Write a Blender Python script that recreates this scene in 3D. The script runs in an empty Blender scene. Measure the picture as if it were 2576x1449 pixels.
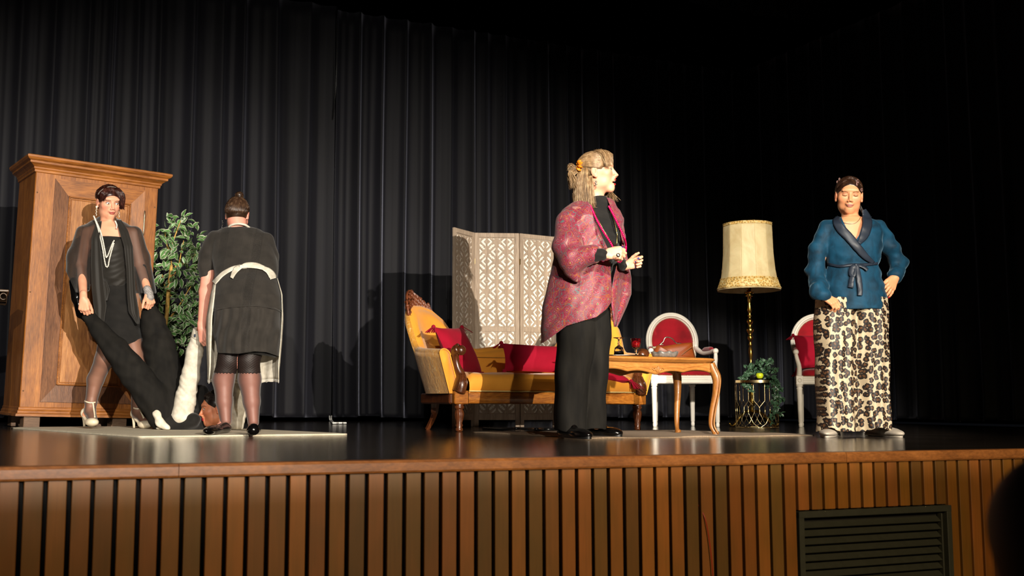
import bpy, math, random
import numpy as np
from mathutils import Vector, Matrix, noise as mnoise
random.seed(7); rng = np.random.default_rng(5)
SC = bpy.context.scene
COL = SC.collection
# ------------------------------------------------------------------ camera
F = 2700.; U0 = 1100.; V0 = 724.5; CZ = .21
PITCH = math.atan((1011 - 724.5) / F); ROLL = .0045
_cp, _sp = math.cos(PITCH), math.sin(PITCH)
FW = np.array([0, _cp, _sp]); _u = np.array([0, -_sp, _cp]); _r = np.array([1., 0, 0])
CR = math.cos(ROLL) * _r + math.sin(ROLL) * _u
CU = -math.sin(ROLL) * _r + math.cos(ROLL) * _u
CC = np.array([0, 0, CZ])
def ray(px, py): return FW + CR * (px - U0) / F - CU * (py - V0) / F
def P(px, py, Y):
    d = ray(px, py); return CC + d * (Y / d[1])
def G(px, py, z=0.):
    d = ray(px, py); return CC + d * ((z - CZ) / d[2])
cam = bpy.data.cameras.new('camera'); camo = bpy.data.objects.new('camera', cam); COL.objects.link(camo)
cam.sensor_fit = 'HORIZONTAL'; cam.sensor_width = 36; cam.lens = F / 2576 * 36
cam.shift_x = (1288 - U0) / 2576; cam.clip_start = .05; cam.clip_end = 100
camo.matrix_world = Matrix(((CR[0], CU[0], -FW[0], 0), (CR[1], CU[1], -FW[1], 0), (CR[2], CU[2], -FW[2], CZ), (0, 0, 0, 1)))
cam.dof.use_dof = True; cam.dof.focus_distance = 7.0; cam.dof.aperture_fstop = 3.4
SC.camera = camo
SC.view_settings.view_transform = 'Standard'; SC.view_settings.look = 'None'
SC.view_settings.gamma = 1; SC.view_settings.use_curve_mapping = False
SC.view_settings.exposure = 0.0
SC.cycles.max_bounces = 8; SC.cycles.transparent_max_bounces = 16
# ------------------------------------------------------------------ world and lights
W = bpy.data.worlds.new('hall_dark'); SC.world = W; W.use_nodes = True
W.node_tree.nodes['Background'].inputs[0].default_value = (.5, .55, .7, 1)
W.node_tree.nodes['Background'].inputs[1].default_value = .004
def spot(name, loc, target, energy, color, size_deg, blend, r):
    l = bpy.data.lights.new(name, 'SPOT'); l.energy = energy; l.color = color; l.spot_size = math.radians(size_deg); l.spot_blend = blend
    l.shadow_soft_size = r
    o = bpy.data.objects.new(name, l); COL.objects.link(o); o.location = loc
    d = Vector(target) - Vector(loc); o.rotation_euler = d.to_track_quat('-Z', 'Y').to_euler(); return o
spot('key_spotlight', (5.1, -8.0, 2.32), (-2.6, 8.5, 1.0), 14500, (1, .91, .79), 41, .7, .03)
spot('right_spotlight', (5.4, -6.5, 3.2), (2.65, 7.0, .8), 3300, (1, .88, .70), 14.5, .5, .05)
spot('high_front_spotlight', (1.6, -5.5, 5.2), (-.9, 8.0, .6), 2200, (1, .92, .8), 38, .6, .06)
spot('left_front_spotlight', (.3, -8.0, 3.3), (-2.3, 8.2, .8), 4200, (1, .93, .82), 20, .5, .05)
spot('chair_spotlight', (.4, -5.0, 5.4), (2.5, 9.2, .35), 8500, (1, .93, .82), 15, .5, .04)
def area(name, loc, target, energy, color, size):
    l = bpy.data.lights.new(name, 'AREA'); l.energy = energy; l.color = color; l.size = size
    o = bpy.data.objects.new(name, l); COL.objects.link(o); o.location = loc
    d = Vector(target) - Vector(loc); o.rotation_euler = d.to_track_quat('-Z', 'Y').to_euler(); return o
area('hall_light', (2.9, -.2, 1.9), (1.2, 3.6, -1.6), 84, (1, .77, .43), .7).data.spread = math.radians(100)
# ------------------------------------------------------------------ helpers
def lin(c):
    if isinstance(c, str): c = [int(c[i:i + 2], 16) / 255 for i in (0, 2, 4)]
    return tuple((x / 12.92 if x <= .04045 else ((x + .055) / 1.055) ** 2.4) for x in c)
class NT:
    def __init__(s, name):
        s.m = bpy.data.materials.new(name); s.m.use_nodes = True; s.t = s.m.node_tree; s.b = s.t.nodes['Principled BSDF']; s.out = s.t.nodes['Material Output']
    def n(s, typ, **kw):
        nd = s.t.nodes.new(typ)
        for k, v in kw.items():
            if k in nd.inputs: nd.inputs[k].default_value = v
            else: setattr(nd, k, v)
        return nd
    def l(s, a, b): s.t.links.new(a, b)
    def coords(s, scale=(1, 1, 1), rot=(0, 0, 0), kind='Object'):
        tc = s.n('ShaderNodeTexCoord'); mp = s.n('ShaderNodeMapping'); mp.inputs['Scale'].default_value = scale; mp.inputs['Rotation'].default_value = rot
        s.l(tc.outputs[kind], mp.inputs['Vector']); return mp.outputs[0]
    def ramp(s, fac, stops, interp='LINEAR'):
        r = s.n('ShaderNodeValToRGB'); r.color_ramp.interpolation = interp
        els = r.color_ramp.elements
        while len(els) > len(stops): els.remove(els[-1])
        while len(els) < len(stops): els.new(.5)
        for e, (p, c) in zip(els, stops): e.position = p; e.color = (*c[:3], 1)
        s.l(fac, r.inputs['Fac']); return r.outputs['Color']
    def bump(s, h, strength=.3, dist=.01):
        b = s.n('ShaderNodeBump', Strength=strength, Distance=dist); s.l(h, b.inputs['Height']); s.l(b.outputs[0], s.b.inputs['Normal'])
    def mix(s, fac, a, b, mode='MIX'):
        m = s.n('ShaderNodeMix', data_type='RGBA', blend_type=mode)
        for sock, v in ((m.inputs[0], fac), (m.inputs[6], a), (m.inputs[7], b)):
            if hasattr(v, 'links'): s.l(v, sock)
            else: sock.default_value = v if not isinstance(v, tuple) else (*v[:3], 1)
        return m.outputs[2]
    def noise(s, vec, scale, detail=4, rough=.5, dist=0.):
        n = s.n('ShaderNodeTexNoise', Scale=scale, Detail=detail, Roughness=rough, Distortion=dist); s.l(vec, n.inputs['Vector']); return n.outputs['Fac']
    def set(s, **kw):
        names = dict(rough='Roughness', metal='Metallic', sheen='Sheen Weight', spec='Specular IOR Level', trans='Transmission Weight', coat='Coat Weight', alpha='Alpha', ior='IOR', sheenr='Sheen Roughness', sss='Subsurface Weight', aniso='Anisotropic')
        for k, v in kw.items(): s.b.inputs[names[k]].default_value = v
        return s
def plain(name, c, rough=.5, var=.15, nscale=30, bump=0., **kw):
    t = NT(name); c = lin(c)
    v = t.noise(t.coords(), nscale)
    t.l(t.ramp(v, [(.3, tuple(x * (1 - var) for x in c)), (.7, tuple(min(1, x * (1 + var)) for x in c))]), t.b.inputs['Base Color'])
    t.set(rough=rough, **kw)
    if bump: t.bump(v, bump, .004)
    return t.m
def wood(name, dark, mid, light, axis=(1, 1, 12), rough=.4, scale=3., bump=.08, coat=0., rot=(0, 0, 0)):
    t = NT(name); vec = t.coords(tuple(1. / a * 4 for a in axis), rot)
    v = t.noise(vec, scale * 1.7, 6, .65, 1.0); w = t.noise(vec, scale * 14, 3, .6)
    c = t.ramp(v, [(.25, lin(dark)), (.5, lin(mid)), (.75, lin(light))])
    c = t.mix(.35, c, t.ramp(w, [(.35, lin(dark)), (.65, lin(light))]))
    big = t.noise(t.coords((1, 1, 1)), 2.2, 3)
    c = t.mix(.55, c, t.mix(1, c, t.ramp(big, [(.3, (.45, .4, .36)), (.6, (1, 1, 1))]), 'MULTIPLY'))
    t.l(c, t.b.inputs['Base Color']); t.set(rough=rough, coat=coat)
    t.bump(w, bump, .003); return t.m
def colmat(name, rough=.5, bumpn=0., **kw):
    t = NT(name); a = t.n('ShaderNodeAttribute', attribute_name='Col'); t.l(a.outputs['Color'], t.b.inputs['Base Color']); t.set(rough=rough, **kw)
    if bumpn: t.bump(t.noise(t.coords(), 160, 3), bumpn, .002)
    return t.m
def tag(o, label=None, cat=None, group=None, kind=None):
    if label: o['label'] = label
    if cat: o['category'] = cat
    if group: o['group'] = group
    if kind: o['kind'] = kind
    return o
def thing(name, label, cat, loc, group=None, rz=0.):
    o = bpy.data.objects.new(name, None); COL.objects.link(o); o.location = [float(x) for x in loc]; o.rotation_euler = (0, 0, rz); o.empty_display_size = .1
    return tag(o, label, cat, group)
def frame(loc, e1, local=True):
    """matrix of a yaw frame: local x along e1 (2D)"""
    e = np.array([e1[0], e1[1], 0.]); e /= np.linalg.norm(e)
    return np.array(loc, float), math.atan2(e[1], e[0])
def mesh(name, V, Fc, mat, parent=None, smooth=True, col=None, off=None, kind=None):
    """V in the coordinates of parent; off is subtracted (world -> parent-local)."""
    V = np.asarray(V, float)
    org = np.zeros(3)
    if off is not None: V = V - np.asarray(off, float)
    if parent is None:
        org = np.array([(V[:, 0].min() + V[:, 0].max()) / 2, (V[:, 1].min() + V[:, 1].max()) / 2, V[:, 2].min()]); V = V - org
    me = bpy.data.meshes.new(name)
    if isinstance(Fc, np.ndarray) and len(Fc):
        n, k = Fc.shape
        me.vertices.add(len(V)); me.vertices.foreach_set('co', V.astype(np.float32).ravel())
        me.loops.add(n * k); me.loops.foreach_set('vertex_index', Fc.astype(np.int32).ravel())
        me.polygons.add(n); me.polygons.foreach_set('loop_start', np.arange(0, n * k, k, dtype=np.int32))
        me.update(calc_edges=True); me.validate()
    else:
        me.from_pydata(V.tolist(), [], [tuple(f) for f in Fc]); me.update()
    if smooth is not None: me.polygons.foreach_set('use_smooth', [bool(smooth)] * len(me.polygons))
    if col is not None and len(me.vertices) == len(col):
        a = me.color_attributes.new('Col', 'FLOAT_COLOR', 'POINT')
        c4 = np.ones((len(V), 4), np.float32); c4[:, :3] = col; a.data.foreach_set('color', c4.ravel())
    me.materials.append(mat)
    o = bpy.data.objects.new(name, me); COL.objects.link(o)
    if parent is not None: o.parent = parent
    else: o.location = org.tolist()
    if kind: o['kind'] = kind
    return o
class MB:
    def __init__(s): s.v = []; s.f = []; s.c = []; s.n = 0
    def add(s, V, Fc, c=None):
        V = np.asarray(V, float); s.v.append(V); s.f += [tuple(int(i) + s.n for i in f) for f in Fc]; s.n += len(V)
        s.c.append(np.tile(np.array(c if c is not None else (1, 1, 1), float), (len(V), 1)) if c is None or np.ndim(c) == 1 else np.asarray(c)); return s
    def build(s, name, mat, parent=None, smooth=True, **kw):
        V = np.concatenate(s.v); C = np.concatenate(s.c)
        return mesh(name, V, s.f, mat, parent, smooth, col=C, **kw)
    def xf(s, M=None, t=None):
        s.v = [v @ np.array(M).T if M is not None else v for v in s.v]
        if t is not None: s.v = [v + np.array(t) for v in s.v]
        return s
    def box(s, c, d, bev=0., c3=None, R=None):
        c = np.array(c, float); h = np.array(d, float) / 2
        if bev <= 0:
            V = np.array([[x, y, z] for x in (-1, 1) for y in (-1, 1) for z in (-1, 1)]) * h
            Fc = [(0, 1, 3, 2), (4, 6, 7, 5), (0, 4, 5, 1), (2, 3, 7, 6), (0, 2, 6, 4), (1, 5, 7, 3)]
        else:
            b = min(bev, h.min() * .9); V = []; idx = {}
            for x in (-1, 1):
                for y in (-1, 1):
                    for z in (-1, 1):
                        sg = np.array([x, y, z])
                        for a in range(3):
                            q = sg * (h - b); q[a] = sg[a] * h[a]; idx[(x, y, z, a)] = len(V); V.append(q)
            Fc = []
            for a in range(3):
                b1, b2 = (a + 1) % 3, (a + 2) % 3
                for sa in (-1, 1):
                    q = []
                    for (p, r) in ((-1, -1), (1, -1), (1, 1), (-1, 1)):
                        k = [0, 0, 0]; k[a] = sa; k[b1] = p; k[b2] = r; q.append(idx[(*k, a)])
                    Fc.append(tuple(q if sa > 0 else q[::-1]))
            for a in range(3):
                b1, b2 = (a + 1) % 3, (a + 2) % 3
                for p in (-1, 1):
                    for r in (-1, 1):
                        k0 = [0] * 3; k1 = [0] * 3; k0[a] = -1; k1[a] = 1
                        for k in (k0, k1): k[b1] = p; k[b2] = r
                        q = [idx[(*k0, b1)], idx[(*k1, b1)], idx[(*k1, b2)], idx[(*k0, b2)]]
                        Fc.append(tuple(q if p * r > 0 else q[::-1]))
            for x in (-1, 1):
                for y in (-1, 1):
                    for z in (-1, 1):
                        q = [idx[(x, y, z, a)] for a in range(3)]; Fc.append(tuple(q if x * y * z > 0 else q[::-1]))
            V = np.array(V)
        if R is not None: V = V @ np.array(R).T
        return s.add(V + c, Fc, c3)
    def lathe(s, prof, c=(0, 0, 0), n=24, c3=None, flute=None, cap=True, sx=1., sy=1.):
        """prof: list of (r,z)"""
        V = []; Fc = []; m = len(prof)
        for (r, z) in prof:
            for k in range(n):
                a = 2 * math.pi * k / n; rr = r
                if flute and flute[2] <= z <= flute[3]: rr = r * (1 - flute[1] * abs(math.sin(flute[0] * a / 2)) ** 3)
                V.append((c[0] + rr * math.cos(a) * sx, c[1] + rr * math.sin(a) * sy, c[2] + z))
        for i in range(m - 1):
            for k in range(n):
                k2 = (k + 1) % n; Fc.append((i * n + k, i * n + k2, (i + 1) * n + k2, (i + 1) * n + k))
        if cap: Fc += [tuple(range(n))[::-1], tuple((m - 1) * n + k for k in range(n))]
        return s.add(V, Fc, c3)
    def tube(s, pts, rad, n=8, c3=None, flat=1., up=(0, 0, 1), caps=True, closed=False):
        pts = np.asarray(pts, float); m = len(pts)
        rad = np.full(m, rad) if np.ndim(rad) == 0 else np.asarray(rad, float)
        T = np.gradient(pts, axis=0)
        if closed: T = np.roll(pts, -1, 0) - np.roll(pts, 1, 0)
        T /= np.linalg.norm(T, axis=1)[:, None] + 1e-12
        u = np.array(up, float); V = []
        A = []
        for i in range(m):
            a = u - T[i] * (u @ T[i])
            if np.linalg.norm(a) < .15:
                a = np.cross(T[i], [1, 0, 0]) if i == 0 else A[-1] - T[i] * (A[-1] @ T[i])
            a /= np.linalg.norm(a)
            if A and a @ A[-1] < 0: a = -a
            A.append(a); b = np.cross(T[i], a)
            for k in range(n):
                t = 2 * math.pi * k / n; V.append(pts[i] + rad[i] * (math.cos(t) * a * flat + math.sin(t) * b))
        Fc = []
        for i in range(m if closed else m - 1):
            j = (i + 1) % m
            for k in range(n):
                k2 = (k + 1) % n; Fc.append((i * n + k, i * n + k2, j * n + k2, j * n + k))
        if caps and not closed: Fc += [tuple(range(n))[::-1], tuple((m - 1) * n + k for k in range(n))]
        return s.add(V, Fc, c3)
    def ball(s, c, r, nu=12, nv=8, c3=None, R=None):
        r = np.array([r] * 3 if np.ndim(r) == 0 else r, float); V = [(0, 0, -1)]
        for j in range(1, nv):
            p = -math.pi / 2 + math.pi * j / nv
            for i in range(nu): a = 2 * math.pi * i / nu; V.append((math.cos(p) * math.cos(a), math.cos(p) * math.sin(a), math.sin(p)))
        V.append((0, 0, 1)); V = np.array(V) * r; Fc = []
        if R is not None: V = V @ np.array(R).T
        for i in range(nu): Fc.append((0, 1 + (i + 1) % nu, 1 + i))
        for j in range(nv - 2):
            for i in range(nu): a = 1 + j * nu; Fc.append((a + i, a + (i + 1) % nu, a + nu + (i + 1) % nu, a + nu + i))
        e = len(V) - 1; a = 1 + (nv - 2) * nu
        for i in range(nu): Fc.append((a + i, a + (i + 1) % nu, e))
        return s.add(V + np.array(c), Fc, c3)
    def grid(s, Pts, closed_u=False, c3=None, flip=False):
        """Pts: array [nv][nu][3]"""
        Pts = np.asarray(Pts, float); nv, nu = Pts.shape[:2]; Fc = []
        for j in range(nv - 1):
            for i in range(nu if closed_u else nu - 1):
                i2 = (i + 1) % nu; q = (j * nu + i, j * nu + i2, (j + 1) * nu + i2, (j + 1) * nu + i); Fc.append(q[::-1] if flip else q)
        return s.add(Pts.reshape(-1, 3), Fc, c3)
    def slab(s, poly, y0, y1, c3=None, plane='xz'):
        """extrude polygon (2D) between two depths"""
        n = len(poly); V = []
        for d in (y0, y1):
            for (a, b) in poly: V.append((a, d, b) if plane == 'xz' else (a, b, d))
        Fc = [tuple(range(n)), tuple(range(2 * n - 1, n - 1, -1))] + [(k, k + n, (k + 1) % n + n, (k + 1) % n) for k in range(n)]
        return s.add(V, Fc, c3)
def interp(x, pts):
    pts = sorted(pts); return np.interp(x, [p[0] for p in pts], [p[1] for p in pts])
def spline(pts, n):
    """Catmull-Rom through pts"""
    p = np.asarray(pts, float); p = np.vstack([2 * p[0] - p[1], p, 2 * p[-1] - p[-2]]); out = []
    m = len(p) - 3
    for t in np.linspace(0, m - 1e-6, n):
        i = int(t); u = t - i; a, b, c, d = p[i:i + 4]
        out.append(.5 * ((2 * b) + (-a + c) * u + (2 * a - 5 * b + 4 * c - d) * u * u + (-a + 3 * b - 3 * c + d) * u ** 3))
    return np.array(out)
def copy_tree(o, parent=None):
    c = o.copy(); COL.objects.link(c)
    if parent is not None: c.parent = parent
    for ch in [x for x in COL.objects if x.parent == o]: copy_tree(ch, c)
    return c
def solid(o, t, off=0.):
    m = o.modifiers.new('thickness', 'SOLIDIFY'); m.thickness = t; m.offset = off; return o
# ------------------------------------------------------------------ implicit surfaces (for bodies, clothes, cushions)
def smin(a, b, k):
    if k <= 0: return np.minimum(a, b)
    h = np.clip(.5 + .5 * (b - a) / k, 0, 1); return b + (a - b) * h - k * h * (1 - h)
class SDF:
    def __init__(s): s.p = []
    def _a(s, fn, c, r, k, op): s.p.append((fn, np.array(c, float), float(r), k, op)); return s
    def cone(s, a, b, ra, rb, k=.02, op='u', fl=None):
        a = np.array(a, float); b = np.array(b, float); ab = b - a; L2 = ab @ ab + 1e-12
        def fn(X):
            t = np.clip((X - a) @ ab / L2, 0, 1); q = X - a - t[:, None] * ab
            if fl is not None:
                ax, kf = fl; q = q + np.outer(q @ ax, ax) * (kf - 1)
            return np.sqrt((q * q).sum(1)) - (ra + (rb - ra) * t)
        return s._a(fn, (a + b) / 2, np.sqrt(L2) / 2 + max(ra, rb), k, op)
    def chain(s, pts, rads, k=.02, op='u', fl=None):
        for i in range(len(pts) - 1): s.cone(pts[i], pts[i + 1], rads[i], rads[i + 1], k, op, fl)
        return s
    def ell(s, c, r, R=None, k=.02, op='u'):
        c = np.array(c, float); r = np.array([r] * 3 if np.ndim(r) == 0 else r, float); R = np.eye(3) if R is None else np.array(R)
        def fn(X):
            q = (X - c) @ R / r; n = np.sqrt((q * q).sum(1)) + 1e-9; g = np.sqrt(((q / r) ** 2).sum(1)) + 1e-9
            return n * (n - 1) / g
        return s._a(fn, c, r.max(), k, op)
    def stack(s, st, k=.02, op='u', axis=2, sq=2.):
        """st: list of (z,cx,cy,rx,ry) world"""
        st = sorted(st); Z = np.array([q[0] for q in st]); A = np.array([q[1:] for q in st])
        c = np.array([A[:, 0].mean(), A[:, 1].mean(), Z.mean()]); R = np.linalg.norm([np.ptp(Z) / 2, A[:, 2].max() + np.ptp(A[:, 0]) / 2, A[:, 3].max() + np.ptp(A[:, 1]) / 2])
        def fn(X):
            z = X[:, 2]; cx, cy, rx, ry = [np.interp(z, Z, A[:, i]) for i in range(4)]
            n = ((np.abs(X[:, 0] - cx) / rx) ** sq + (np.abs(X[:, 1] - cy) / ry) ** sq) ** (1 / sq)
            d = (n - 1) * np.minimum(rx, ry); e = np.maximum(Z[0] - z, z - Z[-1])
            return np.where(e > 0, np.sqrt(np.maximum(d, 0) ** 2 + e ** 2), np.maximum(d, e) if op == 'cut' else d)
        return s._a(fn, c, R, k, op)
    def fn(s, f, c, r, k=.0, op='u'): return s._a(f, c, r, k, op)
    def ev(s, X, prims=None):
        d = np.full(len(X), 1e3)
        for (fn, c, r, k, op) in (prims if prims is not None else s.p):
            v = fn(X)
            if op == 'u': d = smin(d, v, k)
            elif op == 's': d = -smin(-d, v, k)
            elif op == 'i': d = -smin(-d, -v, k)
            elif op == 'd': d = d + v
        return d
    def mesh(s, h=.003, pad=.01):
        up = [q for q in s.p if q[4] == 'u']
        lo = np.min([q[1] - q[2] for q in up], 0) - pad - 2 * h; hi = np.max([q[1] + q[2] for q in up], 0) + pad + 2 * h
        B = 16; nb = np.ceil((hi - lo) / (h * B)).astype(int)
        verts = []; keys = []; quads = []
        g = np.arange(B + 2); gx, gy, gz = np.meshgrid(g, g, g, indexing='ij'); loc = np.stack([gx, gy, gz], -1).reshape(-1, 3)
        hd = h * (B + 1) * .5 * 1.7321; N = nb * B + 4
        bc = np.stack(np.meshgrid(*[np.arange(q) for q in nb], indexing='ij'), -1).reshape(-1, 3)
        cen = lo + (bc * B + (B + 1) / 2) * h
        # distance of block centres to prim bounding spheres
        near = np.zeros(len(cen), bool); dd = np.full(len(cen), 1e3)
        for (fn, c, r, k, op) in up: near |= np.linalg.norm(cen - c, axis=1) - r < hd + k
        idx = np.where(near)[0]
        for i in idx:
            o = bc[i] * B; c = cen[i]
            pr = [q for q in s.p if q[4] in 'id' or np.linalg.norm(c - q[1]) - q[2] < hd + q[3] + .01]
            if not any(q[4] == 'u' for q in pr): continue
            if abs(s.ev(c[None], pr)[0]) > hd * 1.25 + .012: continue
            X = lo + (loc + o) * h; D = s.ev(X, pr).reshape(B + 2, B + 2, B + 2)
            if D.min() > 0 or D.max() < 0: continue
            S = D < 0; n = B + 1
            cnt = np.zeros((n, n, n)); acc = np.zeros((n, n, n, 3)); base = np.stack(np.meshgrid(*[np.arange(n)] * 3, indexing='ij'), -1).astype(float)
            for ax in range(3):
                for da in (0, 1):
                    for db in (0, 1):
                        a, b = [q for q in range(3) if q != ax]
                        s0 = [slice(0, n)] * 3; s1 = [slice(0, n)] * 3
                        s0[a] = slice(da, n + da); s0[b] = slice(db, n + db); s1[a] = s0[a]; s1[b] = s0[b]; s1[ax] = slice(1, n + 1)
                        d0 = D[tuple(s0)]; d1 = D[tuple(s1)]; cr = (d0 < 0) != (d1 < 0)
                        t = np.where(cr, d0 / np.where(cr, d0 - d1, 1), 0); p = base.copy(); p[..., ax] += t; p[..., a] += da; p[..., b] += db
                        acc += p * cr[..., None]; cnt += cr
            act = cnt > 0
            pos = acc[act] / cnt[act][:, None]; ci = base[act].astype(int)
            gk = ci + o; key = (gk[:, 0] * N[1] + gk[:, 1]) * N[2] + gk[:, 2]
            verts.append(lo + (pos + o) * h); keys.append(key)
            for ax in range(3):
                a, b = [(1, 2), (2, 0), (0, 1)][ax]
                # edge from node p to p+ax, with p[a],p[b]>=1 ; owned if p[ax] < B, 1<=p[a],p[b]<=B
                sl0 = [None] * 3; sl0[ax] = slice(0, B); sl0[a] = slice(1, B + 1); sl0[b] = slice(1, B + 1); sl1 = list(sl0); sl1[ax] = slice(1, B + 1)
                d0 = S[tuple(sl0)]; d1 = S[tuple(sl1)]; w = np.argwhere(d0 != d1)
                if not len(w): continue
                sg = d0[tuple(w.T)]; off = np.zeros(3, int); off[a] = 1; off[b] = 1; p = w + off + o
                def kk(da, db):
                    q = p.copy(); q[:, a] -= da; q[:, b] -= db; return (q[:, 0] * N[1] + q[:, 1]) * N[2] + q[:, 2]
                Q = np.stack([kk(1, 1), kk(0, 1), kk(0, 0), kk(1, 0)], 1); Q[~sg] = Q[~sg][:, ::-1]; quads.append(Q)
        V = np.concatenate(verts); K = np.concatenate(keys); uk, ui = np.unique(K, return_index=True); V = V[ui]
        Q = np.concatenate(quads); j = np.searchsorted(uk, Q); j = np.clip(j, 0, len(uk) - 1); ok = (uk[j] == Q).all(1)
        return V, j[ok]
def sdfobj(sd, name, mat, parent, h=.004, off=None, colf=None, **kw):
    V, Q = sd.mesh(h)
    return mesh(name, V, Q, mat, parent, True, col=None if colf is None else colf(V), off=off, **kw)
# ================================================================== SETTING
def unit3(v): return np.asarray(v, float) / np.linalg.norm(v)
def cpt(px):
    k = (px - U0) / F; x = 11.95 * k / (1 - .42 * k); return np.array([x, 11.95 + .42 * x, 0])
S1 = np.array([.922, .387, 0]); S2 = np.array([-.387, .922, 0]); SA = G(0, 1176)
def proj(p):
    q = np.asarray(p, float) - CC; z = q @ FW; return U0 + F * (q @ CR) / z, V0 - F * (q @ CU) / z
def tline(px, A, e, z):
    lo, hi = -9., 9.
    f = lambda t: proj(A + e * t + np.array([0, 0, z]))[0] - px
    for _ in range(50):
        m = (lo + hi) / 2
        q = A + e * m
        if q[1] < .3 or f(m) < 0: lo = m
        else: hi = m
    return m
# floor
fm = NT('varnished_stage_floor'); v1 = fm.coords((.7, 30, 1), (0, 0, math.atan2(-.387, .922))); n1 = fm.noise(v1, 3, 5, .6)
n2 = fm.noise(fm.coords((.8, 3, 1)), 1.5, 3)
fm.l(fm.mix(.5, fm.ramp(n1, [(.3, lin('1d1a19')), (.7, lin('4a443f'))]), fm.ramp(n2, [(.3, lin('1d1815')), (.7, lin('40352d'))])), fm.b.inputs['Base Color'])
fm.set(rough=.09, spec=.6); nb = fm.noise(v1, 9, 4, .65); fm.bump(nb, .15, .003)
fl = MB(); a = SA - S1 * 8; b = SA + S1 * 9; fl.add([a, b, b + S2 * 13, a + S2 * 13, a + [0, 0, -.02], b + [0, 0, -.02], b + S2 * 13 + [0, 0, -.02], a + S2 * 13 + [0, 0, -.02]], [(0, 1, 2, 3), (7, 6, 5, 4), (0, 4, 5, 1)])
fl.build('floor', fm.m, smooth=False, kind='structure')
lipm = wood('edge_board_wood', '553013', '7d4a1f', '9b6230', (12, 1, 1), .38, 2.2, .05, rot=(0, 0, -.397))
lip = MB()
prof = [(0.0, -.043), (-.012, -.043), (-.016, -.036), (-.016, -.008), (-.011, .001), (.05, .0015), (.05, -.043)]
for t0 in (-5.6, -2.4, .55, 3.4, 6.2):
    Vv = [SA + S1 * t + S2 * p + [0, 0, z] for t in (t0, t0 + [3.198, 2.948, 2.848, 2.798, 3][[-5.6, -2.4, .55, 3.4, 6.2].index(t0)]) for (p, z) in prof]
    n = len(prof); lip.add(Vv, [tuple(range(n))[::-1], tuple(range(n, 2 * n))] + [(k, (k + 1) % n, (k + 1) % n + n, k + n) for k in range(n)])
lip.build('trim_1', lipm, smooth=False, kind='structure')
back = MB(); bq = [SA + S1 * t + S2 * .035 + [0, 0, z] for t in (-8, 9) for z in (-.043, -1.0)]
back.add(bq + [q + S2 * .05 for q in bq], [(0, 1, 3, 2), (4, 6, 7, 5), (0, 4, 5, 1), (2, 3, 7, 6)])
blk = plain('black_backing', '0a0705', .9)
wf = back.build('wall_front', blk, smooth=False, kind='structure')
# slat cladding
tv0 = tline(2008, SA, S1, -.25); tv1 = tline(2389, SA, S1, -.25)
sl = MB(); pitch = .0714; t = -2.0; rs = random.Random(3)
pal = ['6e4613', '7a4c16', '684416', '824f1a', '754618', '5f4015', '86551f', '6c4313', '7a4d1c', '5d4118', '7f4d1e']
while t < 7.0:
    w = .0565; z0 = -.24 if tv0 - .02 < t + w / 2 < tv1 + .01 else -1.0
    c = np.array(lin(rs.choice(pal))) * rs.uniform(.8, 1.15)
    ctr = SA + S1 * (t + w / 2) + S2 * .013; R = np.stack([S1, S2, [0, 0, 1]], 1)
    sl.box(ctr + [0, 0, (z0 - .0445) / 2], (w, .022, -.0445 - z0), .0015, c, R)
    t += pitch * rs.uniform(.985, 1.015)
sm = NT('larch_slats'); at = sm.n('ShaderNodeAttribute', attribute_name='Col'); gv = sm.noise(sm.coords((30, 30, 1.2)), 3, 5, .6, .6)
kn = sm.noise(sm.coords((6, 6, 2)), 2.2, 2)
sm.l(sm.mix(.7, sm.mix(1, at.outputs['Color'], sm.ramp(gv, [(.3, (.62, .58, .5)), (.7, (1.1, 1.08, 1.05))]), 'MULTIPLY'), sm.mix(1, at.outputs['Color'], sm.ramp(kn, [(.3, (.75, .8, .6)), (.7, (1.15, 1, .95))]), 'MULTIPLY')), sm.b.inputs['Base Color'])
sm.set(rough=.45); sm.bump(gv, .12, .002)
sl.build('slat_cladding', sm.m, wf, smooth=False, off=np.array(wf.location))
# ventilation grille
vent = thing('ventilation_grille', 'dark grey louvred ventilation grille set in the slatted stage front', 'vent', SA + S1 * tv0 + [0, 0, -1.0])
VO = np.array(vent.location); gm = plain('grey_green_metal', '2e2e26', .45, .1)
R3 = np.stack([S1, S2, [0, 0, 1]], 1)
def sbox(mb, t0, t1, d0, d1, z0, z1, c=None, bev=.002):
    mb.box(SA + S1 * (t0 + t1) / 2 + S2 * (d0 + d1) / 2 + [0, 0, (z0 + z1) / 2], (t1 - t0, d1 - d0, z1 - z0), bev, c, R3)
fr = MB(); fw = .028
sbox(fr, tv0 + .004, tv1 + .01, -.002, .03, -.245 - fw, -.245); sbox(fr, tv0 + .004, tv1 + .01, -.002, .03, -.98, -.95)
sbox(fr, tv0 + .004, tv0 + .004 + fw, -.001, .03, -.98, -.25); sbox(fr, tv1 + .01 - fw, tv1 + .01, -.001, .03, -.98, -.25)
sbox(fr, tv1 - .048, tv1 - .04, .004, .03, -.95, -.28)
fr.build('frame', gm, vent, smooth=False, off=VO)
for k in range(19):
    z = -.305 - k * .0345; b = MB()
    c = SA + S1 * (tv0 + tv1 - .02) / 2 + S2 * .02 + [0, 0, z]; ang = math.radians(38)
    Rr = np.stack([S1, S2 * math.cos(ang) + np.array([0, 0, math.sin(ang)]), -S2 * math.sin(ang) + np.array([0, 0, math.cos(ang)])], 1)
    b.box(c, (tv1 - tv0 - .08, .034, .003), 0, None, Rr); b.build('louvre_blade', gm, vent, smooth=False, off=VO)
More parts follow.
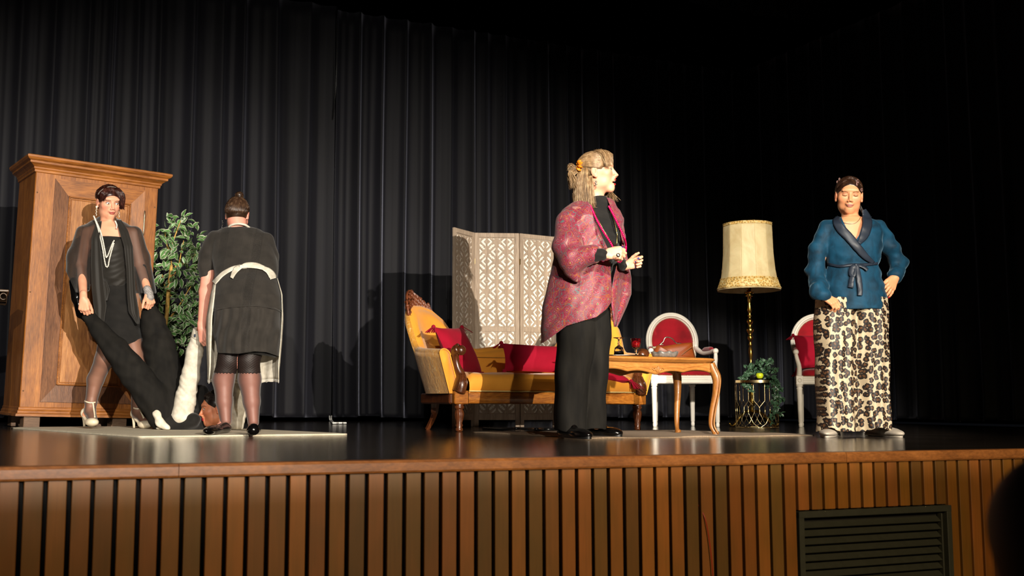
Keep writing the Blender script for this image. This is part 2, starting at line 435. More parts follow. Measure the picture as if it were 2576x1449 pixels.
for px in (2074, 2326):
    b = MB(); q = SA + S1 * tline(px, SA, S1, -.25) + S2 * (-.004) + [0, 0, -.2475]; b.ball(q, .0016, 8, 6); b.build('screw', plain('bright_steel', 'd8dcc8', .25, metal=1.), vent, off=VO)
# red cable hanging out between two slats
cb = MB(); q = [SA + S1 * tline(x, SA, S1, zz) + S2 * (-.004 - d) + [0, 0, zz] for x, zz, d in ((1765, -.20, -.03), (1771, -.25, .0), (1780, -.33, .004), (1788, -.45, .006), (1792, -.6, .006), (1792, -.98, .01))]
tag(cb.tube(spline(q, 40), .0022, 6).build('cable', plain('red_rubber', '8c1a0c', .4)), 'thin red cable hanging down between two slats of the stage front', 'cable')
# hall floor, ceiling, black walls behind the drapes
hf = MB(); hf.box((0, -2, -1.02), (30, 24, .04)); hf.build('floor_hall', plain('hall_floor_dark', '15110d', .7), smooth=False, kind='structure')
dark = plain('black_stage_wall', '020203', .95, spec=0.)
B0 = np.array([0, 11.95, 0]); CE1 = np.array([1, .42, 0]) / math.hypot(1, .42); CE2 = np.array([-CE1[1], CE1[0], 0]); CORN = np.array([3.93, 13.6, 0])
wb = MB(); c0 = CORN + CE2 * .7
wb.add([c0 + CE1 * -13, c0 + CE1 * 3, c0 + CE1 * 3 + [0, 0, 8], c0 + CE1 * -13 + [0, 0, 8]], [(0, 1, 2, 3)]); solid(wb.build('wall_back', dark, smooth=False, kind='structure'), .05)
KL = np.array([5.1, -8.0, 2.32]); KT = unit3(np.array([-1.9, 8.5, 1.0]) - KL)
def barn(dist, ptA, ptB, up, name, KL=KL, KT=KT, hh=.7, wx=.3):
    """added out-of-view barn door leaf that cuts a spotlight beam: its edge lies in the plane through the lamp, ptA and ptB"""
    ptA, ptB = np.array(ptA, float), np.array(ptB, float); dA = unit3(ptA - KL); dB = unit3(ptB - KL); a = KL + dA * dist / (dA @ KT); b = KL + dB * dist / (dB @ KT); e = b - a; a, b = a - e * wx, b + e * wx; z = np.array([0, 0, hh * up]); n = KT * .004
    V = [a, b, b + z, a + z, a + n, b + n, b + z + n, a + z + n]; mb = MB(); mb.add(V, [(0, 1, 2, 3), (7, 6, 5, 4), (0, 4, 5, 1), (1, 5, 6, 2), (2, 6, 7, 3), (3, 7, 4, 0)]); mb.build(name, dark, smooth=False, kind='structure')
barn(2.2, SA + S1 * -1.5 + [0, 0, .0], SA + S1 * 6 + [0, 0, .0], -1, 'trim_2')  # unseen plate added to keep the key beam off the slats
for _i, (_l, _t) in enumerate((((.3, -8.0, 3.3), (-2.3, 8.2, .8)), ((1.6, -5.5, 5.2), (-.9, 8.0, .6)), ((5.4, -6.5, 3.2), (2.65, 7.0, .8)))):
    _l = np.array(_l); barn(1.6, SA + S1 * (-1.5, -1.5, 2.6)[_i], SA + S1 * (4, 6, 6)[_i], -1, 'trim_%d' % (4 + _i), _l, unit3(np.array(_t) - _l), .22, .05)  # unseen plates added to keep three other spot beams off the slats
barn(.5, cpt(0) + [0, 0, 3.1], cpt(1700) + [0, 0, 3.1], 1, 'trim_3')  # unseen plate added to dim the key beam on the upper curtain
wr = MB(); c1 = CORN + CE1 * 1.2
wr.add([c1 - CE2 * 10, c1 + CE2 * 2, c1 + CE2 * 2 + [0, 0, 8], c1 - CE2 * 10 + [0, 0, 8]], [(0, 1, 2, 3)]); solid(wr.build('wall_right', dark, smooth=False, kind='structure'), .05)
ce = MB(); ce.box((0, 9, 8.1), (24, 18, .1)); ce.build('ceiling', dark, smooth=False, kind='structure')
# ------------------------------------------------------------------ stage curtains
cm = NT('dark_velvet'); cv = cm.coords((1, 1, .12)); cn = cm.noise(cv, 5, 4, .6)
cm.l(cm.ramp(cn, [(.3, lin('0c0c11')), (.7, lin('12121a'))]), cm.b.inputs['Base Color']); cm.set(rough=.7, sheen=.5, sheenr=.35, spec=.3)
cm.b.inputs['Sheen Tint'].default_value = (.75, .78, 1, 1); cm.bump(cm.noise(cm.coords((1, 1, .3)), 60, 2), .08, .004)
def curtain(name, label, A, B, z0, z1, amp, pitch, seed, nz=26, flare=0., mat=cm.m, group=None, hem=True):
    r = random.Random(seed); A = np.array(A, float); B = np.array(B, float); L = np.linalg.norm(B - A); e = (B - A) / L; nrm = np.array([e[1], -e[0], 0])
    xs = [0.]; 
    while xs[-1] < L: xs.append(xs[-1] + pitch * r.uniform(.72, 1.28))
    prm = [(r.uniform(.55, 1.25), r.uniform(.28, .5), r.uniform(-.02, .02), r.uniform(0, 6)) for _ in xs]
    cols = []
    for i in range(len(xs) - 1):
        for u in (0, .03, .06, .1, .15, .21, .3, .4, .5, .6, .7, .79, .85, .9, .94, .97): cols.append((i, u))
    Z = np.concatenate([np.linspace(z0, z0 + .18, 5), np.linspace(z0 + .18, z1, nz)[1:]]); pts = []
    for z in Z:
        row = []; h = (z - z0) / (z1 - z0)
        for (i, u) in cols:
            a0, k0, s0, p0 = prm[i]; a1 = prm[i + 1][0]; w = a0 * (1 - u) + a1 * u
            x0 = xs[i] + s0 * math.sin(3 * h + p0) * (1 - .3 * h); x1 = xs[i + 1] + prm[i + 1][2] * math.sin(3 * h + prm[i + 1][3]) * (1 - .3 * h)
            d = amp * (a0 * math.exp(-(u / (.10 + .05 * k0)) ** 1.5) + a1 * math.exp(-((1 - u) / (.13 + .05 * k0)) ** 1.5) - .35) + amp * .18 * math.sin(math.pi * u)
            d += amp * .16 * math.sin(math.pi * 2 * u + p0) * math.sin(math.pi * u) + amp * .05 * math.sin(math.pi * 6 * u + p0 * 2 + 1.5 * h) * math.sin(math.pi * u)
            d *= (1.25 - .5 * h)
            if hem and z <= z0 + .14: d += .003
            row.append(A + e * (x0 + (x1 - x0) * (u + k0 * .22 * math.sin(2 * math.pi * u) * .5)) + nrm * d + [0, 0, z + (.012 * math.sin(i * 1.7) if z < z0 + .01 else 0)])
        pts.append(row)
    mb = MB(); mb.grid(np.array(pts)); o = mb.build(name, mat); solid(o, .004)
    return tag(o, label, 'curtain', group)
def cpt(px):
    k = (px - U0) / F; x = 11.95 * k / (1 - .42 * k); return np.array([x, 11.95 + .42 * x, 0])
curtain('stage_curtain', 'long dark pleated stage curtain behind the wardrobe, left of the seam', cpt(-700), cpt(829), .05, 4.55, .11, .285, 11)
curtain('stage_curtain', 'long dark pleated stage curtain behind the folding screen, right of the seam', cpt(836) - CE2 * .03, CORN + CE1 * .05, .045, 4.5, .10, .235, 5)
SE = (CORN - CE2 * 6.2)
curtain('stage_curtain', 'black side curtain hanging along the right edge of the stage', CORN + CE1 * .02 - CE2 * .1, SE, .05, 4.5, .07, .3, 9)
bd = MB(); pts = []
for j in range(2):
    row = []
    for i in range(70):
        u = i / 69; px = 1690 + 360 * u; q = cpt(px) - CE2 * (.5 + .05 * math.sin(i * 1.1)); v = 4 + 62 * u + 5 * (i // 10 % 2); row.append(q + [0, 0, P(px, v, q[1])[2] + j * 1.2])
    pts.append(row)
bd.grid(pts); tag(solid(bd.build('border_drape', cm.m), .004), 'dark border drape hanging from the rigging above the back curtain', 'drape')
# cord looped at the curtain seam
cd = MB(); q = [cpt(826) - CE2 * .14 + [0, 0, z] for z in (4.5, 3.6)] + [P(x, y, 11.6) for x, y in ((826, 372), (821, 400), (819, 430), (822, 462), (827, 478), (829, 440), (826, 400), (828, 500), (829, 560), (831, 620), (832, 680), (835, 703), (838, 690), (835, 640))]
tag(cd.tube(spline(q, 90), .008, 6).build('pull_cord', plain('black_rope', '08080a', .35)), 'black looped pull cord hanging at the curtain seam', 'cord')
whc = plain('white_plastic', 'e8e6e0', .4)
cc_ = MB()
for dx, dz in ((0, 0), (4, .0)):
    q = [P(829 + dx * 1.2, 1046, 11.45), P(829.5 + dx, 1054, 11.4), P(832 + dx, 1059, 11.3)] + [G(836 + dx + k * 6, 1063.5 + (k % 2) * .5, .012) for k in range(6)]
    cc_.tube(spline(q, 50), .0075, 6)
tag(cc_.build('cable', whc), 'white cable lying on the floor under the curtain seam', 'cable')
tp = MB(); g = G(802, 1063, .06); tp.box(P(800, 1046.5, 11.55), (.05, .02, .012), .002); tag(tp.build('weight_tag', whc), 'small white tag hanging at the curtain hem', 'tag')
# ------------------------------------------------------------------ rugs
def rug(name, label, A, B, C, th, mat, wav=0.):
    A, B, C = [np.array(q) for q in (A, B, C)]; D = A + C - B; n = 40; pts = []
    for j in range(n + 1):
        row = []
        for i in range(n + 1):
            u, v = i / n, j / n; p = B + (A - B) * v + (C - B) * u
            z = th + wav * max(0, math.sin(u * 17 + v * 3) * math.sin(v * 9 + 1 + u * 2)) * (1 if (v < .15 or u > .9 or u < .05) else .3)
            e = 0 if 0 < i < n and 0 < j < n else -th * .3; row.append(p + [0, 0, z + e])
        pts.append(row)
    G_ = np.array(pts); mb = MB(); mb.grid(G_)
    loop = [G_[0, i] for i in range(n + 1)] + [G_[j, n] for j in range(1, n + 1)] + [G_[n, i] for i in range(n - 1, -1, -1)] + [G_[j, 0] for j in range(n - 1, 0, -1)]
    low = [q * [1, 1, 0] + [0, 0, .0005] for q in loop]; m = len(loop)
    mb.add(loop + low, [(k, k + m, (k + 1) % m + m, (k + 1) % m) for k in range(m)])
    return tag(mb.build(name, mat, smooth=True), label, 'rug')
rm = NT('cream_carpet'); rv = rm.noise(rm.coords(), 160, 4, .7); r2 = rm.noise(rm.coords((2, 9, 1)), 2, 4)
rm.l(rm.mix(.5, rm.ramp(rv, [(.3, lin('a89c86')), (.7, lin('e8dec8'))]), rm.ramp(r2, [(.3, lin('b0a48c')), (.7, lin('dcd1b9'))])), rm.b.inputs['Base Color']); rm.set(rough=.95); rm.bump(rv, .6, .004)
rug('rug', 'pale cream flat rug under the lying man and the maid', G(28, 1078), G(355, 1101), G(873, 1094), .012, rm.m)
rm2 = plain('brown_jute', '7d6a55', .95, .25, 90, .5)
rug('rug', 'thin brown rug under the sofa and the coffee table', G(1188, 1088), G(1478, 1104), G(2048, 1096), .006, rm2, .006)
# ------------------------------------------------------------------ wardrobe
wd = wood('old_oak', '5c3212', '96581f', 'bd7a36', (1, 1, 9), .42, 2.0, .12, .15)
wd2 = wood('worn_oak_grey', '44291a', '6d4327', '946440', (1, 1, 9), .45, 3., .2, .1)
wdh = wood('oak_cross_grain', '5c3212', '9c5c22', 'c5813c', (9, 1, 1), .38, 2., .12, .2)
WL = P(46, 1047, 8.12); WL[2] = 0
wroot = thing('wardrobe', 'tall antique oak wardrobe with a moulded cornice and one panelled door', 'wardrobe', WL, rz=math.atan2(.552, .834))
wroot.rotation_mode = 'ZYX'; wroot.rotation_euler = (0, math.radians(1.5), math.atan2(.552, .834))
WW, WD = .965, .56
b = MB(); b.box((WW / 2, WD / 2, 1.04), (WW, WD, 1.9), .006); b.build('body', wd, wroot, smooth=False)
for k, (x, y) in enumerate(((.1, .07), (WW - .2, .07), (.1, WD - .07), (WW - .2, WD - .07))):
    b = MB(); b.box((x, y, .045), (.12, .12, .09), .004); b.build('foot', wood('foot_oak', '4a3524', '6b4f39', '876a50', (9, 1, 1), .6) if k == 0 else bpy.data.materials['foot_oak'], wroot, smooth=False)
def mould(prof, x0, x1, d, corner=True):
    """profile (out,z) around front and both sides"""
    V = []; n = len(prof)
    for (px, py, ox, oy) in ((x0, d, -1, 0), (x0, 0, -1, -1), (x1, 0, 1, -1), (x1, d, 1, 0)):
        for (o, z) in prof: V.append((px + ox * o, py + oy * o, z))
    Fc = []
    for s_ in range(3):
        for k in range(n - 1): Fc.append((s_ * n + k, (s_ + 1) * n + k, (s_ + 1) * n + k + 1, s_ * n + k + 1))
    Fc.append((n - 1, 2 * n - 1, 3 * n - 1, 4 * n - 1)); Fc.append((3 * n, 2 * n, n, 0)); return V, Fc
b = MB(); b.add(*mould([(.0, 1.955), (.012, 1.96), (.012, 1.975), (.02, 1.985), (.02, 1.995), (.038, 2.01), (.058, 2.02), (.058, 2.035), (.075, 2.045), (.085, 2.058), (.085, 2.072), (.075, 2.078)], 0, WW, WD)); b.build('cornice', wdh, wroot, smooth=False)
b = MB(); b.add(*mould([(.0, .16), (.006, .155), (.006, .14), (.014, .13), (.014, .115), (.028, .108), (.03, .09), (.0, .09)][::-1], 0, WW, WD)); b.build('plinth_moulding', wdh, wroot, smooth=False)
dr = MB(); X0, X1, Z0, Z1 = .145, .855, .2, 1.925; xi0, xi1, zi0, zi1 = .255, .745, .33, 1.80
o_ = [(X0, Z0), (X1, Z0), (X1, Z1), (X0, Z1)]; i_ = [(xi0, zi0), (xi1, zi0), (xi1, zi1), (xi0, zi1)]
door = MB(); 
for k in range(4):
    k2 = (k + 1) % 4; q = [(*o_[k], -.014), (*o_[k2], -.014), (*i_[k2], -.004), (*i_[k], -.004)]; V = [(x, y, z) for (x, z, y) in q]
    door2 = MB(); door2.add(V + [(x, .002, z) for (x, y, z) in V], [(0, 1, 2, 3), (0, 4, 5, 1), (3, 2, 6, 7), (1, 5, 6, 2), (0, 3, 7, 4)])
    if k == 0: droot = door2.build('door', wd2, wroot, smooth=False)
    else: door2.build('door_rail' if k == 2 else 'door_stile', wdh if k == 2 else (wd2 if k == 3 else wd), droot, smooth=False)
b = MB()
for (x0, x1, z0, z1) in ((xi0, xi1, zi0, zi0 + .012), (xi0, xi1, zi1 - .012, zi1), (xi0, xi0 + .012, zi0, zi1), (xi1 - .012, xi1, zi0, zi1)):
    b.box(((x0 + x1) / 2, -.012, (z0 + z1) / 2), (x1 - x0, .022, z1 - z0), .004)
for (x0, x1, z0, z1) in ((xi0 + .02, xi1 - .02, zi0 + .02, zi0 + .026), (xi0 + .02, xi1 - .02, zi1 - .026, zi1 - .02), (xi0 + .02, xi0 + .026, zi0 + .02, zi1 - .02), (xi1 - .026, xi1 - .02, zi0 + .02, zi1 - .02)):
    b.box(((x0 + x1) / 2, -.006, (z0 + z1) / 2), (x1 - x0, .012, z1 - z0), .002)
b.build('door_moulding', wdh, droot, smooth=False)
b = MB(); b.box(((xi0 + xi1) / 2, 0, (zi0 + zi1) / 2), (xi1 - xi0, .006, zi1 - zi0)); b.build('door_panel', wood('panel_oak', '6b3c1b', 'a5672d', 'c98e52', (1, 1, 8), .45, 1.7, .2), droot, smooth=False)
b = MB(); b.tube([(X1 + .004, -.016, z) for z in (1.56, 1.565, 1.6, 1.72, 1.755, 1.76)], [.003, .006, .007, .007, .006, .002], 8); b.build('hinge', plain('worn_steel', '9a8a72', .35, metal=.9), wroot)
for z in (.28, 1.03, 1.8):
    for (x, y) in ((.02, -.001), (WW - .02, -.001)): b = MB(); b.ball((x, y, z), .006, 8, 6); b.build('nail', bpy.data.materials['foot_oak'], wroot)
# carved console at the left frame edge
cr = P(22, 744, 7.55); ct = thing('console_table', 'dark carved wooden console table at the far left edge', 'table', (cr[0], 7.55, 0), rz=.397)
dw = wood('dark_carved_wood', '1a120b', '3a2a1c', '6d5740', (8, 1, 1), .4, 4, .5)
zt, zb = P(10, 729, 7.55)[2], P(10, 760, 7.55)[2]
b = MB(); b.box((-.45, .18, zt - .008), (.9, .38, .018), .005); b.build('tabletop', dw, ct, smooth=False)
b = MB(); b.box((-.45, .18, (zt + zb) / 2 - .004), (.88, .34, zt - zb - .018), .004)
for k in range(14): b.tube([(-.035 - k * .06 + .022 * math.cos(a), .006, (zt + zb) / 2 - .004 + .022 * math.sin(a)) for a in np.linspace(0, 5.5, 12)], .005, 5)
b.build('carved_apron', dw, ct)
for (x, y) in ((-.84, .04), (-.84, .32), (-.13, .04), (-.13, .32)):
    b = MB(); b.lathe([(.03, 0), (.034, .03), (.02, .06), (.028, .3), (.035, .5), (.02, .62), (.032, zb)], (x, y, 0), 14); b.build('leg', dw, ct)
b = MB(); b.box((-.46, .18, P(5, 1012, 7.55)[2]), (.82, .3, .07), .006); b.build('lower_shelf', dw, ct, smooth=False)
# ------------------------------------------------------------------ artificial ficus
PY = 9.05
pl = thing('potted_ficus', 'artificial ficus tree with cream edged leaves beside the wardrobe', 'plant', G(424, 1072))
PO = np.array(pl.location); PO[1] = PY; PO[0] = P(424, 1060, PY)[0]; pl.location = PO.tolist()
b = MB(); b.lathe([(.09, 0), (.115, .2), (.122, .22), (.115, .225), (.1, .2)], (0, 0, 0), 24); b.build('pot', plain('black_pot', '151210', .5), pl)
b = MB(); b.lathe([(.1, .19), (.05, .205), (.001, .21)], (0, 0, 0), 24, cap=False); b.build('soil', plain('dark_soil', '1d1510', .9), pl)
bark = plain('tan_bark', 'c39a4c', .6, .35, 40, .5)
def WP(px, py, dy=0.): return P(px, py, PY + dy) - PO
tr = MB(); tp_ = [(0, 0, .19), WP(417, 880), WP(428, 800, .02), WP(432, 740, -.02), WP(437, 700), WP(440, 672)]
tp_ = [tp_[0]] + [q + np.array([0, -.12, 0]) for q in tp_[1:]]; tr.tube(spline(tp_, 40), np.linspace(.021, .013, 40), 10)
ends = []
for pts in ([WP(437, 700), WP(432, 670), WP(430, 640, .03)], [WP(438, 690), WP(449, 670), WP(455, 640, -.04), WP(462, 605, -.05)], [WP(430, 640, .03), WP(435, 610), WP(447, 575), WP(456, 552)], [WP(428, 800, .02), WP(450, 770, -.1), WP(465, 745, -.12), WP(480, 720, -.1)], [WP(417, 860), WP(440, 840, .1), WP(462, 825, .08)],
            [WP(431, 745), WP(415, 720, .05), WP(408, 690, .05)], [WP(440, 672), WP(470, 660, .05), WP(492, 640, .04)], [WP(430, 640), WP(418, 610), WP(415, 580)]):
    tr.tube(spline(pts, 14), np.linspace(.009, .003, 14), 6); ends.append(np.array(pts))
tr.build('trunk', bark, pl)
lm = colmat('variegated_leaves', .38, spec=.5)
def leaf(mb, c, d, n, L, w, green, cream, curl=.15):
    d = d / np.linalg.norm(d); n = n - d * (n @ d); n /= np.linalg.norm(n) + 1e-9; s = np.cross(d, n); V = []; C = []
    prof = [(0, .02), (.18, .55), (.42, 1.), (.68, .78), (.88, .35), (1., .02)]
    for (t, k) in prof:
        for q in (-1, -.6, 0, .6, 1):
            z = -curl * t * t * L + abs(q) * k * w * .35; V.append(c + d * t * L + s * q * k * w + n * z); C.append(cream if abs(q) == 1 or t in (1.,) else (green if abs(q) < .1 else np.array(green) * 1.25))
    Fc = [(i * 5 + j, i * 5 + j + 1, (i + 1) * 5 + j + 1, (i + 1) * 5 + j) for i in range(5) for j in range(4)]
    mb.add(V, Fc, np.array(C))
fo = MB(); r = np.random.default_rng(4)
clus = [(430, 600, 20, .0, 34), (455, 560, 13, 0, 20), (410, 625, 13, .0, 26), (480, 605, 20, .05, 40), (500, 640, 14, .0, 26), (450, 640, 20, -.05, 36), (415, 690, 12, 0, 20), (460, 690, 25, -.05, 50), (495, 700, 15, 0, 34),
        (410, 735, 10, 0, 22), (450, 750, 26, -.08, 50), (485, 760, 14, 0, 34), (420, 800, 18, 0, 34), (465, 805, 22, -.05, 46), (490, 830, 12, .0, 22), (435, 845, 20, -.05, 36), (470, 850, 16, 0, 26), (458, 875, 9, -.03, 10), (405, 575, 7, 0, 10), (415, 850, 12, 0, 20), (455, 552, 6, 0, 8)]
for (px, py, rad, dy, n) in clus:
    c = WP(px, py, dy + .04)
    for _ in range(n):
        o = r.normal(size=3) * [rad / 308 * .8, .10, rad / 308 * .8]; p = c + o
        d = o * [1, .4, 1] * 2 / (rad / 308) + r.normal(size=3) * .8 + [0, -.3, -.75]; L = r.uniform(.065, .095); g = np.array(lin('4f7446')) * r.uniform(.6, 1.4)
        leaf(fo, p, d, r.normal(size=3) * .6 + [.3, -1.0, .6], L, L * .22, g * [1, 1.1, .8], np.array(lin('f0eed4')) * r.uniform(.6, 1.), r.uniform(.05, .3))
for (x, y, tx, ty) in ((456, 560, 463, 541), (456, 562, 467, 551), (452, 575, 440, 562)):
    a = WP(x, y); leaf(fo, a, WP(tx, ty) - a, np.array([.3, -1, .3]), .075, .016, np.array(lin('4a6b40')), np.array(lin('dfe0c4')))
fo.build('foliage', lm, pl)
# ================================================================== SOFA
so = G(1155, 1086); _k = (1601 - U0) / F; SL = (so[0] - _k * so[1]) / (_k * .387 - .922); se = S1 * SL
sofa = thing('sofa', 'yellow upholstered settee with high curved ends, carved walnut crests and turned legs', 'sofa', so, rz=math.atan2(se[1], se[0]))
yel = NT('yellow_upholstery'); yv = yel.noise(yel.coords(), 6, 3); yf = yel.noise(yel.coords(), 220, 2)
yel.l(yel.ramp(yv, [(.3, lin('d68a1c')), (.7, lin('e69828'))]), yel.b.inputs['Base Color']); yel.set(rough=.8, sheen=.25); yel.bump(yf, .2, .002)
emb = NT('embroidered_yellow'); ev = emb.n('ShaderNodeTexVoronoi', Scale=38., feature='DISTANCE_TO_EDGE'); en = emb.noise(emb.coords((1, 1, .6)), 14, 4, .7); emb.l(emb.coords((1, 1, .6)), ev.inputs['Vector'])
er = emb.ramp(emb.mix(.5, emb.ramp(ev.outputs['Distance'], [(.0, (1, 1, 1)), (.045, (0, 0, 0))]), emb.ramp(en, [(.5, (0, 0, 0)), (.62, (1, 1, 1))]), 'MULTIPLY'), [(.3, (0, 0, 0)), (.6, (1, 1, 1))])
emb.l(emb.mix(er, lin('b67c1c'), lin('d9c087')), emb.b.inputs['Base Color']); emb.set(rough=.7, sheen=.2); emb.bump(en, .9, .008)
wal = wood('carved_walnut', '2a1208', '4e2712', '74401f', (1, 1, 6), .3, 3, .25, .4)
walr = wood('burr_walnut_rail', '4a220c', '8f5218', 'b9772c', (5, 1, 1), .3, 2.2, .15, .5)
def shell_path(t):
    """plan path of the back: t in 0..1, left arm front -> back -> right arm front; returns xy, outward normal"""
    pts = [(-.035, .0), (-.06, .2), (-.05, .38), (.02, .52), (.16, .595), (.42, .62), (SL / 2, .625)]
    pts = pts + [(SL - x, y) for x, y in pts[:-1][::-1]]
    return pts
SPT = spline(np.array([(x, y, 0) for x, y in shell_path(0)]), 121)
tg = np.gradient(SPT, axis=0); tg /= np.linalg.norm(tg, axis=1)[:, None]; SNM = np.stack([-tg[:, 1], tg[:, 0], tg[:, 2]], 1); SNM = -SNM if SNM[0, 0] > 0 else SNM
cum = np.concatenate([[0], np.cumsum(np.linalg.norm(np.diff(SPT, axis=0), axis=1))]); cum /= cum[-1]
HP = [(0, .585), (.10, .60), (.145, .615), (.16, .66), (.18, .82), (.2, .92), (.22, .955), (.24, .96), (.262, .94), (.29, .86), (.315, .74), (.34, .665), (.385, .63), (.44, .65), (.5, .675)]
HP = HP + [(1 - a, b) for a, b in HP[:-1][::-1]]
def shell(i, z, out):
    h = interp(cum[i], HP); k = .30 * (1 - smoothmid(cum[i])) + .10 * smoothmid(cum[i])
    return SPT[i] + SNM[i] * (out + k * max(0, z - .26)) + [0, 0, z]
def smoothmid(t): return float(np.clip(1 - abs(t - .5) / .25, 0, 1))
TH = .085
inner = []; outer = []; top = []
for i in range(121):
    h = float(interp(cum[i], HP)); ri = []; ro = []
    zs = np.linspace(.27, h - .04, 12)
    for z in zs:
        pf = .018 * math.sin(math.pi * (z - .27) / (h - .3)); ri.append(shell(i, z, -TH * .55 - pf)); ro.append(shell(i, z, TH * .45 + .004))
    cap_ = [shell(i, h - .04 + .04 * math.sin(a), -TH * .05 - TH * .5 * math.cos(a)) for a in np.linspace(0, math.pi, 9)]
    inner.append(ri + cap_[:5]); outer.append(cap_[4:] + ro[::-1])
b = MB(); b.grid(np.array(inner)); bk = b.build('backrest', yel.m, sofa)
b = MB(); b.grid(np.array(outer)); b.build('outer_back', emb.m, sofa)
# end faces of the arms (piping) and carved wooden arm fronts
for sgn, i0 in ((-1, 0), (1, 120)):
    b = MB(); q = [shell(i0, z, -TH * .5) for z in np.linspace(.27, .54, 8)] + [shell(i0, .545 + .04 * math.sin(a), -TH * .05 - TH * .5 * math.cos(a)) for a in np.linspace(0, math.pi, 9)] + [shell(i0, z, TH * .45) for z in np.linspace(.54, .27, 8)]
    b.tube([p + [0, -.004, 0] for p in q], .006, 6); b.build('piping', yel.m, sofa)
    X0 = 0.0 if sgn < 0 else SL
    b = MB(); b.add([p + [0, .001, 0] for p in q], [tuple(range(len(q)))]); solid(b.build('arm_end_panel', yel.m, sofa), .003)
    b = MB(); s_ = sgn
    pl_ = [(X0 + .012 * s_, -.018, .285), (X0 + .0, -.03, .34), (X0 - .005 * s_, -.01, .40), (X0 + .02 * s_, .0, .46), (X0 + .035 * s_, -.005, .53), (X0 + .045 * s_, -.03, .575), (X0 + .03 * s_, -.055, .59)]
    b.tube(spline(pl_, 30), np.interp(np.linspace(0, 1, 30), [0, .15, .35, .6, .8, 1], [.048, .046, .035, .026, .03, .036]), 14, flat=1.25, up=(0, 1, 0))
    b.ball((X0 + .015 * s_, -.066, .575), (.036, .03, .036), 14, 10)
    for k in range(5):
        a0 = -.5 + k * .25; b.tube(spline([(X0 + .012 * s_ + a0 * .06, -.062, .30), (X0 + a0 * .055, -.075, .35), (X0 + a0 * .03, -.05, .41)], 12), np.array([.007] * 8 + [.005] * 4), 6)
    b.build('arm_front', wal, sofa)
    b = MB(); b.box((X0, .0, .243), (.11, .09, .095), .006); b.build('corner_block', walr, sofa, smooth=False)
    b = MB(); prof = [(.018, 0), (.026, .008), (.027, .022), (.02, .03), (.028, .045), (.022, .06), (.034, .105), (.037, .125), (.03, .15), (.024, .158), (.036, .168), (.036, .18), (.028, .186), (.04, .196)]
    b.lathe(prof, (X0, .0, 0), 28, flute=(10, .22, .055, .152)); b.build('leg', wal, sofa)
    b = MB(); b.tube(spline([(X0 - .07 * s_ + .02 * s_, .56, .2), (X0 - .04 * s_, .57, .1), (X0 + .0 * s_, .6, .0)], 10), np.linspace(.034, .022, 10), 4, flat=.8); b.build('leg', wal, sofa, smooth=False)
b = MB(); n = 40; pts = []
for j, (z, o) in enumerate(((.20, 0), (.20, .012), (.207, .016), (.27, .016), (.285, .01), (.29, 0))):
    pts.append([(x, -.035 - o - .02 * math.sin(math.pi * x / SL), z) for x in np.linspace(.05, SL - .05, n)])
b.grid(np.array(pts)[:, ::-1]); b.box((SL / 2, .28, .24), (SL - .02, .62, .085), .01)
b.build('rail', walr, sofa)
for _x in (-.045, SL + .045): b = MB(); b.box((_x, .29, .235), (.05, .55, .08), .01); b.build('side_rail', wal, sofa, smooth=False)
# seat cushion
pts = []; nx, ny = 48, 26
for j in range(ny):
    v = j / (ny - 1); row = []
    for i in range(nx):
        u = i / (nx - 1); x = .052 + (SL - .104) * u
        if v < .35:
            a = v / .35; prof_ = [(-.042, .285), (-.058, .31), (-.066, .35), (-.058, .385), (-.03, .408), (.02, .42)]; k = a * 5; y = float(np.interp(k, range(6), [p[0] for p in prof_])); z = float(np.interp(k, range(6), [p[1] for p in prof_]))
            y -= .02 * math.sin(math.pi * u)
        else: a = (v - .35) / .65; y = .02 + .56 * a; z = .42 + .018 * math.sin(math.pi * a) - .02 * a
        e = min(u, 1 - u); z -= .03 * max(0, 1 - e / .02) ** 2; z += .004 * math.sin(u * 22 + v * 3)
        row.append((x, y, z))
    pts.append(row)
b = MB(); b.grid(np.array(pts)); b.build('seat_cushion', yel.m, sofa)
b = MB(); b.tube([(x, -.058 - .02 * math.sin(math.pi * x / SL), .288) for x in np.linspace(.05, SL - .05, 40)], .005, 6); b.build('piping', plain('cream_piping', 'c9ad6e', .7), sofa)
b = MB(); b.tube([shell(i, .56, -TH * .55 - .016) for i in range(40, 82)], .003, 5); b.build('back_seam', plain('gold_seam', 'a5782a', .7), sofa)
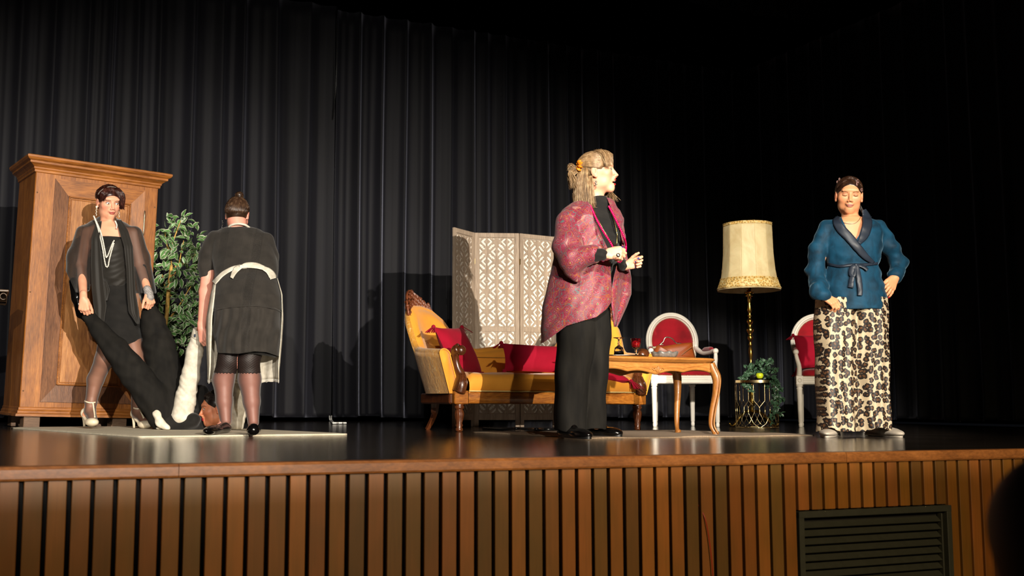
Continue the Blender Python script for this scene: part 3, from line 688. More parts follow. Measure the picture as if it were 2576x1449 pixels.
# carved crests on the two high ends
for sgn, ic in ((-1, 32.0), (1, 88.0)):
    b = MB(); rows = []
    sil = [(-17, .0), (-16, .05), (-13, .075), (-11, .062), (-9, .10), (-6, .112), (-3, .118), (0, .108), (2, .118), (4, .09), (7, .085), (9, .062), (12, .068), (14, .045), (16, .05), (18, .02), (20, .035), (22, .0)]
    js = np.linspace(-17, 22, 66); V = []
    hole = lambda j, z: (((j + 3.6) / 3.2) ** 2 + ((z - .052) / .02) ** 2) < 1
    nz = 14; grid = {}
    for a, j in enumerate(js):
        fi = np.clip(ic + .33 * (j if sgn < 0 else -j), 1, 119); i0_ = int(fi); fr_ = fi - i0_
        h = float(interp(cum[i0_] * (1 - fr_) + cum[min(i0_ + 1, 120)] * fr_, HP)); H = float(np.interp(j, [q[0] for q in sil], [q[1] for q in sil]))
        for k in range(nz):
            z = -.02 + (H + .02) * k / (nz - 1); relief = .006 * math.sin(j * 2.1 + z * 60) + .005 * math.sin(j * 1.2 - z * 110)
            base = shell(i0_, h, 0) * (1 - fr_) + shell(min(i0_ + 1, 120), h, 0) * fr_; nn = SNM[i0_]
            grid[(a, k)] = (base + [0, 0, z] + nn * (z * .15), nn, relief, hole(j, z))
    for side in (-1, 1):
        V = []; idx = {}
        for (a, k), (p, nn, rl, ho) in grid.items(): idx[(a, k)] = len(V); V.append(p + nn * side * (.016 + rl * (1 if side < 0 else .4)))
        Fc = []
        for a in range(65):
            for k in range(nz - 1):
                if grid[(a, k)][3] and grid[(a + 1, k + 1)][3]: continue
                q = (idx[(a, k)], idx[(a + 1, k)], idx[(a + 1, k + 1)], idx[(a, k + 1)]); Fc.append(q if side < 0 else q[::-1])
        b.add(V, Fc)
    rim = [grid[(a, nz - 1)] for a in range(66)]
    b.tube([p for (p, *_) in rim], .010, 8)
    hl = [grid[(int(np.clip((3.4 * math.cos(t) - 3.6 + 17) / 39 * 65, 0, 65)), 0)][0] + [0, 0, .072 + .021 * math.sin(t)] for t in np.linspace(0, 2 * math.pi, 16)]
    b.tube(hl, .006, 6)
    for j, dz in ((-15, .05), (20.5, .035), (13, .062)):
        p = grid[(int((j + 17) / 39 * 65), nz - 1)][0]; b.ball(p + [0, 0, .004], .014, 10, 8)
    b.build('carved_crest', wood('crest_walnut', '2e120a', '6b341b', '9a5a38', (1, 1, 3), .35, 6, .5, .3) if sgn < 0 else bpy.data.materials['crest_walnut'], sofa)
# ------------------------------------------------------------------ cushions
crim = NT('crimson_cotton'); kv = crim.noise(crim.coords(), 180, 2); kb = crim.noise(crim.coords(), 9, 3)
crim.l(crim.ramp(kb, [(.3, lin('8c0420')), (.7, lin('9c0526'))]), crim.b.inputs['Base Color']); crim.set(rough=.85, sheen=.05, spec=.2); crim.bump(kv, .25, .003)
def sofw(x, y, z): 
    e = se / SL; n = np.array([-e[1], e[0], 0]); return so + e * x + n * y + np.array([0, 0, z])
def cushion(label, c, ex, ez, w, h, th, group=None, tassels=True, mat=None, seed=1, cat='cushion'):
    """c centre (world), ex/ez unit axes of the cushion face"""
    ex = np.array(ex, float); ex /= np.linalg.norm(ex); ez = np.array(ez, float); ez -= ex * (ez @ ex); ez /= np.linalg.norm(ez); ey = np.cross(ez, ex)
    t = thing('throw_cushion' if tassels else 'seat_cushion_pad', label, cat, c, group); n = 22; b = MB(); r = random.Random(seed); ph = r.uniform(0, 6)
    for sd in (-1, 1):
        pts = []
        for j in range(n):
            row = []
            for i in range(n):
                u, v = -1 + 2 * i / (n - 1), -1 + 2 * j / (n - 1); k = (1 - abs(u) ** 2.6) * (1 - abs(v) ** 2.6); k = max(k, 0) ** .55
                pin = 1 - .07 * (1 - abs(v) ** 2) * abs(u) ** 3; pin2 = 1 - .07 * (1 - abs(u) ** 2) * abs(v) ** 3
                d = th / 2 * k * (1 + .08 * math.sin(5 * u + ph) * math.sin(4 * v)); row.append(ex * u * w / 2 * pin + ez * v * h / 2 * pin2 + ey * sd * d)
            pts.append(row)
        b.grid(np.array(pts), flip=sd > 0)
    b.build('cover', mat or crim.m, t)
    if tassels:
        for (u, v) in ((-1, -1), (-1, 1), (1, 1), (1, -1)):
            q = MB(); o = ex * u * w / 2 + ez * v * h / 2; q.ball(o, .016, 10, 8); dn = ex * u * .5 + ez * (v * .2) + np.array([0, 0, -.8])
            for k in range(22):
                s_ = np.array([r.gauss(0, .012), r.gauss(0, .012), 0]); q.tube(spline([o + s_ * .4, o + dn * .03 + s_ * 1.2 + [0, -.004, 0], o + dn * .066 + s_ * 2.0], 6), .0028, 4)
            q.build('tassel', crim.m, t)
    return t
cushion('crimson tasselled cushion leaning in the left end of the yellow sofa', P(1153, 882, 7.98), (.60, .80, .05), (-.47, .12, .88), .36, .40, .13, seed=2)
cushion('long crimson tasselled cushion lying against the middle back of the yellow sofa', P(1345, 902, 8.13), (.95, .32, -.03), (-.08, .32, .95), .52, .225, .12, seed=3)
cushion('crimson tasselled cushion lying flat at the right end of the yellow sofa', P(1512, 945, 8.22), (.95, .32, -.06), (-.2, .9, .2), .36, .30, .11, seed=5)
# ================================================================== FOLDING SCREEN
gw = NT('whitewashed_wood'); gv_ = gw.noise(gw.coords((14, 14, .8)), 4, 5, .65, .5); g2 = gw.noise(gw.coords((40, 40, 2)), 6, 3)
gw.l(gw.mix(.5, gw.ramp(gv_, [(.3, lin('7d6a58')), (.5, lin('a08a73')), (.72, lin('bda78f'))]), gw.ramp(g2, [(.35, lin('86776a')), (.65, lin('bfae9b'))])), gw.b.inputs['Base Color']); gw.set(rough=.7); gw.bump(g2, .2, .002)
wht = plain('white_backing', 'e9e4da', .8)
HS = (P(1250, 586, 9.44)[2]); corners = [P(1139, 1000, 9.14), P(1193, 1000, 9.44), P(1307.5, 1000, 9.46), P(1399, 1000, 9.66)]
corners = [np.array([c[0], c[1], 0]) for c in corners]
scr = thing('folding_screen', 'three panel whitewashed wooden folding screen with carved fretwork behind the sofa', 'room divider', corners[1])
def in_hole(x, z):
    """x,z relative to lattice, period .175"""
    p = .1775; res = False
    for (ox, oz) in ((0, 0), (p / 2, p / 2)):
        u = (x - ox + p / 2) % p - p / 2; w = (z - oz + p / 2) % p - p / 2; au, aw = abs(u), abs(w)
        d = au / .051 + aw / .051   # chevrons
        if .56 < d < 1.02 and au > .008 + .0 * aw and aw < .041: 
            if not (aw > .034 and au < .009): res = True
        if au < .003 and aw < .003: res = True
    # stepped lozenges halfway between
    for (ox, oz, sg) in ((p / 4, p / 4, -1), (-p / 4, -p / 4, -1), (p / 4, -p / 4, 1), (-p / 4, p / 4, 1)):
        u = (x - ox + p / 2) % p - p / 2; w = (z - oz + p / 2) % p - p / 2
        if abs(u) < .032 and abs(w) < .032:
            for kk in (-1.5, -.5, .5, 1.5):
                if abs(u - kk * .0115) < .0122 - .002 * (abs(kk) > 1) and abs(w - sg * kk * .0112) < .0100 - .002 * (abs(kk) > 1): res = True
    return res
for k in range(3):
    a, c = corners[k], corners[k + 1]; e = c - a; L = np.linalg.norm(e); e /= L; nrm = np.array([e[1], -e[0], 0]); L -= .006; a = a + e * .003
    R = np.stack([e, -nrm, [0, 0, 1]], 1); prt = None
    def pb(mb, x0, x1, z0, z1, d0, d1, bev=.002): mb.box(a + e * (x0 + x1) / 2 - nrm * (d0 + d1) / 2 + [0, 0, (z0 + z1) / 2], (x1 - x0, d1 - d0, z1 - z0), bev, None, R)
    sw_ = .036; zl = .055; b = MB(); off = np.array(scr.location)
    pb(b, 0, sw_, 0, HS, -.011, .011); pb(b, L - sw_, L, 0, HS, -.011, .011); pb(b, sw_, L - sw_, HS - .04, HS, -.009, .009)
    zm = P(1250, 828, 9.45)[2]; pb(b, sw_, L - sw_, zm - .021, zm + .021, -.009, .009); pb(b, sw_, L - sw_, zl, zl + .055, -.009, .009)
    root = b.build('panel_frame', gw.m, scr, smooth=False, off=off)
    cell = .00375; x0, x1 = sw_, L - sw_; Wd = x1 - x0; nx = int(Wd / cell); cell = Wd / nx; z0, z1 = zl + .055, HS - .04; nz = int((z1 - z0) / cell)
    mk = np.zeros((nx, nz), bool)
    for i in range(nx):
        for j in range(nz):
            x = (i + .5) * cell - Wd / 2 + .1775 / 2; z = z1 - (z0 + (j + .5) * cell) - .038
            if 1 < i < nx - 2 and 1 < j < nz - 2 and abs(z0 + j * cell - zm) > .023: mk[i, j] = in_hole(x, z)
    sol = ~mk; V = []; Fc = []; vi = {}
    def vid(i, j, s_):
        if (i, j, s_) not in vi: vi[(i, j, s_)] = len(V); V.append(a + e * (x0 + i * cell) + nrm * s_ + [0, 0, z0 + j * cell])
        return vi[(i, j, s_)]
    fs, bs = .005, -.003
    for i in range(nx):
        for j in range(nz):
            if sol[i, j]:
                Fc.append((vid(i, j, fs), vid(i + 1, j, fs), vid(i + 1, j + 1, fs), vid(i, j + 1, fs)))
            else:
                for (di, dj, p, q) in ((-1, 0, (0, 0), (0, 1)), (1, 0, (1, 1), (1, 0)), (0, -1, (1, 0), (0, 0)), (0, 1, (0, 1), (1, 1))):
                    if sol[i + di, j + dj]: Fc.append((vid(i + p[0], j + p[1], fs), vid(i + q[0], j + q[1], fs), vid(i + q[0], j + q[1], bs), vid(i + p[0], j + p[1], bs)))
    mesh('fretwork', V, Fc, gw.m, root, False, off=off)
    b = MB(); pb(b, sw_ - .002, L - sw_ + .002, z0, z1, .003, .006, 0); b.build('backing', wht, root, smooth=False, off=off)
    if k > 0:
        hgm = plain('brass_hinge', 'b59a63', .35, metal=1.) if k == 1 else bpy.data.materials['brass_hinge']
        for z in (HS * .2, HS * .85): b = MB(); b.box(a - e * .003 + [0, 0, z] + nrm * .008, (.012, .01, .05), .001, None, R); b.build('hinge', hgm, scr, smooth=False, off=off)
bc = MB(); q = [G(1215, 1078, .008), G(1260, 1080, .008), G(1300, 1078, .03), G(1335, 1079, .008), G(1380, 1080, .012), G(1440, 1078, .008)]; bc.tube(spline(q, 40), .009, 6); q = [G(1330, 1079, .03), G(1352, 1080, .04), G(1366, 1079, .01), G(1345, 1081, .008)]; bc.tube(spline(q, 20), .009, 6)
tag(bc.build('cable', plain('black_rubber_cable', '0a0a0b', .35)), 'black rubber cable lying on the floor beneath the sofa', 'cable')
# ================================================================== COFFEE TABLE
tf = G(1795, 1095); tr_ = G(1712, 1091); e2 = tr_ - tf; e2 /= np.linalg.norm(e2); e1 = np.array([e2[1], -e2[0], 0]); TL, TD = .90, .40
to = tf - e1 * TL
tbl = thing('coffee_table', 'carved light oak coffee table with cabriole legs in front of the red chair', 'table', to, rz=math.atan2(e1[1], e1[0]))
tw = wood('honey_oak', '7d4a18', 'a2672a', 'bb8140', (6, 1, 1), .4, 4., .1, .08); tw2 = wood('dark_oak_legs', '5c3413', '8b5520', 'a56e32', (1, 1, 6), .4, 3.5, .1, .08)
TT = .505
b = MB(); n = 96; outl = []
for k in range(n):
    a = 2 * math.pi * k / n; cx, sy = math.cos(a), math.sin(a); pw = 2 / 5.5
    x = TL / 2 + (TL / 2 + .055) * math.copysign(abs(cx) ** pw, cx); y = TD / 2 + (TD / 2 + .05) * math.copysign(abs(sy) ** pw, sy); outl.append((x, y, math.atan2(y - TD / 2, (x - TL / 2) * .4)))
rings = []
for (o, z) in ((-.03, TT), (-.012, TT), (-.004, TT - .004), (0, TT - .012), (-.004, TT - .018), (-.016, TT - .026), (-.02, TT - .034), (-.05, TT - .034)):
    rings.append([(TL / 2 + (x - TL / 2) * (1 + o / (TL / 2)) , TD / 2 + (y - TD / 2) * (1 + o / (TD / 2)), z) for (x, y, a) in outl])
b.grid(np.array(rings), closed_u=True, flip=True); b.add(rings[0], [tuple(range(n))]); b.add(rings[-1], [tuple(range(n))[::-1]])
b.build('tabletop', tw, tbl)
# aprons with a scalloped lower edge and bead
def apron(mb, A, B, scal, carve=False):
    A = np.array(A, float); B = np.array(B, float); e = (B - A) / np.linalg.norm(B - A); L = np.linalg.norm(B - A); nn = np.array([e[1], -e[0], 0]); m = 60; lo = []
    for i in range(m): u = i / (m - 1); lo.append(scal(u))
    for s_, f in ((.010, False), (-.010, True)): mb.grid(np.array([[A + e * L * i / (m - 1) + nn * s_ + [0, 0, lo[i]] for i in range(m)], [A + e * L * i / (m - 1) + nn * s_ + [0, 0, TT - .034] for i in range(m)]]), flip=f)
    mb.tube([A + e * L * i / (m - 1) + nn * .004 + [0, 0, lo[i] + .006] for i in range(m)], .0105, 8)
    mb.tube([A + e * L * i / (m - 1) + nn * .011 + [0, 0, lo[i] + .020] for i in range(m)], .002, 5)
    return e, nn, L
sc1 = lambda u: .41 + .018 * abs(math.sin(math.pi * (u * 4 + .0))) ** .8 * (1 if abs(u - .5) > .25 else .6) - .016 * math.exp(-((u - .5) / .1) ** 2)
b = MB(); e, nn, L = apron(b, (.02, 0, 0), (TL - .02, 0, 0), sc1)
apron(b, (TL, .02, 0), (TL, TD - .02, 0), lambda u: .415 + .015 * math.sin(math.pi * u)); apron(b, (TL - .02, TD, 0), (.02, TD, 0), sc1); apron(b, (0, TD - .02, 0), (0, .02, 0), lambda u: .415 + .015 * math.sin(math.pi * u))
b.build('apron', tw, tbl)
# carved shell ornament: local x found from its place on the front apron
xo = None
for xx in np.linspace(.1, .8, 200):
    w = to + e1 * xx + np.array([0, 0, .43])
    if xo is None and proj(w)[0] > 1652: xo = xx
b = MB()
for k in range(5):
    a0 = (k - 2) * .42; b.tube(spline([(xo + .012 * math.sin(a0), -.014, .405), (xo + .022 * math.sin(a0), -.017, .425), (xo + .024 * math.sin(a0), -.014, .446 - .008 * abs(k - 2))], 10), np.linspace(.003, .0055, 10), 6)
for s_ in (-1, 1): b.tube([(xo + s_ * (.03 + .014 * math.cos(t) * (1 - t / 9)), -.013, .425 + .013 * math.sin(t) * (1 - t / 9)) for t in np.linspace(0, 6.6, 26)], .004, 6)
b.build('carved_shell', tw, tbl)
for (x, y, sx, sy) in ((TL, 0, 1, -1), (TL, TD, 1, 1), (0, 0, -1, -1), (0, TD, -1, 1)):
    q = spline([(x - .006 * sx, y - .004 * sy, TT - .034), (x + .002 * sx, y + .002 * sy, .44), (x + .022 * sx, y + .018 * sy, .37), (x + .018 * sx, y + .012 * sy, .28), (x - .002 * sx, y - .004 * sy, .16), (x - .01 * sx, y - .01 * sy, .07), (x + .004 * sx, y + .004 * sy, .022), (x + .014 * sx, y + .012 * sy, .0)], 40)
    b = MB(); b.tube(q, np.interp(np.linspace(0, 1, 40), [0, .12, .25, .5, .8, .93, 1], [.026, .028, .031, .021, .0145, .019, .018]), 12, up=(sx, sy, 0))
    b.tube(q[4:36] + np.array([sx * .0, sy * .02 - .012, 0]), .006, 6)
    b.ball((x + .012 * sx, y + .008 * sy, .016), (.022, .022, .016), 10, 8); b.build('leg', tw2, tbl)
# ------------------------------------------------------------------ on the table
def on_table(px, yy): # local y fixed
    for xx in np.linspace(.0, 1., 400):
        w = to + e1 * xx + e2 * yy + np.array([0, 0, TT])
        if proj(w)[0] >= px: return w
glass = NT('crystal_glass'); glass.b.inputs['Base Color'].default_value = (1, 1, 1, 1); glass.set(rough=.03, trans=1., ior=1.5, spec=.6)
wine = NT('red_wine'); wine.b.inputs['Base Color'].default_value = (.55, .01, .02, 1); wine.set(rough=.05, trans=.6, ior=1.34)
tray = on_table(1560, .16); sv = NT('silver_tray'); sv.b.inputs['Base Color'].default_value = (.25, .22, .18, 1); sv.set(rough=.25, metal=1.)
b = MB(); b.lathe([(.001, .0), (.12, .0), (.13, .004), (.14, .012), (.138, .0135), (.128, .006), (.001, .004)], (0, 0, 0), 40, cap=False, sx=1.2, sy=.7); b.xf(None, tray + [0, 0, .0005])
tag(b.build('serving_tray', sv.m), 'dark oval metal serving tray under the glasses on the coffee table', 'tray')
def goblet(name, label, base, flip, filled):
    t = thing(name, label, 'glass', base)
    outer = [(.036, 0), (.035, .003), (.012, .008), (.006, .014), (.0055, .03), (.009, .04), (.006, .048), (.014, .056), (.027, .066), (.031, .085), (.034, .122)]
    inn = [(.0325, .122), (.0295, .085), (.025, .068), (.010, .060), (.0005, .059)]
    b = MB(); V = outer + inn; b.lathe(V, (0, 0, 0), 40, flute=(16, .10, .055, .110), cap=False); b.add([(.0, 0, 0)] + [(.036 * math.cos(a), .036 * math.sin(a), 0) for a in np.linspace(0, 2 * math.pi, 40, endpoint=False)], [(0, 1 + (k + 1) % 40, 1 + k) for k in range(40)])
    if flip: b.xf(np.diag([1, -1, -1]), (0, 0, .1225))
    b.build('bowl_and_stem', glass.m, t)
    if filled:
        b = MB(); b.lathe([(.0005, .0605), (.0095, .0612), (.0242, .0685), (.0288, .086), (.0298, .096), (.0005, .096)], (0, 0, 0), 32, cap=False); b.build('red_drink', wine.m, t)
    return t
goblet('wine_glass', 'empty cut crystal wine glass standing upside down on the tray', on_table(1557, .16) + [0, 0, .0065], True, False)
goblet('wine_glass', 'cut crystal wine glass filled with red drink on the coffee table', on_table(1600, .12) + [0, 0, .001], False, True)
b = MB(); V = []; n = 72; prof = [(.045, .0), (.07, .004), (.078, .012), (.088, .036), (.084, .04), (.07, .02), (.06, .012), (.001, .01)]
for (r_, z) in prof:
    for k in range(n):
        a = 2 * math.pi * k / n; q = r_ * (1 + (.05 * math.cos(a * 9) if z > .01 and r_ > .065 else 0)); V.append((q * math.cos(a), q * math.sin(a), z + (.004 * math.cos(a * 9) if z > .03 else 0)))
b.add(V, [(i * n + k, i * n + (k + 1) % n, (i + 1) * n + (k + 1) % n, (i + 1) * n + k) for i in range(7) for k in range(n)] + [tuple(range(n))[::-1]]); b.xf(None, on_table(1672, .12) + [0, 0, .001])
gl2 = NT('pressed_glass'); gl2.b.inputs['Base Color'].default_value = (.9, .86, .8, 1); gl2.set(rough=.08, trans=.9, ior=1.5); gl2.bump(gl2.noise(gl2.coords(), 120, 2, .5), .5, .004)
tag(b.build('glass_ashtray', gl2.m), 'round pressed glass ashtray with a scalloped rim on the coffee table', 'ashtray')
# ================================================================== ARMCHAIRS
wp = plain('cream_painted_wood', 'ece4d6', .45, .05, 14); redv = NT('red_velvet'); rv_ = redv.noise(redv.coords(), 7, 4)
redv.l(redv.ramp(rv_, [(.3, lin('7d0512')), (.7, lin('a80a1e'))]), redv.b.inputs['Base Color']); redv.set(rough=.8, sheen=.35, spec=.2)
studm = plain('brass_stud', 'c9a86a', .3, metal=1.)
def chair(label, loc, rz):
    t = thing('armchair', label, 'chair', loc, 'cream and red medallion armchairs', rz)
    W_, D_, TW = .275, .47, .17       # half front width, depth, half rear width; front at y=0
    for (x, y) in ((-W_, 0), (W_, 0), (-TW, D_), (TW, D_)):
        b = MB(); prof = [(.012, 0), (.016, .006), (.017, .03), (.013, .036), (.0185, .045), (.025, .33), (.027, .345), (.02, .352), (.029, .362), (.03, .38)]
        b.lathe(prof, (x, y, 0), 24, flute=(10, .16, .05, .33)); b.build('leg', wp, t)
        if y == 0: b = MB(); b.box((x, y, .415), (.062, .06, .08), .004); b.tube([(x + .015 * math.cos(a), -.031, .415 + .015 * math.sin(a)) for a in np.linspace(0, 6.28, 14)], .004, 5); b.build('corner_block', wp, t, smooth=False)
    for k, (A, B) in enumerate((((-W_, -.005), (W_, -.005)), ((W_, 0), (TW, D_)), ((TW, D_), (-TW, D_)), ((-TW, D_), (-W_, 0)))):
        b = MB(); A = np.array([*A, .415]); B = np.array([*B, .415]); e = (B - A) / np.linalg.norm(B - A); n_ = np.array([e[1], -e[0], 0])
        R = np.stack([e, -n_, [0, 0, 1]], 1); b.box((A + B) / 2, (np.linalg.norm(B - A), .04, .07), .006, None, R)
        for dz in (-.02, 0, .018): b.tube([A + n_ * .019 + e * .03 + [0, 0, dz], B + n_ * .019 - e * .03 + [0, 0, dz]], .006, 6)
        b.build('seat_rail', wp, t, smooth=False)
    pts = []
    for j in range(12):
        v = j / 11; row = []
        for k in range(40):
            a = 2 * math.pi * k / 40; c_, s_ = math.cos(a), math.sin(a); pw = .35; X = math.copysign(abs(c_) ** pw, c_); Y = math.copysign(abs(s_) ** pw, s_)
            w = W_ + (TW - W_) * (Y + 1) / 2; rr = [1, 1.0, .99, .97, .93, .86, .76, .62, .46, .3, .15, .01][j]; z = [.448, .46, .478, .492, .503, .511, .517, .521, .524, .526, .527, .527][j]
            row.append((X * w * rr * .97, D_ / 2 + Y * D_ / 2 * rr * .95, z))
        pts.append(row)
    b = MB(); b.grid(np.array(pts), closed_u=True); b.build('seat', redv.m, t)
    b = MB()
    for x in np.linspace(-W_ + .03, W_ - .03, 40): b.ball((x, -.016, .455), .0042, 6, 4)
    for x in np.linspace(0, 1, 26): b.ball((W_ - .01 + (TW - W_) * x, D_ * x, .456), .0042, 6, 4); b.ball((-W_ + .01 - (TW - W_) * x, D_ * x, .456), .0042, 6, 4)
    o = b.build('stud_trim', studm, t); tag(o, kind='stuff')
    # oval back: centre z .765
    lean = lambda z: D_ + .0 + (z - .45) * .16
    bz, rx, rz_ = .775, .215, .245
    ov = [(rx * math.cos(a), lean(bz + rz_ * math.sin(a)) - .02, bz + rz_ * math.sin(a)) for a in np.linspace(0, 2 * math.pi, 64, endpoint=False)]
    b = MB(); b.tube(ov, .030, 10, closed=True, up=(0, 1, 0), flat=.75); b.tube([(x * 1.0, y - .022, z) for x, y, z in ov], .012, 8, closed=True, up=(0, 1, 0)); b.build('back_frame', wp, t)
    pts = []
    for j in range(9):
        rr = [.97, .93, .86, .76, .62, .46, .3, .15, .01][j]; dy = [0, .014, .022, .028, .032, .034, .035, .036, .036][j]
        pts.append([(rx * rr * math.cos(a) * .93, lean(bz + rz_ * rr * math.sin(a) * .94) - .018 - dy, bz + rz_ * rr * .94 * math.sin(a)) for a in np.linspace(0, 2 * math.pi, 48, endpoint=False)])
    b = MB(); b.grid(np.array(pts), closed_u=True); b.add([(p[0], p[1] + .03, p[2]) for p in pts[0]], [tuple(range(48))]); b.build('back_pad', redv.m, t)
    b = MB()
    for a in np.linspace(0, 2 * math.pi, 90, endpoint=False): z = bz + (rz_ - .026) * math.sin(a); b.ball(((rx - .026) * math.cos(a), lean(z) - .038, z), .0038, 6, 4)
    tag(b.build('back_stud_trim', studm, t), kind='stuff')
    for s_ in (-1, 1):
        b = MB(); b.tube(spline([(s_ * .135, lean(.56) - .01, .58), (s_ * .15, D_ + .0, .5), (s_ * TW, D_, .43)], 10), .022, 8); b.build('back_support', wp, t)
        q = spline([(s_ * .21, lean(.70) - .02, .72), (s_ * .235, .33, .665), (s_ * .262, .2, .66), (s_ * .28, .1, .672), (s_ * .285, .065, .672)], 24)
        b = MB(); b.tube(q, np.linspace(.022, .019, 24), 10); b.ball((s_ * .286, .055, .668), (.026, .028, .026), 12, 10)
        q2 = spline([(s_ * .286, .06, .655), (s_ * .28, .035, .6), (s_ * .268, .02, .53), (s_ * W_, .0, .45)], 20); b.tube(q2, np.linspace(.016, .024, 20), 10); b.build('arm', wp, t)
        b = MB(); q = spline([(s_ * .238, .32, .69), (s_ * .262, .2, .692), (s_ * .278, .11, .69)], 16); b.tube(q, np.concatenate([np.linspace(.008, .021, 4), np.full(8, .021), np.linspace(.021, .008, 4)]), 10); b.build('arm_pad', redv.m, t)
    return t
c1 = G(1648, 1073.5); c1 = P(1648, 1073, 9.45); CH1 = np.array([c1[0] + .272, 9.45, 0]); chair('cream and red oval back armchair behind the coffee table, brown bag on its seat', CH1, 0.)
c2 = P(2014, 1074, 9.55); a2 = -.13; CH2 = np.array([c2[0] + .275 * math.cos(a2), 9.55 + .275 * math.sin(a2), 0]); chair('cream and red oval back armchair half hidden behind the woman in leopard trousers', CH2, a2)
cushion('plain crimson cushion standing on the half hidden armchair', CH2 + [-.06, .2, .68], (1, -.1, .04), (0, .25, 1), .36, .32, .13, tassels=True, seed=8)
# handbag on the first chair
bag = thing('handbag', 'tan leather handbag with a silver handle lying on the red armchair', 'bag', CH1 + [0, .12, .54])
lth = plain('tan_leather', 'a5501f', .4, .08, 18, .05); BO = np.array(bag.location); BY = BO[1]
def BP(x, y, dy=0): return P(x, y, BY + dy) - BO
o_ = [(1653, 868), (1660, 872), (1700, 866), (1735, 862), (1741, 866), (1744, 885), (1750, 905), (1757, 932), (1690, 938), (1652, 940), (1640, 915), (1646, 880)]
cxy = np.mean([(x, y) for x, y in o_], axis=0); outl = spline(np.array([(x, y, 0) for x, y in o_ + [o_[0]]]), 60)[:-1]; b = MB(); pts = []
for (k, d) in ((.02, -.062), (.5, -.06), (.8, -.052), (.94, -.038), (1, -.02), (1, .02), (.94, .038), (.8, .05), (.02, .055)):
    pts.append([BP(cxy[0] + (x - cxy[0]) * k, cxy[1] + (y - cxy[1]) * k, 0) + np.array([0, d * (1.25 if y > 900 else .8), 0]) for x, y, _ in outl])
b.grid(np.array(pts), closed_u=True, flip=True); b.build('body', lth, bag)
b = MB(); b.tube([BP(x, y) + [0, -.066, 0] for x, y in ((1738, 872), (1712, 892), (1690, 912), (1672, 925))], .0022, 5); b.tube([BP(x, y) + [0, -.058, 0] for x, y in ((1739, 874), (1743, 890), (1749, 912), (1753, 930))], .003, 5); b.build('seam', plain('pale_stitching', 'b98a5c', .5), bag)
slv = plain('polished_silver', 'dcd8d0', .15, metal=1.)
b = MB(); q = spline([BP(1658, 868), BP(1668, 860), BP(1673, 850), BP(1682, 848.5), BP(1692, 853), BP(1700, 862), BP(1710, 864)], 40); b.tube(q, .0055, 8); b.build('handle', slv, bag)
for q_, d_ in ((BP(1664, 867), (.035, .016, .012)), (BP(1708, 864), (.04, .016, .01)), (BP(1646, 874), (.04, .02, .02))): b = MB(); b.box(q_, d_, .003); b.build('clasp', slv, bag, smooth=False)
# ================================================================== FLOOR LAMP
LY = 9.62; lp = P(1893, 1070, LY); lp[2] = 0
lamp = thing('floor_lamp', 'tall turned brass floor lamp with a large parchment shade', 'lamp', lp)
zz = lambda y: P(1893, y, LY)[2]
brass = NT('antique_brass'); brass.l(brass.ramp(brass.noise(brass.coords(), 14, 3), [(.3, lin('8a6420')), (.7, lin('d9b55c'))]), brass.b.inputs['Base Color']); brass.set(rough=.22, metal=1.)
s_ = 1 / (F / LY); yr = [(735, 12), (738, 12), (741, 6), (745, 11), (747, 4), (756, 5), (758, 4), (765, 4), (780, 6), (785, 4), (790, 3.2), (795, 5), (797, 3.5), (800, 3.5), (804, 7), (809, 8), (814, 6), (817, 3.5), (820, 5), (822, 4.5), (826, 8), (830, 9), (835, 8), (840, 4), (843, 5), (846, 6), (851, 7), (856, 5), (859, 3), (864, 3), (868, 5), (870, 3.2), (885, 5.5), (897, 4.5), (903, 3), (915, 3.5), (918, 5), (920, 3.5), (930, 5), (938, 7), (945, 8), (950, 5), (955, 3.5), (985, 3.5), (995, 7), (1000, 4), (1010, 7), (1016, 7.5), (1022, 4), (1030, 3.5), (1036, 4)]
b = MB(); b.lathe([(r_ * s_, zz(y)) for y, r_ in yr[::-1]], (0, 0, 0), 24); b.build('pole', brass.m, lamp)
for ang, nm in ((195, 0), (-35, 1), (75, 2)):
    a = math.radians(ang); d = np.array([math.cos(a), math.sin(a), 0]); q = spline([d * .0 + [0, 0, .135], d * .06 + [0, 0, .135], d * .12 + [0, 0, .09], d * .17 + [0, 0, .03], d * .205 + [0, 0, .012], d * .225 + [0, 0, .03]], 24)
    b = MB(); b.tube(q, np.interp(np.linspace(0, 1, 24), [0, .6, 1], [.014, .013, .007]), 8); b.ball(q[-1], .009, 8, 6); b.build('foot', brass.m, lamp)
shm = NT('parchment_shade'); sn = shm.noise(shm.coords((1, 1, .7)), 7, 5, .6, .8)
shm.l(shm.ramp(sn, [(.3, lin('bda273')), (.7, lin('dac598'))]), shm.b.inputs['Base Color']); shm.set(rough=.6); shm.b.inputs['Subsurface Weight'].default_value = .1
sh = [(567, 60), (575, 61), (600, 61.5), (640, 62.5), (680, 66), (705, 70), (727, 78), (731, 79)]
def shade(y, r_, k): # octagonal panels slightly bowed
    n = 12; out = []
    for i in range(96):
        a = 2 * math.pi * (i + 4) / 96; ph = (a * n / (2 * math.pi)) % 1; rr = r_ * s_ * (math.cos(math.pi / n) / math.cos((ph - .5) * 2 * math.pi / n)) ** .8 * k; out.append((rr * math.cos(a), rr * math.sin(a), zz(y)))
    return out
ys = np.linspace(567, 731, 18); b = MB(); b.grid(np.array([shade(y, float(np.interp(y, [q[0] for q in sh], [q[1] for q in sh])), 1.) for y in ys]), closed_u=True, flip=True)
shade_o = solid(b.build('lamp_shade', shm.m, lamp), .003)
b = MB()
for i in range(12):
    a = 2 * math.pi * i / 12; b.tube([(math.cos(a) * float(np.interp(y, [q[0] for q in sh], [q[1] for q in sh])) * s_ * 1.004, math.sin(a) * float(np.interp(y, [q[0] for q in sh], [q[1] for q in sh])) * s_ * 1.004, zz(y)) for y in ys], .0016, 4)
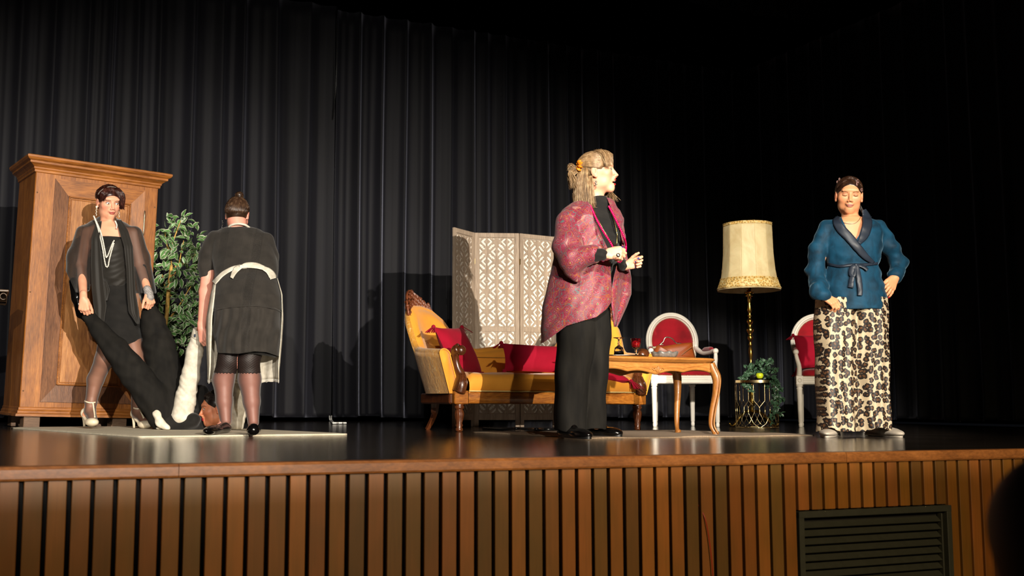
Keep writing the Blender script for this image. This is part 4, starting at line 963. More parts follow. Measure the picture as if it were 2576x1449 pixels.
b.build('shade_rib', plain('shade_seam', 'b59a66', .6), shade_o)
trm = NT('gold_braid'); tv = trm.n('ShaderNodeTexVoronoi', Scale=60.); trm.l(trm.coords(), tv.inputs['Vector']); trm.l(trm.ramp(tv.outputs['Distance'], [(.15, lin('6f6a4c')), (.4, lin('c99a45')), (.7, lin('d9c48a'))]), trm.b.inputs['Base Color']); trm.set(rough=.55); trm.bump(tv.outputs['Distance'], .6, .005)
for (ya, yb, r0, r1) in ((703, 727, 70.2, 78.6), (564.5, 569.5, 60.4, 60.6)):
    b = MB(); b.grid(np.array([shade(y, r_, 1.012) for y, r_ in ((ya, r0), ((ya + yb) / 2, (r0 + r1) / 2), (yb, r1))]), closed_u=True, flip=True)
    for y, r_ in ((ya, r0), (yb, r1)): b.tube(shade(y, r_, 1.015)[::2], .003, 5, closed=True)
    solid(b.build('braid_trim', trm.m, shade_o), .002)
b = MB(); b.lathe([(.02, zz(738)), (.022, zz(715)), (.016, zz(700)), (.03, zz(680)), (.03, zz(660)), (.001, zz(640))], (0, 0, 0), 16)
for a in (0, 2.1, 4.2): b.tube([(0, 0, zz(585)), (math.cos(a) * 60 * s_, math.sin(a) * 60 * s_, zz(570))], .002, 4)
b.tube([(0, 0, zz(640)), (0, 0, zz(585))], .003, 5); b.build('lamp_holder', brass.m, lamp)
# ------------------------------------------------------------------ wire plant stand + trailing plant + apple
WY = 9.22; wp_ = P(1905, 1072, WY); wp_[2] = 0
st = thing('plant_stand', 'round gold wire side table in front of the brass lamp', 'side table', wp_)
rr = 51.5 / (F / WY); Ht = P(1905, 957, WY)[2]; gold = NT('gold_wire'); gold.b.inputs['Base Color'].default_value = (.75, .58, .3, 1); gold.set(rough=.2, metal=1.)
circ = lambda r_, z, n=60: [(r_ * math.cos(a), r_ * math.sin(a), z) for a in np.linspace(0, 2 * math.pi, n, endpoint=False)]
b = MB(); 
for (r0, z0, r1, z1) in ((rr, Ht - .022, rr, Ht), (rr - .004, Ht, rr - .004, Ht - .022)): b.grid(np.array([circ(r0, z0), circ(r1, z1)]), closed_u=True)
b.grid(np.array([circ(rr, Ht), circ(rr - .004, Ht)]), closed_u=True); b.build('top_ring', gold.m, st)
mir = NT('smoked_mirror'); mir.b.inputs['Base Color'].default_value = (.1, .09, .08, 1); mir.set(rough=.05, metal=.8)
b = MB(); b.add(circ(rr - .005, Ht - .006), [tuple(range(60))]); b.build('top_plate', mir.m, st)
b = MB(); b.tube(circ(rr, .006), .004, 6, closed=True); b.build('base_ring', gold.m, st)
NW = 12
for k in range(NW):
    for s2 in (-1, 1):
        a0 = 2 * math.pi * k / NW + .1; pth = []
        for z, da in ((Ht - .02, .02), (Ht * .62, .02), (Ht * .56, .12), (Ht * .45, .9), (Ht * .40, 1.0), (Ht * .34, 1.05), (Ht * .22, .6), (Ht * .1, .05), (.006, .5 * 0 - .0)):
            a = a0 + s2 * da * math.pi / NW * 1.0; pth.append((rr * math.cos(a), rr * math.sin(a), z))
        pth[-1] = (rr * math.cos(a0 - s2 * 1.0 * math.pi / NW), rr * math.sin(a0 - s2 * 1.0 * math.pi / NW), .006)
        b = MB(); b.tube(spline(pth, 36), .0024, 6); b.build('wire', gold.m, st)
tpn = thing('trailing_plant', 'artificial green trailing plant spilling over the gold wire side table', 'plant', wp_ + [0, 0, Ht]); TO = np.array(tpn.location)
def TP(px, py, dy=0.): return P(px, py, WY + dy) - TO
b = MB(); b.lathe([(.05, .0), (.06, .04), (.055, .045), (.001, .04)], (0, 0, 0), 20); b.build('pot', bpy.data.materials['black_pot'], tpn)
vines = [[(1905, 950), (1890, 930), (1875, 950), (1868, 965)], [(1905, 950), (1880, 940), (1862, 955)], [(1905, 950), (1900, 925), (1915, 912), (1940, 907)], [(1905, 950), (1925, 930), (1935, 910)], [(1905, 948), (1908, 930), (1905, 912)], [(1905, 950), (1930, 935), (1952, 933)],
         [(1915, 950), (1945, 950), (1955, 970), (1965, 985)], [(1915, 950), (1945, 955), (1952, 985), (1955, 1010), (1950, 1040), (1940, 1062)], [(1915, 950), (1940, 960), (1945, 1000), (1950, 1030), (1965, 1042)], [(1905, 955), (1925, 965), (1930, 975)], [(1900, 955), (1885, 965), (1890, 985)], [(1915, 950), (1948, 960), (1958, 1000), (1972, 1010)], [(1905, 950), (1895, 925), (1880, 925)], [(1915, 950), (1950, 960), (1952, 1020), (1940, 1050)], [(1900, 955), (1875, 955), (1872, 975)]]
sm_ = MB(); fo = MB(); r = np.random.default_rng(8)
for vi_, vn in enumerate(vines):
    pts = spline([TP(x, y, (-.19 if y > 965 or x > 1940 else -.06 + .12 * (k % 2)) if k else 0) for k, (x, y) in enumerate(vn)], 26); sm_.tube(pts, .0016, 4)
    for p in pts[3:]:
        for _ in range(3):
            d = r.normal(size=3) + [0, -.3, .2]; leaf(fo, p + r.normal(size=3) * .006, d, r.normal(size=3) * .5 + [0, -1, .5], r.uniform(.022, .04), r.uniform(.007, .011), np.array(lin('2c4a33')) * r.uniform(.6, 1.5), np.array(lin('5d7a5c')) * r.uniform(.7, 1.3), .1)
sm_.build('stem', plain('green_stem', '3c5a30', .5), tpn); fo.build('foliage', lm, tpn)
ap = MB(); q = P(1911, 947, WY - .13); ap.lathe([(.001, .006), (.012, .0), (.022, .006), (.030, .022), (.031, .034), (.024, .047), (.012, .05), (.001, .044)], (q[0], q[1], P(1911, 953, WY - .13)[2]), 20)
tag(ap.build('apple', plain('yellow_green_fruit', 'b8c41e', .35, .15, 12)), 'yellow green apple nestled in the trailing plant', 'fruit')
# ================================================================== PEOPLE
skinm = colmat('skin', .48, spec=.35); skinm.node_tree.nodes['Principled BSDF'].inputs['Subsurface Weight'].default_value = .12
skinm.node_tree.nodes['Principled BSDF'].inputs['Subsurface Radius'].default_value = (.012, .004, .002)
def unit(v): v = np.asarray(v, float); return v / (np.linalg.norm(v) + 1e-12)
class Head:
    def __init__(s, c, yaw, pitch=0, roll=0, size=1.):
        y, p, r = map(math.radians, (yaw, pitch, roll)); f = np.array([math.sin(y), -math.cos(y), 0]); x = np.array([math.cos(y), math.sin(y), 0]); z = np.array([0, 0, 1.])
        f2 = f * math.cos(p) - z * math.sin(p); z2 = z * math.cos(p) + f * math.sin(p)
        x3 = x * math.cos(r) + z2 * math.sin(r); z3 = z2 * math.cos(r) - x * math.sin(r)
        s.R = np.stack([x3, f2, z3], 1); s.c = np.array(c, float); s.k = size
    def w(s, *q): return s.c + s.R @ (np.array(q, float) * s.k)
    def loc(s, X): return (X - s.c) @ s.R / s.k
    def build(s, sd, mouth=0., lids=False, ears=True, chub=0.):
        k = s.k; R = s.R; E = lambda c, r, kk, op='u': sd.ell(s.w(*c), np.array(r) * k, R, kk * k, op)
        E((0, -.014, .030), (.076, .093, .086), .01); E((0, .018, -.035), (.060 + chub, .066, .080), .03); E((0, .062, -.100 - mouth * .012), (.024 + chub, .020, .018), .035)
        for q in (-1, 1):
            E((q * .040, .052, -.022), (.026 + chub, .026, .026), .03); E((q * (.042 + chub), .010, -.070), (.019, .038, .026), .03)
        E((0, .076, .030), (.050, .014, .014), .02)
        for q in (-1, 1): E((q * .032, .102, -.001), (.019, .020, .012), .012, 's')
        for q in (-1, 1): E((q * .031, .0715, .000), (.0155, .0145, .0125), .003)
        sd.cone(s.w(0, .083, .008), s.w(0, .1015, -.029), .0080 * k, .0105 * k, .010 * k); E((0, .107, -.0325), (.0088, .0080, .0075), .004)
        for q in (-1, 1): E((q * .0115, .098, -.037), (.0075, .010, .007), .005)
        for q in (-1, 1): E((q * .006, .104, -.044), (.0032, .005, .003), .002, 's')
        E((0, .084, -.056), (.023, .012, .014), .014); E((0, .074 - mouth * .004, -.084 - mouth * .014), (.022, .013, .014), .012)
        z1 = -.0605 + mouth * .004; z2 = -.0705 - mouth * .018
        E((0, .0920, z1), (.020, .0068, .0046), .004); E((0, .0900 - mouth * .004, z2), (.017, .0075, .0055), .005)
        if mouth > .1: E((0, .097, (z1 + z2) / 2), (.0155, .017, .002 + .0075 * mouth), .002, 's')
        else: E((0, .106, (z1 + z2) / 2), (.024, .012, .0012), .002, 's')
        if lids:
            for q in (-1, 1): E((q * .031, .0745, .001), (.0155, .0135, .0128), .002)
        if ears:
            for q in (-1, 1):
                E((q * .078, -.012, -.008), (.0085, .019, .031), .006); E((q * .088, -.006, -.004), (.007, .011, .018), .003, 's'); E((q * .077, -.004, -.036), (.007, .009, .009), .006)
    def paint(s, X, C, gaze=(0, 0), lips=('a8302c'), iris='3b2a1c', lids=False, brow='3a2618', blush=.35, shadow=None, mouth=0., liner=1., browh=.021):
        q = s.loc(X); near = (np.abs(q) < [.11, .14, .15]).all(1)
        if not near.any(): return
        q = q[near]; c = C[near]; x, y, z = q.T; ax = np.abs(x); f = y > .03
        def mixm(m, col): 
            m = np.clip(m, 0, 1)[:, None]; return c * (1 - m) + np.array(lin(col) if isinstance(col, str) else col) * m
        g = lambda cx, cy, cz, r: np.exp(-(((ax - cx) / r[0]) ** 2 + ((y - cy) / r[1]) ** 2 + ((z - cz) / r[2]) ** 2))
        c = mixm(blush * 1.3 * g(.046, .055, -.028, (.022, .05, .016)), 'd8564a'); c = mixm(blush * .6 * g(0, .11, -.036, (.014, .02, .012)), 'd87060'); c = mixm(.5 * g(.085, -.008, -.01, (.01, .02, .03)), 'c86452')
        if shadow: c = mixm(.75 * f * g(.033, .09, .008, (.018, .05, .008)), shadow)
        z1 = -.0605 + mouth * .004; z2 = -.0705 - mouth * .018
        c = mixm(f * (y > .085) * ((((x / .0225) ** 2 + ((z - z1) / .0052) ** 2) < 1) | (((x / .0195) ** 2 + ((z - z2) / .0062) ** 2) < 1)) * 1., lips)
        if mouth > .1:
            c = mixm(((x / .0165) ** 2 + ((z - (z1 + z2) / 2) / (.002 + .0078 * mouth)) ** 2 < 1) * (y > .05) * (y < .0915) * 1., '2a0807'); c = mixm((ax < .014) * (np.abs(z - (z1 - .0055)) < .0028) * (y > .06) * (y < .0915) * 1., 'efe6d8')
        else: c = mixm(f * (y > .085) * (ax < .022) * (np.abs(z - (z1 + z2) / 2) < .0012) * .8, '4a1512')
        ex = ax - .032; gaze = (np.sign(x) * gaze[0], gaze[1])
        if not lids:
            eye = (((ex / .0122) ** 2 + (z / (.0052)) ** 2) < 1) * f * (y > .07); c = mixm(((ex / .0145) ** 2 + ((z - .0008) / .0072) ** 2 < 1) * f * (y > .07) * liner, '160d0a'); c = mixm(eye * 1., 'ebe4dc')
            c = mixm(eye * (((ex - gaze[0]) ** 2 + (z - gaze[1]) ** 2) < .0052 ** 2) * 1., iris); c = mixm(eye * (((ex - gaze[0]) ** 2 + (z - gaze[1]) ** 2) < .0025 ** 2) * 1., '050404')
        else: c = mixm((np.abs(z + .0058 - .25 * (ex / .015) ** 2 * .01) < .0017) * (np.abs(ex) < .0155) * f * (y > .065) * 1., '1a100c')
        bz = browh - 12 * (ax - .034) ** 2; c = mixm((np.abs(z - bz) < .0024) * (ax > .016) * (ax < .050) * f * (y > .04) * .75, brow)
        C[near] = c
SKIN = dict(M='e9a988', R='c98a62', L='e3a384', S='e09a86', D='c07a58')
def hand(sd, w, d, n, s=.95, curl=(40, 45, 50, 55), th=1, thumb=(.6, .75, -.25), tcurl=.35, k=.003, spread=0.):
    d = unit(d); n = unit(n - d * (np.dot(n, d))); t = np.cross(d, n) * th; w = np.array(w, float); tips = []
    o = [.030, .0105, -.0095, -.028]; L = [(.040, .025, .020), (.045, .028, .021), (.042, .026, .020), (.032, .020, .018)]; kn = [.084, .088, .083, .075]
    sd.cone(w - d * .035 * s, w + d * .018 * s, .024 * s, .023 * s, .012, fl=(n, 1.25)); cen = w + d * .055 * s
    for i in range(4): sd.cone(w + (d * .020 + t * o[i] * .62) * s, w + (d * kn[i] + t * o[i]) * s, .0145 * s, .0118 * s, .012 * s)
    sd.cone(w + (d * .02 + t * .018 - n * .008) * s, w + (d * .05 + t * .028 - n * .01) * s, .016 * s, .014 * s, .012 * s)
    for i in range(4):
        p = w + (d * kn[i] + t * o[i]) * s; a = 0; r = [.0100, .0090, .0082, .0070]
        if i == 3: r = [q * .88 for q in r]
        for j in range(3):
            a += math.radians(curl[i]) * (.75, 1.0, .6)[j]; q = p + ((d * math.cos(a) - n * math.sin(a)) + t * spread * (1.5 - i) * .1) * L[i][j] * s
            sd.cone(p, q, r[j] * s, r[j + 1] * s, k if j else .006); p = q
        tips.append((p, unit(d * math.sin(a) + n * math.cos(a)), r[3] * s))
    p = w + (d * .022 + t * .024 - n * .004) * s; tv = unit(d * thumb[0] + t * thumb[1] + n * thumb[2]); q = p + tv * .042 * s; sd.cone(p, q, .0145 * s, .0115 * s, .01 * s)
    tv2 = unit(tv + (d - t * .6 - n * .3) * tcurl); q2 = q + tv2 * .032 * s; sd.cone(q, q2, .0112 * s, .0098 * s, k); q3 = q2 + unit(tv2 + (d - t * .5 - n * .2) * tcurl) * .022 * s; sd.cone(q2, q3, .0098 * s, .0078 * s, k)
    tips.append((q3, unit(t * .3 + n), .0078 * s)); return tips
def paint_nails(X, C, tips, col):
    for (p, nn, r) in tips:
        d = X - p; m = (np.linalg.norm(d, axis=1) < r * 1.75) & (d @ nn > r * .45); C[m] = lin(col)
def bodycol(tone, painters):
    def f(V):
        b = np.array(lin(tone)); C = np.tile(b, (len(V), 1)); v = np.sin(V[:, 0] * 61 + V[:, 2] * 37) * np.sin(V[:, 1] * 53 + V[:, 2] * 71) * .04; C = C * (1 + v[:, None] * [.6, 1, 1.2])
        for p in painters: p(V, C)
        return np.clip(C, 0, 1)
    return f
def hairmat(name, dark, mid, light, rough=.5):
    t = NT(name); a = t.n('ShaderNodeAttribute', attribute_name='Col'); nz = t.noise(t.coords((1, 1, .8)), 45, 2, .5)
    t.l(t.mix(1, t.ramp(nz, [(.25, tuple((p + q) / 2 for p, q in zip(lin(dark), lin(mid)))), (.5, lin(mid)), (.75, tuple((p + q) / 2 for p, q in zip(lin(light), lin(mid))))]), a.outputs['Color'], 'MULTIPLY'), t.b.inputs['Base Color']); t.set(rough=rough, spec=.45); return t.m
def strand(mb, pts, r, c=1., n=9):
    mb.tube(spline(pts, n), np.concatenate([[r * .7], np.full(n - 3, r), [r * .6, r * .15]]), 4, (c, c, c))
def on_ell(hd, c, r, v, out=1.): v = unit(v); return hd.w(*(np.array(c) + np.array(r) * v * out))
def arcs(mb, hd, c, r, A, B, n, rad, rg, jit=.06, out=(1., 1.04), sag=0., lo=.6, hi=1.5):
    """strands over an ellipsoid from directions around A to directions around B (lists of dirs)"""
    for _ in range(n):
        u = rg.random() * (len(A) - 1); i = int(u); fu = u - i; a = unit(np.array(A[i]) * (1 - fu) + np.array(A[min(i + 1, len(A) - 1)]) * fu + rg.normal(size=3) * jit)
        u2 = u / max(1, len(A) - 1) * (len(B) - 1); i2 = int(u2); f2 = u2 - i2; b = unit(np.array(B[i2]) * (1 - f2) + np.array(B[min(i2 + 1, len(B) - 1)]) * f2 + rg.normal(size=3) * jit * .6)
        o = rg.uniform(*out); pts = []
        for t in np.linspace(0, 1, 6): v = unit(a * (1 - t) + b * t); pts.append(on_ell(hd, c, r, v, o + .02 * math.sin(math.pi * t)) + [0, 0, -sag * math.sin(math.pi * t)])
        strand(mb, pts, rad, rg.uniform(lo, hi))
def surf(sd, px, py, y0, y1, n=160, eps=.002):
    """first point where the sight line meets the surface (depth y0..y1)"""
    Ys = np.linspace(y0, y1, n); X = np.array([P(px, py, y) for y in Ys]); D = sd.ev(X); h = np.where(D < eps)[0]
    return X[h[0]] if len(h) else X[int(np.argmin(D))]
def px_of(X):
    q = X - CC; z = q @ FW; return U0 + F * (q @ CR) / z, V0 - F * (q @ CU) / z
def sheet(name, rows, mat, parent, off, th=.004, wav=(.006, 3, 0.), nu=20, nv=40, sub=None):
    """cloth sheet: rows=[(py, xl, xr, dyl, dyr)] at base depth rows[0] set by sub"""
    pts = []; Y0 = sub; rr = np.array([r for r in rows], float)
    ts = np.linspace(0, len(rr) - 1, nv); k = np.arange(len(rr))
    for t in ts:
        py, xl, xr, a, b = [np.interp(t, k, rr[:, i]) for i in range(5)]; row = []
        pyl = py
        for u in np.linspace(0, 1, nu):
            dy = a + (b - a) * u + wav[0] * math.sin(2 * math.pi * wav[1] * u + wav[2] * t) * (.4 + .6 * t / (len(rr) - 1)); row.append(P(xl + (xr - xl) * u, py, Y0 + dy))
        pts.append(row)
    b = MB(); b.grid(np.array(pts)); return solid(b.build(name, mat, parent, off=off), th)
def shoe(heel, toe, w, h, top=.045, heelh=0., k=.015):
    """closed shoe: heel and toe on the ground (world), width w, instep height h"""
    heel, toe = np.array(heel, float), np.array(toe, float); d = toe - heel; L = np.linalg.norm(d); d /= L; s = np.cross(d, [0, 0, 1]); sd = SDF(); up = np.array([0, 0, 1.])
    R = np.stack([d, s, up], 1)
    sd.ell(toe - d * L * .24 + up * (.022), (L * .26, w / 2, .024 + .004), R, k); sd.ell(heel + d * L * .22 + up * (.028 + heelh), (L * .24, w * .40, .034), R, k)
    sd.cone(heel + d * L * .25 + up * (.028 + heelh), toe - d * L * .3 + up * .026, w * .36, w * .42, k, fl=(up, 1.5)); sd.cone(heel + d * L * .2 + up * (h * .7 + heelh), toe - d * L * .52 + up * (h * .62), w * .34, w * .30, k)
    sd.fn(lambda X: -(X[:, 2] - min(heel[2], toe[2])), (heel + toe) / 2, 9, 0, 'clip'); sd.p[-1] = (lambda X: -(X[:, 2] - min(heel[2], toe[2])), (heel + toe) / 2, 9., .001, 'x'); sd.p.pop(); sd.cone(heel + d * L * .2 + up * (.03 + heelh), toe - d * L * .22 + up * .024, w * .42, w * .44, .02, fl=(up, 1.7))
    z0 = min(heel[2], toe[2]); sd._a(lambda X: z0 - X[:, 2], (heel + toe) / 2, 9., .002, 'c'); return sd
_ev = SDF.ev
def ev2(s, X, prims=None):
    ps = prims if prims is not None else s.p; base = [q for q in ps if q[4] not in 'cD']; d = _ev(s, X, base)
    for (fn, c, r, k, op) in ps:
        if op == 'D': d = d + fn(X)
    for (fn, c, r, k, op) in ps:
        if op == 'c': d = np.maximum(d, fn(X))
    return d
SDF.ev = ev2
def disp(sd, fn): sd._a(fn, sd.p[0][1], 99., 0, 'D'); return sd
def clip(sd, fn): sd._a(fn, sd.p[0][1], 99., 0, 'c'); return sd
def shell_of(src, t):
    """thin cloth shell around another field, same prims, returned as a new SDF with one prim"""
    out = SDF(); up = [q for q in src.p if q[4] == 'u']; lo = np.min([q[1] - q[2] for q in up], 0); hi = np.max([q[1] + q[2] for q in up], 0)
    out.src = src; out._a(lambda X: np.abs(src.ev(X)) - t, (lo + hi) / 2, np.linalg.norm(hi - lo) / 2, 0, 'u'); return out
def cutcloth(src, clipf, name, mat, parent, h, off, th=.003):
    V, Q = src.mesh(h); D = clipf(V); keep = (D[Q] < 0).any(1); Q = Q[keep]; us = np.unique(Q); mp = -np.ones(len(V), int); mp[us] = np.arange(len(us)); V = V[us]; Q = mp[Q]
    for _ in range(3):
        D = clipf(V); m = D > 0
        if not m.any(): break
        g = np.stack([clipf(V[m] + np.eye(3)[i] * .001) - D[m] for i in range(3)], 1) / .001; n2 = (g ** 2).sum(1)[:, None]; st_ = g * D[m][:, None] / np.maximum(n2, .25); l = np.linalg.norm(st_, axis=1)[:, None]; V[m] -= st_ * np.minimum(1, h * 1.8 / (l + 1e-9))
    o = mesh(name, V, Q, mat, parent, True, off=off)
    return solid(o, th) if th else o
def wob(X, f, seed=0, n=5):
    r = np.random.default_rng(seed); o = np.zeros(len(X))
    for _ in range(n):
        k = unit(r.normal(size=3)) * f * r.uniform(.6, 1.4); k2 = unit(r.normal(size=3)) * f * .5; o += np.sin(X @ k + r.uniform(0, 6) + 1.6 * np.sin(X @ k2 + r.uniform(0, 6)))
    return o / n
def poly_x(py, pts): return np.interp(py, [p[1] for p in pts], [p[0] for p in pts])
# fabrics
blackc = NT('black_cloth'); blackc.l(blackc.ramp(blackc.noise(blackc.coords(), 14, 3), [(.3, lin('131211')), (.7, lin('1d1b19'))]), blackc.b.inputs['Base Color']); blackc.set(rough=.85, sheen=.12, spec=.2); blackc = blackc.m
blackd = NT('black_wool_trousers'); blackd.l(blackd.ramp(blackd.noise(blackd.coords((1, 1, .2)), 20, 4), [(.3, lin('141312')), (.7, lin('201e1b'))]), blackd.b.inputs['Base Color']); blackd.set(rough=.9, spec=.15); blackd = blackd.m
patent = plain('black_leather', '080707', .18, .1, spec=.6)
def sheer(name, c, a0, a1, rough=.5):
    t = NT(name); t.b.inputs['Base Color'].default_value = (*lin(c), 1); t.set(rough=rough, sheen=.3); tr = t.n('ShaderNodeBsdfTransparent'); mx = t.n('ShaderNodeMixShader'); lw = t.n('ShaderNodeLayerWeight', Blend=.45)
    mr = t.n('ShaderNodeMapRange'); mr.inputs['To Min'].default_value = a0; mr.inputs['To Max'].default_value = a1; t.l(lw.outputs['Facing'], mr.inputs['Value']); t.l(mr.outputs[0], mx.inputs[0])
    t.l(tr.outputs[0], mx.inputs[1]); t.l(t.b.outputs[0], mx.inputs[2]); t.l(mx.outputs[0], t.out.inputs['Surface']); return t.m
stockm = sheer('sheer_black_nylon', '2b2425', .46, .98, .5); chiff = sheer('black_chiffon', '1a1614', .6, .95, .6)
def paisley():
    t = NT('paisley_satin'); v = t.coords(); vr = t.n('ShaderNodeTexNoise', Scale=16., Detail=2.); t.l(v, vr.inputs['Vector']); mp = t.n('ShaderNodeVectorMath', operation='SCALE'); t.l(vr.outputs['Color'], mp.inputs[0]); mp.inputs['Scale'].default_value = .05
    ad = t.n('ShaderNodeVectorMath', operation='ADD'); t.l(v, ad.inputs[0]); t.l(mp.outputs[0], ad.inputs[1])
    def lay(sc, stops):
        vo = t.n('ShaderNodeTexVoronoi', Scale=sc); t.l(ad.outputs[0], vo.inputs['Vector']); return t.ramp(vo.outputs['Distance'], stops, 'CONSTANT'), vo.outputs['Color']
    a, ac = lay(20., [(0, lin('2f7d78')), (.10, lin('d8c04a')), (.15, lin('a8123f')), (.27, lin('c9848a')), (.31, lin('8c1238')), (.42, lin('c25a2e')), (.46, lin('a31a45')), (.62, lin('3f8a82')), (.67, lin('9c1d3c')), (.85, lin('d4a08c'))])
    b, bc = lay(75., [(0, lin('d9c26a')), (.14, lin('b01245')), (.34, lin('3a8f8a')), (.45, lin('b0233f')), (.62, lin('cf8f95')), (.72, lin('7c0f2c'))])
    e = t.n('ShaderNodeTexVoronoi', Scale=11., feature='DISTANCE_TO_EDGE'); t.l(ad.outputs[0], e.inputs['Vector']); er = t.ramp(e.outputs['Distance'], [(0, (1, 1, 1)), (.012, (1, 1, 1)), (.02, (0, 0, 0))])
    sel = t.ramp(t.noise(v, 7, 2), [(.42, (0, 0, 0)), (.5, (1, 1, 1))]); c = t.mix(sel, t.mix(.55, a, b), t.mix(.3, a, b)); c = t.mix(er, c, lin('b8663a')); c = t.mix(.22, c, lin('6f2a3c')); c = t.mix(1, c, (.60, .61, .64), 'MULTIPLY')
    t.l(c, t.b.inputs['Base Color']); t.set(rough=.52, spec=.3, sheen=.1); t.bump(t.noise(t.coords((1, 1, .4)), 25, 3), .15, .006); return t.m
paism = paisley()
def leopard():
    t = NT('leopard_print'); v = t.coords((1, 1, .82)); vr = t.n('ShaderNodeTexNoise', Scale=50., Detail=2.); t.l(v, vr.inputs['Vector']); mp = t.n('ShaderNodeVectorMath', operation='SCALE'); t.l(vr.outputs['Color'], mp.inputs[0]); mp.inputs['Scale'].default_value = .018
    ad = t.n('ShaderNodeVectorMath', operation='ADD'); t.l(v, ad.inputs[0]); t.l(mp.outputs[0], ad.inputs[1])
    sp = t.n('ShaderNodeSeparateXYZ'); t.l(ad.outputs[0], sp.inputs[0]); ym = t.n('ShaderNodeMath', operation='MULTIPLY_ADD'); t.l(sp.outputs[1], ym.inputs[0]); ym.inputs[1].default_value = .0; t.l(sp.outputs[0], ym.inputs[2]); cx = t.n('ShaderNodeCombineXYZ'); t.l(ym.outputs[0], cx.inputs[0]); t.l(sp.outputs[2], cx.inputs[1]); f1 = t.n('ShaderNodeTexVoronoi', Scale=33., voronoi_dimensions='2D', Randomness=.8); t.l(cx.outputs[0], f1.inputs['Vector'])
    nz = t.noise(v, 80, 2); val = t.mix(.25, f1.outputs['Distance'], nz); spot_ = t.ramp(val, [(.47, (1, 1, 1)), (.488, (0, 0, 0))]); inner = t.ramp(val, [(.25, (1, 1, 1)), (.28, (0, 0, 0))])
    c = t.mix(spot_, lin('ab9a7e'), t.mix(inner, lin('130b09'), lin('54371f'))); t.l(c, t.b.inputs['Base Color']); t.set(rough=.6); return t.m
leo = leopard()
vel = NT('petrol_velvet'); vel.l(vel.ramp(vel.noise(vel.coords((1, 1, .6)), 13, 4, .6, .5), [(.35, lin('052232')), (.65, lin('0b3a52'))]), vel.b.inputs['Base Color']); vel.set(rough=.7, sheen=.3, sheenr=.3, spec=.2); vel.b.inputs['Sheen Tint'].default_value = (.5, .8, 1, 1); vel = vel.m
sat = plain('slate_satin', '1c232e', .45, .1, 10, spec=.3); white_c = NT('white_cotton'); white_c.l(white_c.ramp(white_c.noise(white_c.coords(), 30, 3), [(.3, lin('bfb7a6')), (.7, lin('dbd4c5'))]), white_c.b.inputs['Base Color']); white_c.set(rough=.85); white_c = white_c.m
def eyelet(name):
    t = NT(name); tc = t.coords(); sx = t.n('ShaderNodeSeparateXYZ'); t.l(tc, sx.inputs[0])
    def m(op, a, b=None):
        n = t.n('ShaderNodeMath', operation=op)
        for i, v in enumerate((a, b)):
            if v is None: continue
            if hasattr(v, 'links'): t.l(v, n.inputs[i])
            else: n.inputs[i].default_value = v
        return n.outputs[0]
    band = m('GREATER_THAN', m('SINE', m('MULTIPLY', sx.outputs[0], 27.)), .7); d = m('MULTIPLY', m('SINE', m('MULTIPLY', sx.outputs[0], 620.)), m('SINE', m('MULTIPLY', sx.outputs[2], 620.)))
    dots = m('MULTIPLY', band, m('GREATER_THAN', d, .45)); t.l(t.mix(dots, t.ramp(t.noise(tc, 12, 3), [(.3, lin('262320')), (.7, lin('322e2a'))]), lin('020202')), t.b.inputs['Base Color']); t.set(rough=.88, spec=.2, sheen=.1)
    t.bump(m('ADD', m('MULTIPLY', dots, -1.), m('MULTIPLY', m('GREATER_THAN', m('SINE', m('MULTIPLY', sx.outputs[0], 108.)), .96), .6)), 1., .006); return t.m
eyem = eyelet('black_eyelet_cotton')
pearl = plain('pearl', 'e6dfd0', .2, .03, spec=.6)
def person(label, px, py, Y):
    g = P(px, py, Y); return thing('person', label, 'person', (g[0], Y, 0))
# ------------------------------------------------------------------ A: woman in the paisley kimono (facing right)
YA = 6.47
def A_(px, py, dy=0.): return P(px, py, YA + dy)
pa = person('woman in a paisley kimono jacket and wide black trousers, talking with raised hands', 1470, 1100, YA); OA = np.array(pa.location)
PXA = YA / F
def st(fn, rows, Y):
    out = []
    for (py, l, r, dy, ry) in rows: a, b = P(l, py, Y + dy), P(r, py, Y + dy); out.append((a[2], (a[0] + b[0]) / 2, Y + dy, (b[0] - a[0]) / 2, ry))
    return out
sa = SDF(); hA = Head(A_(1504, 434), 74, -6, 0, 1.06); hA.build(sa, mouth=.75)
sa.cone(hA.w(0, -.022, -.07), A_(1500, 528, .02), .047, .052, .03)
sa.stack(st(0, [(530, 1455, 1545, 0, .07), (555, 1428, 1560, 0, .10), (600, 1430, 1558, 0, .12), (690, 1430, 1525, 0, .12), (760, 1420, 1520, 0, .10), (820, 1420, 1515, 0, .09)], YA), .03)
wA1 = A_(1519, 640, -.30); sa.chain([A_(1430, 560), A_(1430, 655, -.16), wA1], [.05, .045, .027], .02)
tipsA = hand(sa, wA1 + [.012, 0, .0], (1, -.12, .08), (-.1, -1, .25), .98, (62, 68, 74, 80), th=-1, thumb=(.95, .5, -.5), tcurl=.25)
wA2 = A_(1574, 668, -.1); sa.chain([A_(1540, 575, .1), A_(1552, 650, .12), wA2], [.034, .034, .027], .02)
tipsB = hand(sa, wA2 + [.01, 0, 0], (1, -.25, .30), (.25, .9, .25), .88, (66, 92, 104, 106), th=1, thumb=(.75, .55, -.45), tcurl=.2)
for (h_, k_, a_) in (((1436, 850), (1437, 960), (1434, 1068)), ((1500, 850), (1500, 960), (1500, 1068))): sa.chain([A_(*h_), A_(*k_), A_(*a_)], [.06, .045, .03], .02)
def paintA(V, C): hA.paint(V, C, gaze=(-.0045, 0), lips='c0282c', iris='3a4a48', blush=.45, brow='8a6a4a', mouth=.75); paint_nails(V, C, tipsA + tipsB, '14206e')
sdfobj(sa, 'body', skinm, pa, .0031, OA, bodycol(SKIN['M'], [paintA]))
